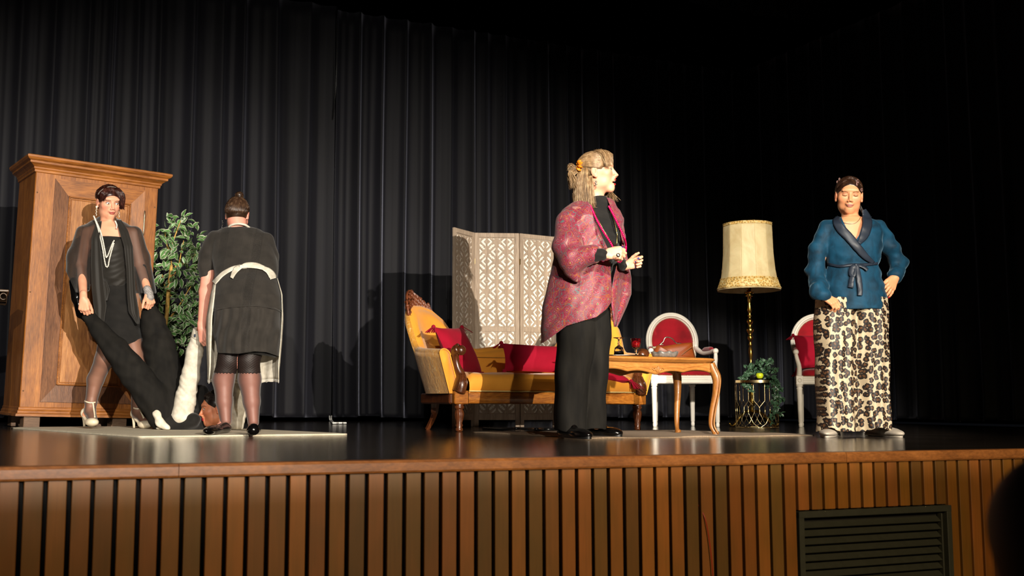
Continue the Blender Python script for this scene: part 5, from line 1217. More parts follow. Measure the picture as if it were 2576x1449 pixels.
tn = SDF(); tn.cone(A_(1507, 512, -.01), A_(1502, 532, .01), .061, .066, .01); tn.stack(st(0, [(518, 1470, 1535, 0, .07), (535, 1440, 1552, 0, .09), (560, 1425, 1562, 0, .125), (600, 1425, 1563, 0, .15), (650, 1425, 1548, 0, .145), (720, 1420, 1530, 0, .14), (775, 1412, 1532, 0, .145)], YA), .03)
tn.chain([A_(1430, 565, -.02), A_(1430, 655, -.16), wA1 - [.012, 0, 0]], [.05, .05, .036], .02); tn.chain([A_(1540, 575, .1), A_(1551, 650, .12), wA2 - [.016, 0, 0]], [.05, .045, .032], .02)
zc = A_(1505, 496)[2]; clip(tn, lambda X: (X[:, 2] - zc - .18 * (OA[0] + .05 - X[:, 0]) * 0)); disp(tn, lambda X: .002 * np.sin(X[:, 2] * 160 + X[:, 0] * 60))
sdfobj(tn, 'turtleneck_top', blackc, pa, .005, OA)
tra = SDF(); tra.stack(st(0, [(735, 1412, 1500, -.02, .12), (790, 1404, 1500, -.03, .14), (850, 1402, 1500, -.04, .15), (920, 1399, 1487, -.05, .14), (1000, 1395, 1474, -.06, .14), (1082, 1390, 1472, -.07, .14)], YA), .015)
tra.stack(st(0, [(735, 1440, 1530, .03, .13), (790, 1440, 1538, .04, .15), (850, 1450, 1538, .05, .14), (920, 1455, 1533, .05, .13), (1000, 1457, 1523, .06, .13), (1078, 1462, 1521, .06, .13)], YA), .015)
disp(tra, lambda X: .004 * wob(X, 25, 8) + .006 * np.sin(X[:, 0] * 48 + X[:, 2] * 3) * np.clip(1.1 - X[:, 2], 0, 1) + .003 * np.sin(X[:, 0] * 20 + X[:, 2] * 24)); z0_ = A_(1450, 1087)[2]
clip(tra, lambda X: z0_ + .006 * np.sin(X[:, 0] * 40) - X[:, 2]); sdfobj(tra, 'trousers', blackd, pa, .0055, OA)
g1, g2_ = G(1404, 1100, .022), G(1481, 1103.5, .008)
for (hp, tp__) in (((1408, 1098), (1482, 1104)), ((1478, 1096), (1562, 1099))):
    hl, to_ = G(*hp, .008), G(*tp__, .008); s_ = shoe(hl, to_, .098, .075); sdfobj(s_, 'shoe', patent, pa, .004, OA)
    b = MB(); d = unit(to_ - hl); sd_ = np.cross(d, [0, 0, 1]); L = np.linalg.norm(to_ - hl); ring = []
    for a in np.linspace(0, 2 * math.pi, 36, endpoint=False): ring.append((hl + to_) / 2 + d * math.cos(a) * (L / 2 + .004) + sd_ * math.sin(a) * (.046 + .008 * math.cos(a)))
    b.grid(np.array([[q + [0, 0, -.002] for q in ring], [q + [0, 0, .02] for q in ring]]), closed_u=True); b.add([q + [0, 0, -.002] for q in ring], [tuple(range(36))[::-1]]); b.build('shoe_sole', plain('black_rubber_sole', '0b0a0a', .5) if hp[0] == 1408 else bpy.data.materials['black_rubber_sole'], pa, off=OA)
# kimono
ki = SDF(); ki.stack(st(0, [(502, 1462, 1535, .0, .06), (512, 1440, 1545, .0, .09), (528, 1418, 1556, 0, .12), (550, 1402, 1565, 0, .15), (600, 1398, 1570, 0, .16), (650, 1394, 1563, 0, .16), (700, 1384, 1554, 0, .165), (760, 1372, 1550, 0, .175), (880, 1358, 1548, 0, .19)], YA), .02)
ki.chain([A_(1424, 556, -.07), A_(1428, 620, -.15), A_(1440, 662, -.20)], [.055, .085, .068], .02); ki.cone(A_(1444, 652, -.21), A_(1488, 640, -.26), .080, .052, .015); ki.cone(A_(1438, 678, -.20), A_(1456, 704, -.21), .045, .016, .012)
disp(ki, lambda X: .007 * np.sin(X[:, 0] * 38 + X[:, 2] * 7) * np.clip(1.35 - X[:, 2], 0, 1) - .006 * np.abs(np.sin(X[:, 0] * 26 - X[:, 2] * 15 + 1.5 * np.sin(X[:, 2] * 8))) ** 1.5 + .0012 * np.sin(X[:, 0] * 90 - X[:, 2] * 60))
eL = [(1480, 498), (1482, 512), (1499, 560), (1514, 595), (1527, 622), (1535, 665), (1538, 720), (1541, 762), (1541, 900)]; eR = [(1527, 498), (1536, 520), (1556, 560), (1566, 610), (1640, 660), (1640, 900)]
def kclip(X):
    u, v = px_of(X); xl = poly_x(v, eL); xr = poly_x(v, eR); front = X[:, 1] < YA + .06
    inside = np.minimum(u - xl, xr - u) * PXA; d1 = np.where(front, inside, -.05)
    d1 = np.where((v > 640) & (u > xl) & (X[:, 1] < YA + .12), (u - xl) * PXA, d1)
    hem = np.interp(u, [1350, 1366, 1400, 1424, 1470, 1500, 1525, 1541, 1600], [866, 862, 838, 820, 806, 798, 778, 755, 745]); back = X[:, 1] > YA + .02
    hem = np.where(back, np.maximum(hem, np.interp(u, [1350, 1420, 1460, 1600], [868, 862, 830, 800])) if False else hem + 0, hem); d2 = (v - hem) * PXA
    neck = (np.linalg.norm((X - A_(1503, 505, .0)) * [1, 1, .6], axis=1) - .066); return np.maximum(np.maximum(d1, d2), -neck)
kim = cutcloth(ki, kclip, 'kimono_jacket', paism, pa, .0045, OA)
sheet('kimono_front_panel', [(530, 1553, 1560, -.06, .0), (575, 1562, 1570, -.06, .03), (635, 1566, 1575, -.06, .06), (665, 1552, 1582, -.10, .08), (700, 1543, 1588, -.10, .1), (740, 1537, 1588, -.1, .1), (770, 1538, 1577, -.1, .07), (822, 1545, 1553, -.06, -.04)], paism, pa, OA, .004, (.02, 1.6, .5), 24, 50, YA)
# beads and chains on the chest
def string(sdf, pts, Y, out=.006, step=None, n=60):
    q = [surf(sdf, x, y, Y - .45, Y + .3) + np.array([0, -out, 0]) for x, y in pts]; return spline(q, n)
ks = SDF(); ks.p = list(tn.p); beadm = plain('magenta_beads', 'c2004e', .25, .08, spec=.6)
for path in ([(1481, 512), (1488, 532), (1499, 562), (1512, 590), (1526, 615), (1534, 630)], [(1530, 522), (1541, 548), (1553, 580), (1562, 605), (1566, 625), (1564, 642), (1559, 655), (1550, 666), (1543, 660), (1537, 652)]):
    q = np.array([surf(ks, x, y, YA - .45, YA + .3) + [0, -.02 - (.10 if y > 612 else (y - 512) / 1000), 0] for x, y in path]); q = spline(q, 300); seg = np.concatenate([[0], np.cumsum(np.linalg.norm(np.diff(q, axis=0), axis=1))])
    b = MB()
    for s_ in np.arange(0, seg[-1], .0125): b.ball([np.interp(s_, seg, q[:, i]) for i in range(3)], .0068, 8, 6)
    b.build('bead_necklace', beadm, pa, off=OA)
b = MB()
for path in ([(1486, 512), (1500, 545), (1515, 575), (1530, 600), (1546, 620)], [(1534, 530), (1545, 560), (1552, 590), (1551, 612), (1547, 620)]): b.tube([surf(ks, x, y, YA - .45, YA + .3) + [0, -.012, 0] for x, y in path], .0022, 5)
b.build('gold_chain', plain('gold', 'd8b86a', .25, metal=1.), pa, off=OA)
silver = plain('silver_jewellery', '9a958c', .3, metal=1.)
b = MB(); p = A_(1555, 642, -.37); b.ball(p, (.012, .006, .012), 12, 8); b.build('ring', silver, pa, off=OA)
b = MB(); p = A_(1612, 652, -.17); b.tube([p + [.011 * math.cos(a), -.011 * math.sin(a), .004 * math.cos(a)] for a in np.linspace(0, 6.28, 14)], .003, 6); b.build('ring', silver, pa, off=OA)
b = MB(); p = hA.w(-.083, -.006, -.048); b.tube([p, p + [0, -.004, -.018]], .0012, 4)
for k in range(6): b.ball(p + [.003 * math.sin(k * 2), -.004, -.02 - k * .005], (.0055, .003, .004), 8, 6)
b.build('earring', silver, pa, off=OA)
rg = np.random.default_rng(11); hb = MB(); hs = SDF(); cA, rA = (0, -.016, .036), (.084, .103, .088)
hs.ell(hA.w(*cA), np.array(rA) * hA.k, hA.R, 0); hs.ell(hA.w(0, .085, -.045), np.array((.095, .062, .098)) * hA.k, hA.R, .008, 's')
for q in (-1, 1): hs.ell(hA.w(q * .095, .01, -.035), np.array((.03, .042, .055)) * hA.k, hA.R, .008, 's')
disp(hs, lambda X: .0015 * np.sin(X[:, 2] * 260 + X[:, 0] * 150)); hairA = hairmat('light_brown_hair', '4a3522', '846848', 'c2ac86', .42)
V, Q = hs.mesh(.004); hb.add(V, Q.tolist(), (.6, .6, .6))
tie = (-.25, -.80, .45); tieS = (-.55, -.9, .15)
arcs(hb, hA, cA, rA, [(-.75, .55, .05), (-.8, .6, .3), (-.6, .75, .5), (-.3, .85, .6), (0, .85, .65), (.3, .8, .6), (.7, .6, .4)], [tieS, tieS, tie, tie, tie, tie, tie], 1000, .0012, rg, .06, (1., 1.05))
arcs(hb, hA, cA, rA, [(-.95, .50, -.30), (-.9, .62, -.2), (-.82, .66, -.08), (-.75, .7, .05), (-.9, .35, -.1)], [tieS, tieS, tieS, tieS], 460, .0012, rg, .04, (1., 1.04))
arcs(hb, hA, cA, rA, [(-.97, .1, -.1), (-.9, .3, .2), (-.8, .4, .4)], [tieS, tieS, tie], 300, .0012, rg, .05, (1., 1.05))
for _ in range(520): # fringe
    x = rg.uniform(-.075, .06); a = np.array([x * .8, .02 + rg.normal() * .012, .119]) + rg.normal(size=3) * .003; sw = -.3 if x < -.03 else .15; e = np.array([x * 1.12 + sw * .03, .083 - 4.5 * x * x + rg.uniform(-.002, .006), rg.uniform(.012, .03) - (.018 if x > .01 else 0) - (.02 if x < -.05 else 0)])
    m1 = a * .5 + e * .5 + [0, .026 - 3 * x * x, .024]; strand(hb, [hA.w(*a), hA.w(*m1), hA.w(*e)], .0011, rg.uniform(.7, 1.5), 7)
for _ in range(2200): # bob: hangs from the back and sides
    an = rg.uniform(-3.12, -.25) if rg.random() < .96 else rg.uniform(-.3, .2); cx, sy = math.cos(an), math.sin(an)
    if cx > .9 and sy > -.3 and rg.random() < .5: continue
    a = np.array([.080 * cx, -.022 + .094 * sy, rg.uniform(-.015, .035)]); o = 1 + rg.uniform(-.04, .14); L = rg.uniform(.0, .03)
    if sy > -.25: a[2] = -.03
    e = np.array([.088 * cx * o + rg.normal() * .006, -.03 + .108 * sy * o + rg.normal() * .006, -.185 - L + .03 * (rg.random() < .1)]); mm = (a + e) / 2 + [.012 * cx, .018 * sy, 0]
    m3 = e + (e - a) * .12 + [rg.normal() * .008, rg.normal() * .008, .012]; strand(hb, [hA.w(*a), hA.w(*mm), hA.w(*e), hA.w(*m3)], .0012, rg.uniform(.5, 1.7), 8)
for _ in range(90): # far side wisps under the chin
    a = np.array([.075, .01, -.06]) + rg.normal(size=3) * .012; e = np.array([.085, .045, -.165]) + rg.normal(size=3) * [.012, .02, .015]; strand(hb, [hA.w(*a), hA.w(*((a + e) / 2 + [.015, .012, 0])), hA.w(*e)], .0016, rg.uniform(.6, 1.4), 6)
tp0 = A_(1446, 432, -.02)
for _ in range(480): # ponytail tuft
    a = tp0 + rg.normal(size=3) * .007 + [.01, 0, .01]; up = rg.random() < .3; e = tp0 + ([rg.uniform(-.05, -.01), rg.normal() * .02, rg.uniform(.0, .04)] if up else [rg.uniform(-.035, .015), rg.normal() * .025, rg.uniform(-.115, -.05)]); m = (a + e) / 2 + [-.028 if not up else -.01, 0, .02]; strand(hb, [a, m, e], .0016, rg.uniform(.6, 1.5), 7)
hb.build('hair', hairA, pa, off=OA)
b = MB(); sc = A_(1457, 418, -.02); ax = unit(sc - hA.c); u1 = unit(np.cross(ax, [0, 1, .2])); u2 = np.cross(ax, u1); pts = []
for j in range(9):
    row = []
    for i in range(72):
        t = 2 * math.pi * i / 72; ph = 2 * math.pi * j / 8; rr = .022 + .004 * math.sin(t * 9); tr_r = .013 + .006 * math.sin(t * 9 + 1) + .003 * math.sin(t * 23)
        row.append(sc + (u1 * math.cos(t) + u2 * math.sin(t)) * (rr + tr_r * math.cos(ph)) + ax * tr_r * math.sin(ph))
    pts.append(row)
b.grid(np.array(pts), closed_u=True); b.build('scrunchie', plain('orange_satin', 'd97a14', .45, .25, 60), pa, off=OA)
# ------------------------------------------------------------------ B: woman in blue velvet jacket and leopard trousers
YB = 6.95
def B_(px, py, dy=0.): return P(px, py, YB + dy)
pb_ = person('woman in a blue velvet wrap jacket and wide leopard print trousers', 2145, 1098, YB); OB = np.array(pb_.location)
sb = SDF(); hB = Head(B_(2136, 491), -16, 10, -4, 1.03); hB.build(sb, lids=True, chub=.001); sb.cone(hB.w(0, -.02, -.075), B_(2142, 560, .02), .049, .056, .03)
sb.stack(st(0, [(548, 2112, 2172, 0, .06), (562, 2090, 2198, 0, .085), (600, 2082, 2210, 0, .10), (680, 2092, 2202, 0, .10), (760, 2078, 2215, 0, .12)], YB), .03)
wB1 = B_(2070, 744, -.12); sb.chain([B_(2086, 585), B_(2052, 680, .02), wB1], [.036, .036, .028], .02); tB1 = hand(sb, wB1, (.72, -.35, -.55), (.25, -.85, .45), .95, (42, 46, 50, 50), th=-1, thumb=(.8, .4, -.5))
wB2 = B_(2251, 699, -.02); sb.chain([B_(2204, 585), B_(2260, 658, .08), wB2], [.036, .036, .028], .02); tB2 = hand(sb, wB2, (-.5, -.35, -.8), (.45, -.85, .1), .95, (22, 22, 20, 20), th=1, thumb=(.85, .45, -.2), spread=1.5)
for x in (2104, 2190): sb.chain([B_(x, 800), B_(x, 930), B_(x, 1068)], [.08, .06, .03], .02)
def paintB(V, C): hB.paint(V, C, lips='a86a5c', lids=True, blush=.12, brow='2a1a12', shadow='8a5a44'); paint_nails(V, C, tB1 + tB2, 'a00818')
sdfobj(sb, 'body', skinm, pb_, .0031, OB, bodycol(SKIN['R'], [paintB]))
jk = SDF(); jk.stack(st(0, [(548, 2104, 2184, .01, .07), (556, 2082, 2204, .01, .10), (568, 2067, 2220, 0, .115), (595, 2069, 2219, 0, .13), (625, 2074, 2215, 0, .145), (650, 2079, 2210, 0, .135), (668, 2084, 2204, 0, .122), (690, 2079, 2212, 0, .135), (720, 2075, 2222, 0, .148), (760, 2078, 2228, 0, .152), (780, 2078, 2229, 0, .152)], YB), .02)
jk.chain([B_(2080, 574), B_(2056, 630, .0), B_(2050, 682, .02), B_(2060, 725, -.06), B_(2069, 748, -.11)], [.052, .054, .056, .053, .047], .02)
jk.chain([B_(2211, 574), B_(2240, 622, .03), B_(2261, 662, .08), B_(2254, 694, .0)], [.052, .053, .054, .050], .02)
jk.cone(B_(2054, 732, -.10), wB1 - [.0, .0, .0], .050, .046, .02); disp(jk, lambda X: .007 * wob(X, 30, 3) + .004 * wob(X, 70, 4) + .004 * np.sin(X[:, 2] * 75 + 3 * wob(X, 20, 6)) * np.clip((np.abs(X[:, 0] - OB[0]) - .15) * 12, 0, 1))
nk = [(2118, 530), (2124, 552), (2132, 575), (2145, 598), (2150, 605)]; nk2 = [(2172, 530), (2170, 560), (2160, 590), (2150, 605)]
def jclip(X):
    u, v = px_of(X); xl = np.interp(v, [500, 530, 552, 575, 598, 606], [2112, 2112, 2119, 2130, 2143, 2152]); xr = np.interp(v, [500, 540, 560, 590, 606], [2176, 2174, 2171, 2162, 2152])
    d = np.where((v < 606) & (X[:, 1] < YB - .01), np.minimum(u - xl, xr - u) * YB / F, -.05); hem = np.where(u < 2128, 756 + (u - 2075) * .08, 777); hem = np.where(X[:, 1] > YB, 770, hem)
    d = np.maximum(d, (v - hem) * YB / F); wr1 = np.where(u < 2110, (v - (748 + (2070 - u) * .35)) * YB / F, -9); 
    return d
clip(jk, jclip); sdfobj(jk, 'jacket', vel, pb_, .0042, OB)
def ribbon(name, sdf, pts, Y, wpx, mat, parent, off, out=.006, th=.004, n=60, nw=7):
    """band lying on a surface: pts=[(px,py,width px)]"""
    q = spline(np.array([(x, y, w) for x, y, w in pts]), n); tg = np.gradient(q[:, :2], axis=0); tg /= np.linalg.norm(tg, axis=1)[:, None]; nn = np.stack([-tg[:, 1], tg[:, 0]], 1); rows = []
    for j in range(nw):
        o = (j / (nw - 1) - .5); row = []
        for i in range(n):
            x, y = q[i, :2] + nn[i] * o * q[i, 2]; p = surf(sdf, x, y, Y - .5, Y + .25, 220); row.append(p + [0, -out - .004 * (1 - (2 * o) ** 2), 0])
        rows.append(row)
    R_ = np.array(rows); dd = R_[:, :, 1]
    for _ in range(4): dd[:, 1:-1] = (dd[:, :-2] + dd[:, 1:-1] + dd[:, 2:]) / 3; dd[1:-1] = (dd[:-2] + dd[1:-1] + dd[2:]) / 3
    R_[:, :, 1] = dd; b = MB(); b.grid(R_); return solid(b.build(name, mat, parent, off=off), th)
jk0 = SDF(); jk0.p = [q for q in jk.p if q[4] != 'c']
ribbon('lapel', jk0, [(2172, 528, 10), (2178, 545, 20), (2181, 562, 24), (2174, 590, 22), (2160, 612, 10)], YB, 0, sat, pb_, OB, .008)
ribbon('lapel', jk0, [(2108, 546, 8), (2103, 556, 18), (2112, 574, 22), (2134, 597, 22), (2155, 622, 20), (2175, 645, 16), (2196, 662, 8)], YB, 0, sat, pb_, OB, .011)
ribbon('waist_tie', jk0, [(2080, 664, 6), (2110, 670, 6), (2140, 667, 7), (2165, 667, 7), (2206, 663, 6)], YB, 0, sat, pb_, OB, .008)
ribbon('waist_tie', jk0, [(2150, 668, 8), (2142, 676, 14), (2139, 690, 12), (2146, 694, 8), (2150, 680, 6), (2150, 670, 6)], YB, 0, sat, pb_, OB, .014)
ribbon('waist_tie', jk0, [(2152, 668, 8), (2142, 698, 12), (2138, 724, 14)], YB, 0, sat, pb_, OB, .012); ribbon('waist_tie', jk0, [(2154, 668, 8), (2158, 700, 13), (2161, 725, 13), (2161, 744, 12)], YB, 0, sat, pb_, OB, .016)
ribbon('waist_tie', jk0, [(2155, 667, 7), (2170, 672, 8), (2180, 680, 8)], YB, 0, sat, pb_, OB, .014)
for (x, y) in ((2152, 668),): b = MB(); b.ball(surf(jk0, x, y, YB - .4, YB) + [0, -.012, 0], (.014, .01, .014), 10, 8); b.build('knot', sat, pb_, off=OB)
bs = SDF(); bs.p = list(sb.p); b = MB(); b.tube(spline([surf(bs, x, y, YB - .3, YB + .1) + [0, -.003, 0] for x, y in ((2112, 551), (2122, 560), (2138, 563), (2150, 562), (2160, 554), (2165, 545))], 30), .0013, 5); b.build('necklace', silver, pb_, off=OB)
tr2 = SDF(); tr2.stack(st(0, [(752, 2053, 2150, 0, .13), (860, 2050, 2150, 0, .135), (950, 2054, 2149, 0, .135), (1030, 2058, 2149, -.01, .14), (1095, 2057, 2150, -.01, .14)], YB), .012, sq=2.3); tr2.stack(st(0, [(752, 2136, 2227, 0, .13), (860, 2142, 2229, 0, .135), (950, 2144, 2232, .02, .135), (1030, 2146, 2234, .02, .14), (1095, 2146, 2234, .02, .14)], YB), .012, sq=2.3)
disp(tr2, lambda X: .006 * np.sin(X[:, 0] * 95 + 1.3 * np.sin(X[:, 2] * 6)) * np.clip(1.25 - X[:, 2], .2, 1) + .003 * np.sin(X[:, 0] * 40 + X[:, 2] * 18)); 
def lclip(X): u, v = px_of(X); return (v - (1086 - 10 * np.exp(-((u - 2090) / 14) ** 2) - 10 * np.exp(-((u - 2212) / 22) ** 2)) ) * YB / F
clip(tr2, lclip); sdfobj(tr2, 'trousers', leo, pb_, .005, OB)
slp = plain('grey_felt_slipper', 'a79c8e', .8, .08, 40)
for (hp, tp__, w) in (((2098, 1088), (2080, 1100), .115), ((2180, 1092), (2266, 1100), .105)):
    hl, to_ = G(*hp, .003), G(*tp__, .003); s_ = shoe(hl, to_, w, .08, k=.02); sdfobj(s_, 'slipper', slp, pb_, .004, OB)
    b = MB(); d = unit(to_ - hl); sd_ = np.cross(d, [0, 0, 1]); L = np.linalg.norm(to_ - hl); ring = [(hl + to_) / 2 + d * math.cos(a) * (L / 2 + .006) + sd_ * math.sin(a) * (w / 2 + .002) for a in np.linspace(0, 2 * math.pi, 36, endpoint=False)]
    b.grid(np.array([[q + [0, 0, -.0015] for q in ring], [q + [0, 0, .008] for q in ring]]), closed_u=True); b.add([q + [0, 0, -.0015] for q in ring], [tuple(range(36))[::-1]]); b.build('slipper_sole', slp, pb_, off=OB)
rg = np.random.default_rng(12); hb = MB(); hs = SDF(); cB, rB = (0, -.020, .030), (.081, .100, .089); hs.ell(hB.w(*cB), np.array(rB) * hB.k, hB.R, 0); hs.ell(hB.w(0, .098, -.022), np.array((.084, .060, .092)) * hB.k, hB.R, .006, 's')
for q in (-1, 1): hs.ell(hB.w(q * .085, .02, -.045), np.array((.03, .05, .06)) * hB.k, hB.R, .006, 's')
hs.ell(hB.w(0, -.105, -.03), np.array((.04, .03, .04)) * hB.k, hB.R, .01); V, Q = hs.mesh(.004); hb.add(V, Q.tolist(), (.7, .7, .7)); bun = (0, -1, -.35)
for sg in (-1, 1): arcs(hb, hB, cB, rB, [(.02 * sg, .55, .85), (.02 * sg, .2, 1), (.02 * sg, -.3, .95)], [(sg * .9, -.1, .1), (sg * .9, -.5, 0), (sg * .5, -.9, 0)], 260, .0015, rg, .05, (1.0, 1.025)); arcs(hb, hB, cB, rB, [(sg * .35, .62, .7), (sg * .8, .45, .4), (sg * .95, .1, .0)], [(sg * .7, -.7, -.1), bun], 200, .0014, rg, .05, (1.0, 1.02))
for _ in range(14): a = hB.w(.07, -.05, -.06) + rg.normal(size=3) * .006; strand(hb, [a, a + [.012, 0, -.03], a + [.02 + rg.normal() * .006, 0, -.055]], .0011, .8, 6)
hb.build('hair', hairmat('dark_brown_hair', '150b07', '2c1a10', '5a4030', .3), pb_, off=OB)
for (x, y, dx, w) in ((2111, 452, -3, 2), (2106, 459, -3, 2), (2157, 456, 2, 5), (2155, 463, 5, 2), (2167, 478, 2, 3)):
    b = MB(); q = surf(hs, x, y, YB - .25, YB + .2) + [0, -.006, 0]; b.box(q, (.006 + w * .0012, .004, .022), .002); b.build('hair_clip', plain('pink_hair_clip', 'd9a8a0', .3) if x == 2111 else bpy.data.materials['pink_hair_clip'], pb_, off=OB)
# ------------------------------------------------------------------ C: maid, seen from behind, bending forward
YC = 7.05
def C_(px, py, dy=0.): return P(px, py, YC + dy)
pc = person('maid in a black dress with white apron bow, bending forward with her back turned', 600, 1090, YC); OC = np.array(pc.location)
sc_ = SDF(); hC = Head(C_(598, 541, .42), 178, 34, 0, .98); hC.build(sc_); sc_.cone(hC.w(0, -.03, -.05), C_(600, 585, .36), .052, .06, .03)
sc_.stack(st(0, [(575, 560, 640, .37, .06), (600, 552, 656, .36, .08), (650, 552, 672, .28, .10), (700, 550, 680, .16, .12), (760, 548, 692, .05, .13), (830, 555, 690, .02, .13)], YC), .03)
wC = C_(507, 826, .16); sc_.chain([C_(545, 620, .33), C_(522, 690, .3), C_(517, 735, .27), wC], [.036, .044, .043, .027], .02); hand(sc_, wC, (.25, -.1, -1), (-.5, -.8, .1), .95, (55, 60, 62, 60), th=1, thumb=(.7, .5, -.4))
sc_.chain([C_(662, 622, .35), C_(670, 700, .42), C_(620, 800, .45), C_(600, 850, .45)], [.036, .04, .035, .027], .02)
LEG = [([C_(583, 830), C_(575, 905), C_(562, 955, .03), C_(564, 1010, .01), C_(568, 1058, -.01)], [.09, .066, .068, .05, .035]), ([C_(650, 830), C_(625, 905), C_(628, 955, .03), C_(633, 1010, .01), C_(637, 1060, -.01)], [.09, .068, .072, .052, .035])]
for p_, r_ in LEG: sc_.chain(p_, r_, .02)
sc_.cone(C_(568, 1060), C_(545, 1082), .03, .024, .02); sc_.cone(C_(637, 1062), C_(632, 1082, .12), .03, .024, .02)
sdfobj(sc_, 'body', skinm, pc, .0034, OC, bodycol(SKIN['S'], [lambda V, C: hC.paint(V, C)]))
for p_, r_ in LEG:
    s_ = SDF(); s_.chain(p_[1:], [x + .0025 for x in r_[1:]], .02); zt = C_(0, 932)[2]; clip(s_, lambda X, zt=zt: X[:, 2] - zt); sdfobj(s_, 'stocking', stockm, pc, .004, OC)
    s_ = SDF(); s_.chain(p_[:3], [x + .004 for x in r_[:3]], .02); zt = C_(0, 937)[2]; zu = C_(0, 850)[2]; clip(s_, lambda X, zt=zt, zu=zu: np.maximum(zt + .003 * np.sin(X[:, 0] * 300) - X[:, 2], X[:, 2] - zu)); disp(s_, lambda X: .0012 * np.sin(X[:, 0] * 330) * np.sin(X[:, 2] * 420)); sdfobj(s_, 'stocking_top', plain('dark_lace', '1b0e0b', .6) if p_ is LEG[0][0] else bpy.data.materials['dark_lace'], pc, .004, OC)
for (hp, tp__) in (((576, 1088), (518, 1094)), ((637, 1094), (630, 1080))): s_ = shoe(G(*hp, .013), G(*tp__, .013) if hp[0] == 576 else G(*hp, .013) + [-.03, .19, 0], .078, .05, k=.018); sdfobj(s_, 'shoe', patent, pc, .004, OC)
dc = SDF(); dc.stack(st(0, [(570, 577, 628, .385, .055), (577, 552, 655, .38, .09), (590, 532, 676, .37, .115), (620, 530, 690, .335, .135), (655, 535, 696, .27, .14), (690, 540, 697, .19, .14), (710, 537, 701, .13, .155), (745, 534, 707, .07, .175), (772, 534, 708, .05, .185), (776, 533, 709, .05, .192), (810, 536, 708, .04, .195), (850, 541, 706, .03, .195), (895, 548, 700, .03, .195)], YC), .02)
dc.chain([C_(541, 604, .35), C_(524, 640, .32), C_(520, 672, .31), C_(519, 690, .30)], [.066, .066, .062, .052], .015); dc.chain([C_(668, 606, .36), C_(680, 645, .34), C_(681, 690, .34)], [.06, .06, .05], .015)
disp(dc, lambda X: .0055 * np.sin(X[:, 0] * 100 + 2 * np.sin(X[:, 2] * 14)) * (X[:, 2] < C_(0, 776)[2]) + .004 * wob(X, 22, 21) + .002 * np.sin(X[:, 0] * 60 + X[:, 2] * 35))
def dclip(X): u, v = px_of(X); return np.where(X[:, 2] < .9, (v - np.interp(u, [530, 550, 600, 640, 670, 700, 720], [880, 888, 890, 884, 886, 896, 897])) * YC / F, -9)
clip(dc, dclip); sdfobj(dc, 'dress', eyem, pc, .0046, OC)
s_ = SDF(); s_.stack(st(0, [(840, 560, 692, .06, .17), (902, 566, 696, .06, .17)], YC), .01); clip(s_, lambda X: (px_of(X)[1] - np.interp(px_of(X)[0], [540, 640, 697], [885, 890, 900])) * YC / F); sdfobj(s_, 'petticoat', blackc, pc, .006, OC)
# white collar
dc0 = SDF(); dc0.p = [q for q in dc.p if q[4] != 'c']; cb_ = MB(); cb_.tube(spline([C_(574, 574, .33), C_(583, 566, .30), C_(600, 563, .285), (C_(617, 566, .30)), C_(628, 574, .33)], 24), .010, 8, flat=.8); cb_.build('collar', white_c, pc, off=OC)
# apron wrapped round the far side, ties and bow at the back
rows = []
for py, hw, ry, cx, ph0, ph1 in ((700, 79, .165, 619, -.05, 3.45), (740, 90, .2, 620, -.15, 3.62), (800, 96, .215, 616, -.2, 3.66), (860, 94, .22, 614, -.2, 3.62), (915, 90, .225, 613, -.12, 3.55), (955, 88, .228, 612, .02, 3.45)):
    row = []
    for t in np.linspace(0, 1, 60):
        a = ph0 + (ph1 - ph0) * t; dyb = .05 if py > 720 else .12; q = C_(cx + hw * math.cos(a), py - (8 if py > 900 else 0) * math.sin(3 * a) * .3, dyb + ry * math.sin(a)); row.append(q + unit([math.cos(a), math.sin(a), 0]) * .006 * math.sin(a * 15) * (py - 690) / 260)
    rows.append(row)
rows = np.array(rows); fine = np.array([[np.array([np.interp(t, range(6), rows[:, i, c]) for c in range(3)]) for i in range(60)] for t in np.linspace(0, 5, 30)]); b = MB(); b.grid(fine); ap_ = solid(b.build('apron', white_c, pc, off=OC), .003)
b = MB(); low = fine[-1]; pts = []
for j, dz in enumerate((0, -.012, -.024)): pts.append([q + [0, 0, dz + (.005 * abs(math.sin(i * .9)) if j == 2 else 0)] for i, q in enumerate(low)])
b.grid(np.array(pts)); lc = sheer('white_lace', 'e2dccd', .75, .95, .8); solid(b.build('lace_edging', lc, ap_, off=OC), .002)
ribbon('skirt_seam', dc0, [(534, 784, 3), (560, 776, 3), (600, 771, 3), (650, 770, 3), (690, 777, 3), (706, 784, 3)], YC, 0, eyem, pc, OC, .005, .004, 60, 3)
ribbon('apron_tie', dc0, [(538, 712, 12), (560, 690, 11), (585, 676, 10), (606, 671, 10)], YC, 0, white_c, pc, OC, .008, .004); ribbon('apron_tie', dc0, [(604, 672, 10), (640, 670, 9), (668, 676, 10), (690, 694, 12)], YC, 0, white_c, pc, OC, .008, .004)
for pts in ([(608, 672, 8), (622, 668, 13), (645, 669, 14), (665, 675, 10)], [(606, 673, 9), (592, 684, 12), (584, 700, 8)], [(660, 674, 8), (676, 682, 14), (686, 694, 18), (688, 702, 14)], [(606, 672, 8), (598, 676, 13), (590, 680, 8)]): ribbon('bow_loop', dc0, pts, YC, 0, white_c, pc, OC, .018, .005)
b = MB(); b.ball(surf(dc0, 608, 672, YC - .3, YC + .5) + [0, -.02, 0], (.016, .012, .014), 10, 8); b.build('bow_knot', white_c, pc, off=OC)
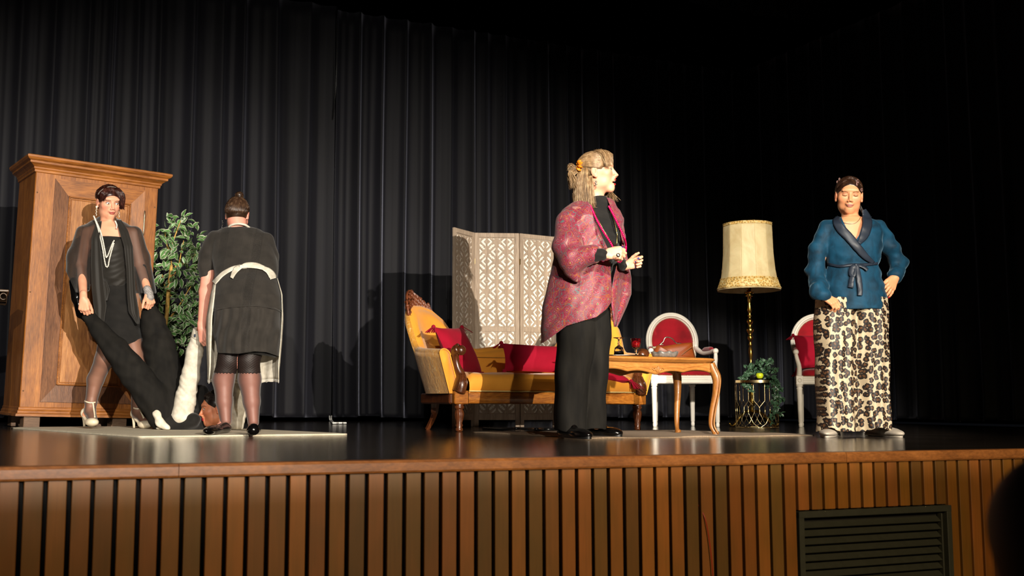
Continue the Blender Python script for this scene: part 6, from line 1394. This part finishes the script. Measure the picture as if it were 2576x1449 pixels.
rg = np.random.default_rng(13); hb = MB(); hs = SDF(); cC, rC = (0, -.022, .030), (.083, .100, .090); cC, rC = (0, -.030, .012), (.084, .098, .108); hs.ell(hC.w(*cC), np.array(rC) * hC.k, hC.R, 0); hs.ell(hC.w(0, .095, -.03), np.array((.09, .06, .09)) * hC.k, hC.R, .006, 's')
for q in (-1, 1): hs.ell(hC.w(q * .088, .0, -.03), np.array((.02, .03, .045)) * hC.k, hC.R, .006, 's')
bp = C_(602, 491, .40); hs.ell(bp, (.030, .03, .027), None, .01); hs.ell(C_(602, 505, .40), (.036, .034, .016), None, .015); V, Q = hs.mesh(.004); hb.add(V, Q.tolist(), (.6, .6, .6))
top = hC.loc(bp[None])[0]; td = unit((top - np.array(cC)) / np.array(rC)); arcs(hb, hC, cC, rC, [(-.95, -.2, -.25), (-.8, -.5, -.6), (-.4, -.75, -.75), (0, -.75, -.8), (.4, -.75, -.75), (.8, -.5, -.6), (.95, -.2, -.25)], [td, td], 900, .0015, rg, .05, (1.0, 1.03))
arcs(hb, hC, cC, rC, [(-.95, .1, .2), (-.9, -.2, .3), (.9, -.2, .3), (.95, .1, .2)], [td, td], 260, .0015, rg, .05, (1.0, 1.03))
for k in range(90):
    a0 = rg.uniform(0, 6.28); ti = rg.uniform(-.6, .6); n_ = unit([rg.normal() * .3, rg.normal() * .3, 1]); u1 = unit(np.cross(n_, [1, .1, 0])); u2 = np.cross(n_, u1); r0 = rg.uniform(.022, .031); hb.tube([bp + (u1 * math.cos(a0 + t) + u2 * math.sin(a0 + t)) * r0 * math.cos(ti) + n_ * r0 * math.sin(ti) for t in np.linspace(0, 2.2, 8)], .0016, 4, (rg.uniform(.6, 1.6),) * 3)
hb.build('hair', hairmat('brown_hair', '1c110b', '3a281c', '6e5540', .3), pc, off=OC)
b = MB()
for q in (-1,):
    for k in range(5): p = C_(559, 556 + k * 4, .40); b.ball(p + [.003 * math.sin(k), 0, 0], .0035, 6, 5)
b.build('earring', silver, pc, off=OC)
# ------------------------------------------------------------------ D: woman in sheer black cape by the wardrobe
YD = 7.72
def D_(px, py, dy=0.): return P(px, py, YD + dy)
pd = person('woman in a sheer black cape, pearls and T-strap heels beside the wardrobe', 290, 1078, YD); OD = np.array(pd.location)
sd4 = SDF(); hD = Head(D_(274, 509), 36, 15, 2, 1.02); hD.build(sd4); sd4.cone(hD.w(0, -.022, -.07), D_(270, 580, .02), .046, .052, .03)
sd4.stack(st(0, [(560, 246, 294, .01, .055), (574, 218, 326, .01, .075), (600, 220, 326, .01, .09), (650, 238, 328, 0, .10), (720, 250, 334, 0, .10), (790, 250, 350, .0, .12), (850, 255, 350, .0, .12)], YD), .03)
wD1 = D_(210, 750, -.24); sd4.chain([D_(220, 585), D_(205, 668, .02), wD1], [.042, .037, .026], .02); hand(sd4, wD1, (.12, -.15, -1), (-.05, -1, .12), .98, (70, 74, 76, 78), th=-1, thumb=(.85, .35, -.5), tcurl=.2)
wD2 = D_(374, 738, -.1); sd4.chain([D_(332, 585), D_(352, 668, .06), wD2], [.042, .037, .026], .02); hand(sd4, wD2, (.3, -.2, -.9), (.75, -.6, .1), .93, (70, 74, 76, 78), th=1, thumb=(.8, .4, -.5), tcurl=.2)
LD = [([D_(285, 820), D_(262, 905, -.08), D_(240, 955, -.05), D_(229, 1012, -.06), D_(226, 1034, -.07)], [.085, .062, .055, .036, .034]), ([D_(322, 820), D_(345, 910, -.05), D_(348, 965, .0), D_(346, 1020, .03), D_(345, 1042, .03)], [.085, .062, .055, .038, .034])]
for p_, r_ in LD: sd4.chain(p_, r_, .02)
sd4.chain([D_(227, 1034, -.07), D_(235, 1060, -.14)], [.034, .028], .02); sd4.ell(D_(216, 1042, -.03), (.026, .03, .03), None, .02); sd4.chain([D_(345, 1034, .03), D_(366, 1064, -.03)], [.033, .027], .02)
sdfobj(sd4, 'body', skinm, pd, .0033, OD, bodycol(SKIN['L'], [lambda V, C: hD.paint(V, C, lips='b05a50', iris='20140f', blush=.42, brow='24130c', shadow='4a3430', liner=1., gaze=(.003, -.0025))]))
for p_, r_ in LD: s_ = SDF(); s_.chain(p_, [x + .0025 for x in r_], .02); (s_.chain([D_(227, 1034, -.07), D_(235, 1060, -.14)], [.0365, .030], .02) if p_ is LD[0][0] else s_.chain([D_(345, 1034, .03), D_(366, 1064, -.03)], [.0355, .0295], .02)); sdfobj(s_, 'stocking', stockm, pd, .0045, OD)
cream = plain('cream_patent_leather', 'ddd0b6', .3, .05, spec=.5)
def heel_shoe(ank, toe, heelp, strap, tee, mat, parent, off, Y, gz):
    """T-strap heel: vamp round the toes, cup round the heel, straps lying on the foot"""
    ank, toe, heelp = [np.array(q, float) for q in (ank, toe, heelp)]; s_ = SDF(); d = toe - heelp; d[2] = 0; L = np.linalg.norm(d); d /= L; side = np.cross(d, [0, 0, 1]); R = np.stack([d, side, [0, 0, 1]], 1)
    s_.ell(toe - d * .035, (.062, .043, .030), R, .01); s_.cone(toe - d * .05 + [0, 0, -.008], heelp + d * .02 + [0, 0, .0], .034, .024, .02, fl=((0, 0, 1), 2.4)); s_.ell(heelp + [0, 0, .028], (.030, .030, .036), R, .012); s_.ell((toe + heelp) / 2 - d * .01 + [0, 0, .052], (.060, .032, .036), R, .006, 's'); clip(s_, lambda X: gz - X[:, 2]); sdfobj(s_, 'shoe', mat, parent, .0035, off)
    b = MB(); b.tube([heelp + [0, 0, .01], heelp - d * .004 + [0, 0, -.03], [heelp[0], heelp[1], gz]], [.022, .012, .008], 8); b.build('shoe_heel', mat, parent, off=off)
    b = MB(); b.tube(spline([surf(sd4, x, y, Y - .4, Y + .2) + [0, -.003, 0] for x, y in strap], 24), .0055, 6); b.build('ankle_strap', mat, parent, off=off)
    b = MB(); b.tube(spline([surf(sd4, x, y, Y - .4, Y + .2) + [0, -.004, 0] for x, y in tee], 20), .006, 6); b.build('shoe_strap', mat, parent, off=off)
heel_shoe(D_(226, 1012, -.06), D_(236, 1062, -.17), D_(213, 1049, -.02), [(213, 1009), (218, 1011), (226, 1013), (234, 1013), (240, 1012)], [(234, 1012), (236, 1026), (238, 1040), (239, 1050)], cream, pd, OD, YD, D_(230, 1073, -.1)[2])
heel_shoe(D_(346, 1022, .03), D_(372, 1068, -.06), D_(338, 1050, .06), [(336, 1026), (342, 1028), (350, 1028), (358, 1026)], [(352, 1028), (357, 1040), (362, 1052)], cream, pd, OD, YD, D_(360, 1077, -.02)[2])
dr_ = SDF(); dr_.stack(st(0, [(596, 232, 322, 0, .105), (650, 236, 328, 0, .115), (710, 252, 332, 0, .11), (760, 254, 342, 0, .125), (800, 252, 352, -.01, .135), (845, 250, 358, -.02, .135), (880, 252, 354, -.02, .13)], YD), .01); disp(dr_, lambda X: .003 * np.sin(X[:, 2] * 70 + X[:, 0] * 20))
clip(dr_, lambda X: np.maximum((px_of(X)[1] - np.interp(px_of(X)[0], [250, 320, 345, 360], [878, 866, 858, 852])) * YD / F, X[:, 2] - D_(0, 598)[2])); sdfobj(dr_, 'dress', blackc, pd, .005, OD)
satb = NT('bronze_black_satin'); satb.b.inputs['Base Color'].default_value = (*lin('1f1c18'), 1); satb.set(rough=.62, spec=.25, sheen=.2); satb = satb.m
tp2 = SDF(); tp2.stack(st(0, [(600, 250, 318, -.02, .10), (640, 246, 326, -.02, .115), (680, 246, 330, -.02, .12), (706, 252, 330, -.02, .12), (722, 262, 322, -.02, .10)], YD), .01)
disp(tp2, lambda X: .005 * np.sin(80 * (X[:, 2] - 5.5 * (X[:, 0] - D_(292, 600)[0]) ** 2)) * np.clip((D_(0, 600)[2] - X[:, 2]) * 6, 0, 1))
clip(tp2, lambda X: np.maximum((px_of(X)[1] - (720 - .006 * (px_of(X)[0] - 290) ** 2)) * YD / F, (np.interp(px_of(X)[0], [245, 285, 325], [640, 612, 590]) - px_of(X)[1]) * YD / F)); sdfobj(tp2, 'satin_top', satb, pd, .0045, OD)
# sheer cape: sleeves and shoulders
cp_ = SDF(); cp_.stack(st(0, [(548, 246, 292, .03, .06), (560, 226, 316, .03, .09), (575, 202, 342, .02, .11), (600, 196, 350, .02, .13), (650, 192, 352, .02, .15), (730, 196, 356, .02, .16)], YD), .02)
cp_.chain([D_(212, 590), D_(196, 650), D_(192, 735, -.06)], [.062, .075, .085], .03); cp_.chain([D_(338, 590), D_(352, 650, .03), D_(366, 735, .0)], [.060, .068, .075], .03); cp_.cone(D_(190, 640, .05), D_(180, 700, .06), .06, .035, .03)
disp(cp_, lambda X: .006 * np.sin(X[:, 0] * 75 + X[:, 2] * 8) * np.clip(1.5 - X[:, 2], .2, 1))
def cclip(X):
    u, v = px_of(X); xl = np.interp(v, [540, 560, 600, 660, 740], [255, 250, 236, 228, 226]); xr = np.interp(v, [540, 560, 600, 660, 740], [285, 300, 322, 336, 340]); d = np.where(X[:, 1] < YD, np.minimum(u - xl, xr - u) * YD / F, -.05)
    hem = np.where(u < 226, np.interp(u, [165, 190, 200, 222], [680, 735, 737, 733]), np.where(u > 336, 738, 715)); return np.maximum(np.maximum(d, (v - hem) * YD / F), .055 - np.linalg.norm((X - D_(270, 548, .0)) * [1, 1, .7], axis=1))
cutcloth(cp_, cclip, 'sheer_cape', chiff, pd, .006, OD, 0)
sheet('cape_front_panel', [(556, 243, 256, -.07, -.06), (600, 230, 250, -.13, -.13), (660, 228, 256, -.15, -.15), (720, 230, 262, -.15, -.15), (770, 236, 268, -.15, -.16), (812, 244, 262, -.15, -.16)], satb, pd, OD, .003, (.005, 1.6, .4), 20, 40, YD)
sheet('cape_front_panel', [(552, 292, 304, -.05, -.02), (580, 300, 322, -.10, -.08), (620, 312, 334, -.14, -.12), (680, 318, 338, -.15, -.14), (740, 320, 342, -.16, -.15), (785, 324, 350, -.16, -.16), (815, 344, 350, -.16, -.16)], satb, pd, OD, .003, (.005, 1.6, .4), 20, 40, YD)
sheet('waist_ruffle', [(708, 254, 268, -.14, -.14), (730, 256, 276, -.15, -.14), (756, 262, 270, -.15, -.15)], satb, pd, OD, .003, (.01, 1.5, .4), 14, 14, YD)
for path in ([(247, 550), (250, 575), (256, 600), (262, 630), (266, 655), (270, 671), (275, 671), (278, 655), (284, 632), (290, 612)], [(249, 553), (254, 578), (261, 602), (267, 632), (270, 648), (274, 645), (280, 630), (287, 612), (291, 606)], [(296, 560), (297, 568), (296, 576)]):
    q = np.array([surf(dr_ if y > 600 else sd4, x, y, YD - .4, YD + .2) + [0, -.03, 0] for x, y in path]); q[:, 1] = np.minimum(q[:, 1], YD - .10 if len(path) > 3 else YD - .04); q = spline(q, 200); seg = np.concatenate([[0], np.cumsum(np.linalg.norm(np.diff(q, axis=0), axis=1))]); b = MB()
    for s_ in np.arange(0, seg[-1], .0112): b.ball([np.interp(s_, seg, q[:, i]) for i in range(3)], .0058, 8, 6)
    b.build('pearl_strand', pearl, pd, off=OD)
for q_ in ((-.082, -.004, -.040), (.082, -.004, -.040)):
    b = MB(); p = hD.w(*q_); b.ball(p + [0, -.004, 0], .008, 8, 6)
    for k in range(8): b.ball(p + [.003 * math.sin(k * 2.2), -.006, -.010 - k * .0075], .0036, 6, 5)
    b.build('drop_earring', pearl, pd, off=OD)
glv = plain('silver_lace_glove', '8f8a88', .5, .35, 120, .4)
s_ = SDF(); s_.chain([wD2 + [-.012, 0, .03], wD2, wD2 + [.012, -.01, -.03]], [.028, .030, .030], .01); disp(s_, lambda X: .0015 * np.sin(X[:, 0] * 400) * np.sin(X[:, 2] * 400)); sdfobj(s_, 'lace_cuff', glv, pd, .0035, OD)
rg = np.random.default_rng(14); hb = MB(); hs = SDF(); cD, rD = (0, -.018, .036), (.085, .101, .088); hs.ell(hD.w(*cD), np.array(rD) * hD.k, hD.R, 0); hs.ell(hD.w(0, .094, -.035), np.array((.088, .064, .092)) * hD.k, hD.R, .008, 's'); hs.ell(hD.w(0, -.085, -.03), np.array((.055, .03, .05)) * hD.k, hD.R, .02)
for q in (-1, 1): hs.ell(hD.w(q * .09, .0, -.03), np.array((.022, .035, .05)) * hD.k, hD.R, .006, 's')
V, Q = hs.mesh(.004); hb.add(V, Q.tolist(), (.7, .7, .7))
arcs(hb, hD, cD, rD, [(-.7, .7, .35), (-.35, .85, .55), (0, .8, .7), (.4, .8, .6), (.8, .6, .3)], [(-.95, -.3, -.2), (-.6, -.8, .0), (0, -1, .1), (.6, -.8, 0), (.95, -.3, -.2)], 420, .0017, rg, .07, (1., 1.06))
for _ in range(230): a = np.array([rg.uniform(-.01, .05), .045, .112]); e = np.array([rg.uniform(.045, .088), rg.uniform(.045, .085), rg.uniform(-.03, .02)]); m = (a + e) / 2 + [.018, .022, .01]; strand(hb, [hD.w(*a), hD.w(*m), hD.w(*(e + [0, 0, .0])), hD.w(*(e + [.006, -.004, -.014]))], .0017, rg.uniform(.6, 1.5), 8)
for _ in range(230): a = np.array([rg.uniform(-.055, .01), .045, .110]); e = np.array([rg.uniform(-.088, -.05), rg.uniform(.03, .068), rg.uniform(.0, .03)]); m = (a + e) / 2 + [-.016, .022, .006]; strand(hb, [hD.w(*a), hD.w(*m), hD.w(*e)], .0017, rg.uniform(.6, 1.5), 7)
hb.build('hair', hairmat('dark_auburn_hair', '170907', '331812', '6a4034', .3), pd, off=OD)
b = MB(); b.tube([on_ell(hD, cD, rD, (math.cos(t), .35 * math.sin(t) + .25, math.sin(t)), 1.05) for t in np.linspace(.15, math.pi - .15, 40)], .0065, 6, flat=.6); b.build('headband', plain('grey_glitter_band', '77736c', .4, .4, 200), pd, off=OD)
# ------------------------------------------------------------------ E: lying man being dragged
YE = 7.5
def E_(px, py, dy=0.): return P(px, py, YE + dy)
pe = person('man in white shirt and black trousers lying on the rug, limbs pulled up', 470, 1082, YE); OE = np.array(pe.location)
se_ = SDF(); hE = Head(E_(541, 1028, -.02), -70, 6, 6, 1.0); hE.build(se_); se_.cone(hE.w(0, -.03, -.06), E_(530, 1070, .1), .055, .06, .03)
se_.chain([E_(520, 1062, .10), E_(470, 1060, .06), E_(415, 1052, .02)], [.065, .08, .085], .04); hE_p = lambda V, C: hE.paint(V, C, lips='a01428', blush=.2, browh=.022)
se_.chain([E_(465, 1050, -.02), E_(478, 940, -.05), E_(500, 845, -.16)], [.05, .042, .028], .03); hand(se_, E_(502, 838, -.17), (.35, -.1, 1), (-.3, -.9, 0), .95, (50, 55, 60, 60), th=1)
se_.chain([E_(560, 1062, .1), E_(598, 1010, .05), E_(592, 925, .12)], [.05, .045, .03], .03); hand(se_, E_(592, 915, .12), (.2, 0, 1), (0, -1, 0), .95, (50, 55, 60, 60), th=1)
se_.chain([E_(418, 1040), E_(320, 915, .02), E_(222, 790, .08)], [.09, .060, .03], .03); se_.chain([E_(430, 1030, .1), E_(403, 890, .2), E_(377, 772, .2)], [.09, .060, .03], .03)
sdfobj(se_, 'body', skinm, pe, .0036, OE, bodycol(SKIN['D'], [hE_p]))
def fold(amp, a, b, c): return lambda X: amp * np.sin(X @ np.array([a, b, c]) + 2.2 * np.sin(X @ np.array([-c * .35, 12., a * .35])))
t1 = SDF(); t1.chain([E_(224, 796, .06), E_(252, 832, .03), E_(292, 880, 0), (E_(338, 940, -.02)), E_(385, 1000, -.02), E_(412, 1040, .0)], [.042, .060, .084, .098, .108, .105], .02); t1.chain([E_(378, 784, .2), E_(384, 810, .19), E_(400, 870, .16), E_(418, 950, .12), E_(430, 1030, .06)], [.056, .082, .108, .118, .115], .02); t1.cone(E_(430, 1020, .03), E_(405, 1050, .0), .1, .085, .03)
disp(t1, lambda X: -.006 * np.abs(np.sin(X @ np.array([20., 0, 34.]) + 1.3 * np.sin(X @ np.array([9., 0, -7.])))) ** 2 + .0015 * np.sin(X @ np.array([40., 0, 62.]))); clip(t1, lambda X: .013 - X[:, 2]); sdfobj(t1, 'trousers', blackd, pe, .0055, OE)
sh_ = SDF(); sh_.chain([E_(498, 850, -.16), E_(490, 885, -.12), E_(478, 950, -.08), E_(466, 1005, -.06), E_(460, 1045, -.04)], [.045, .052, .058, .066, .072], .02); sh_.chain([E_(588, 935, .12), E_(597, 975, .08), E_(600, 1020, .05), E_(590, 1062, .05)], [.042, .052, .062, .058], .02); sh_.chain([E_(412, 1050, .0), E_(404, 1070, -.04)], [.10, .035], .03); sh_.chain([E_(390, 1012, -.075), E_(394, 1042, -.10), E_(402, 1064, -.105), E_(420, 1076, -.10)], [.008, .022, .024, .016], .02); sh_.chain([E_(590, 1062, .06), E_(500, 1066, .1)], [.06, .05], .03)
disp(sh_, lambda X: -.006 * np.abs(np.sin(X @ np.array([30., 10, 17.]) + 1.8 * np.sin(X[:, 2] * 9 + X[:, 0] * 9))) ** 1.6 * np.clip(1.1 - X[:, 2], 0, 1) - .0025 * np.abs(np.sin(X @ np.array([35., 0, 48.]) + 2 * np.sin(X[:, 2] * 12 + X[:, 0] * 20))) ** 2); clip(sh_, lambda X: .0135 - X[:, 2]); sdfobj(sh_, 'shirt', white_c, pe, .0045, OE)
b = MB(); c0, c1 = E_(498, 850, -.16), E_(503, 834, -.175); ax = unit(c1 - c0); u1 = unit(np.cross(ax, [0, 1, 0])); u2 = np.cross(ax, u1); b.grid(np.array([[q + (u1 * math.cos(t) + u2 * math.sin(t)) * r_ for t in np.linspace(0, 2 * math.pi, 40)] for q, r_ in ((c0, .047), (c0 + ax * .003, .05), (c1, .048), (c1 + ax * .012, .045))])); cuff = solid(b.build('shirt_cuff', white_c, pe, off=OE), .003)
b = MB(); q = surf(sh_, 491, 846, YE - .4, YE) + [0, -.012, .004]; b.box(q, (.012, .002, .02), .0005); b.build('cuff_label', plain('navy_label', '1c2438', .6), cuff, smooth=False, off=OE)
vs = SDF(); vs.chain([E_(522, 1066, .08), E_(480, 1064, .03), E_(432, 1066, -.02)], [.07, .092, .085], .04); vs.cone(E_(486, 1056, -.07), E_(455, 1078, -.07), .05, .03, .03); vs.chain([E_(505, 990, .12), E_(512, 1040, .1)], [.06, .07], .04); disp(vs, fold(.003, 50, 0, 60)); clip(vs, lambda X: .013 - X[:, 2]); sdfobj(vs, 'waistcoat', blackc, pe, .005, OE)
b = MB(); b.tube(spline([hE.w(0, .03, -.118), hE.w(-.045, .01, -.115), hE.w(-.05, -.03, -.105), hE.w(0, -.06, -.10), hE.w(.05, -.03, -.105)], 20), .014, 8, flat=.7); b.build('shirt_collar', white_c, pe, off=OE)
hb = MB(); hs = SDF(); hs.ell(hE.w(0, -.022, .036), np.array((.084, .098, .088)) * hE.k, hE.R, 0); hs.ell(hE.w(0, .092, -.035), np.array((.09, .062, .088)) * hE.k, hE.R, .006, 's')
for q in (-1, 1): hs.ell(hE.w(q * .09, .0, -.03), np.array((.022, .03, .05)) * hE.k, hE.R, .006, 's')
V, Q = hs.mesh(.004); hb.add(V, Q.tolist(), (.6, .6, .6)); rg = np.random.default_rng(15); arcs(hb, hE, (0, -.022, .036), (.084, .098, .088), [(-.8, .5, .4), (0, .75, .6), (.8, .5, .4)], [(-.9, -.5, -.3), (0, -1, -.4), (.9, -.5, -.3)], 420, .0018, rg, .08, (1., 1.05)); hb.build('hair', hairmat('near_black_hair', '0b0707', '1c1412', '3a2c26', .3), pe, off=OE)
for (hp, tp__, n_) in ((E_(204, 790, .16), E_(183, 700, .16), 0), (E_(372, 752, .24), E_(360, 690, .26), 1)):
    hp, tp__ = np.array(hp), np.array(tp__); d = unit(tp__ - hp); s_ = SDF(); s_.cone(hp, hp + d * .12, .036, .034, .02); s_.cone(hp + d * .12, hp + d * .24, .042, .032, .02); s_.cone(hp + [.03, .0, .03], hp + [.045, .0, -.03], .036, .036, .02); sdfobj(s_, 'shoe', patent, pe, .004, OE)
    b = MB(); side = unit(np.cross(d, [0, 1, 0])); ring = [hp + d * (.12 + .15 * math.cos(a)) - side * (.040 if n_ == 0 else -.04) * 1 + np.array([0, 1, 0]) * .042 * math.sin(a) for a in np.linspace(0, 2 * math.pi, 36, endpoint=False)]; b.grid(np.array([ring, [q - side * (.009 if n_ == 0 else -.009) for q in ring]]), closed_u=True); b.add([q - side * (.009 if n_ == 0 else -.009) for q in ring], [tuple(range(36))]); b.tube(ring, .003, 5, closed=True); b.build('shoe_sole', plain('worn_leather_sole', '5a5450', .5) if n_ == 0 else bpy.data.materials['worn_leather_sole'], pe, off=OE)
# ------------------------------------------------------------------ F: spectator silhouette close to the camera
YF = 1.35
def F_(px, py, dy=0.): return P(px, py, YF + dy)
pf = thing('person', 'dark out of focus spectator seen from behind at the bottom right edge', 'person', (F_(2700, 1400)[0], YF, -1.0)); OF = np.array(pf.location)
hF = Head(F_(2690, 1400), 170, 5, 0, 1.02); sf = SDF(); hF.build(sf); q = hF.c; sf.cone(hF.w(0, -.03, -.07), q + [0, .0, -.2], .055, .06, .03)
sf.stack([(-1.0 + .45, q[0], YF, .19, .14), (q[2] - .5, q[0], YF, .17, .12), (q[2] - .26, q[0], YF, .19, .11), (q[2] - .19, q[0], YF, .12, .08), (q[2] - .15, q[0], YF, .06, .06)], .03)
for s_ in (-1, 1): sf.chain([q + [s_ * .17, 0, -.25], q + [s_ * .23, -.03, -.5], q + [s_ * .12, .2, -.6]], [.055, .045, .03], .03); hand(sf, q + [s_ * .12, .2, -.6], (-s_, .5, 0), (0, 0, 1), .95, (30, 35, 40, 40), th=s_)
sf.chain([q + [.08, 0, -.62], q + [.1, .42, -.62], q + [.1, .42, -1.02]], [.09, .07, .045], .03); sf.chain([q + [-.08, 0, -.62], q + [-.1, .42, -.62], q + [-.1, .42, -1.02]], [.09, .07, .045], .03)
sdfobj(sf, 'body', skinm, pf, .007, OF, bodycol('8a6450', []))
s_ = SDF(); s_.stack([(-1.0 + .4, q[0], YF, .2, .15), (q[2] - .5, q[0], YF, .18, .135), (q[2] - .26, q[0], YF, .205, .125), (q[2] - .18, q[0], YF, .13, .09)], .03)
for k in (-1, 1): s_.chain([q + [k * .17, 0, -.25], q + [k * .23, -.03, -.5], q + [k * .14, .16, -.58]], [.065, .055, .045], .03)
sdfobj(s_, 'jumper', blackd, pf, .009, OF); s_ = SDF(); s_.ell(hF.w(0, -.015, .03), (.092, .108, .098), hF.R, 0); s_.chain([hF.w(0, -.04, -.02), hF.w(0, -.05, -.12)], [.085, .085], .03); s_.ell(hF.w(0, .11, -.05), (.08, .06, .09), hF.R, .01, 's'); sdfobj(s_, 'hair', plain('black_hair', '060404', .6), pf, .005, OF)
for k in (-1, 1): g_ = q + [k * .1, .36, 0]; g_[2] = -.995; s_ = shoe(g_, g_ + [0, .26, 0], .1, .08); sdfobj(s_, 'shoe', patent, pf, .008, OF)
# seat under the spectator
ch = thing('hall_chair', 'dark hall chair under the spectator, almost out of the picture', 'chair', (q[0], YF, -1.0)); hl = plain('dark_seat', '0c0a0a', .8); CO = np.array(ch.location)
b = MB(); b.box((q[0], YF + .05, q[2] - .76), (.46, .44, .06), .02); b.build('seat', hl, ch, off=CO)
b = MB(); b.box((q[0], YF - .2, q[2] - .52), (.44, .04, .36), .015); b.build('backrest', hl, ch, off=CO)
for sx in (-1, 1):
    for sy in (-.15, .22): b = MB(); b.tube([(q[0] + sx * .2, YF + sy, q[2] - .78), (q[0] + sx * .21, YF + sy, -1.0)], .013, 8); b.build('leg', hl, ch, off=CO)
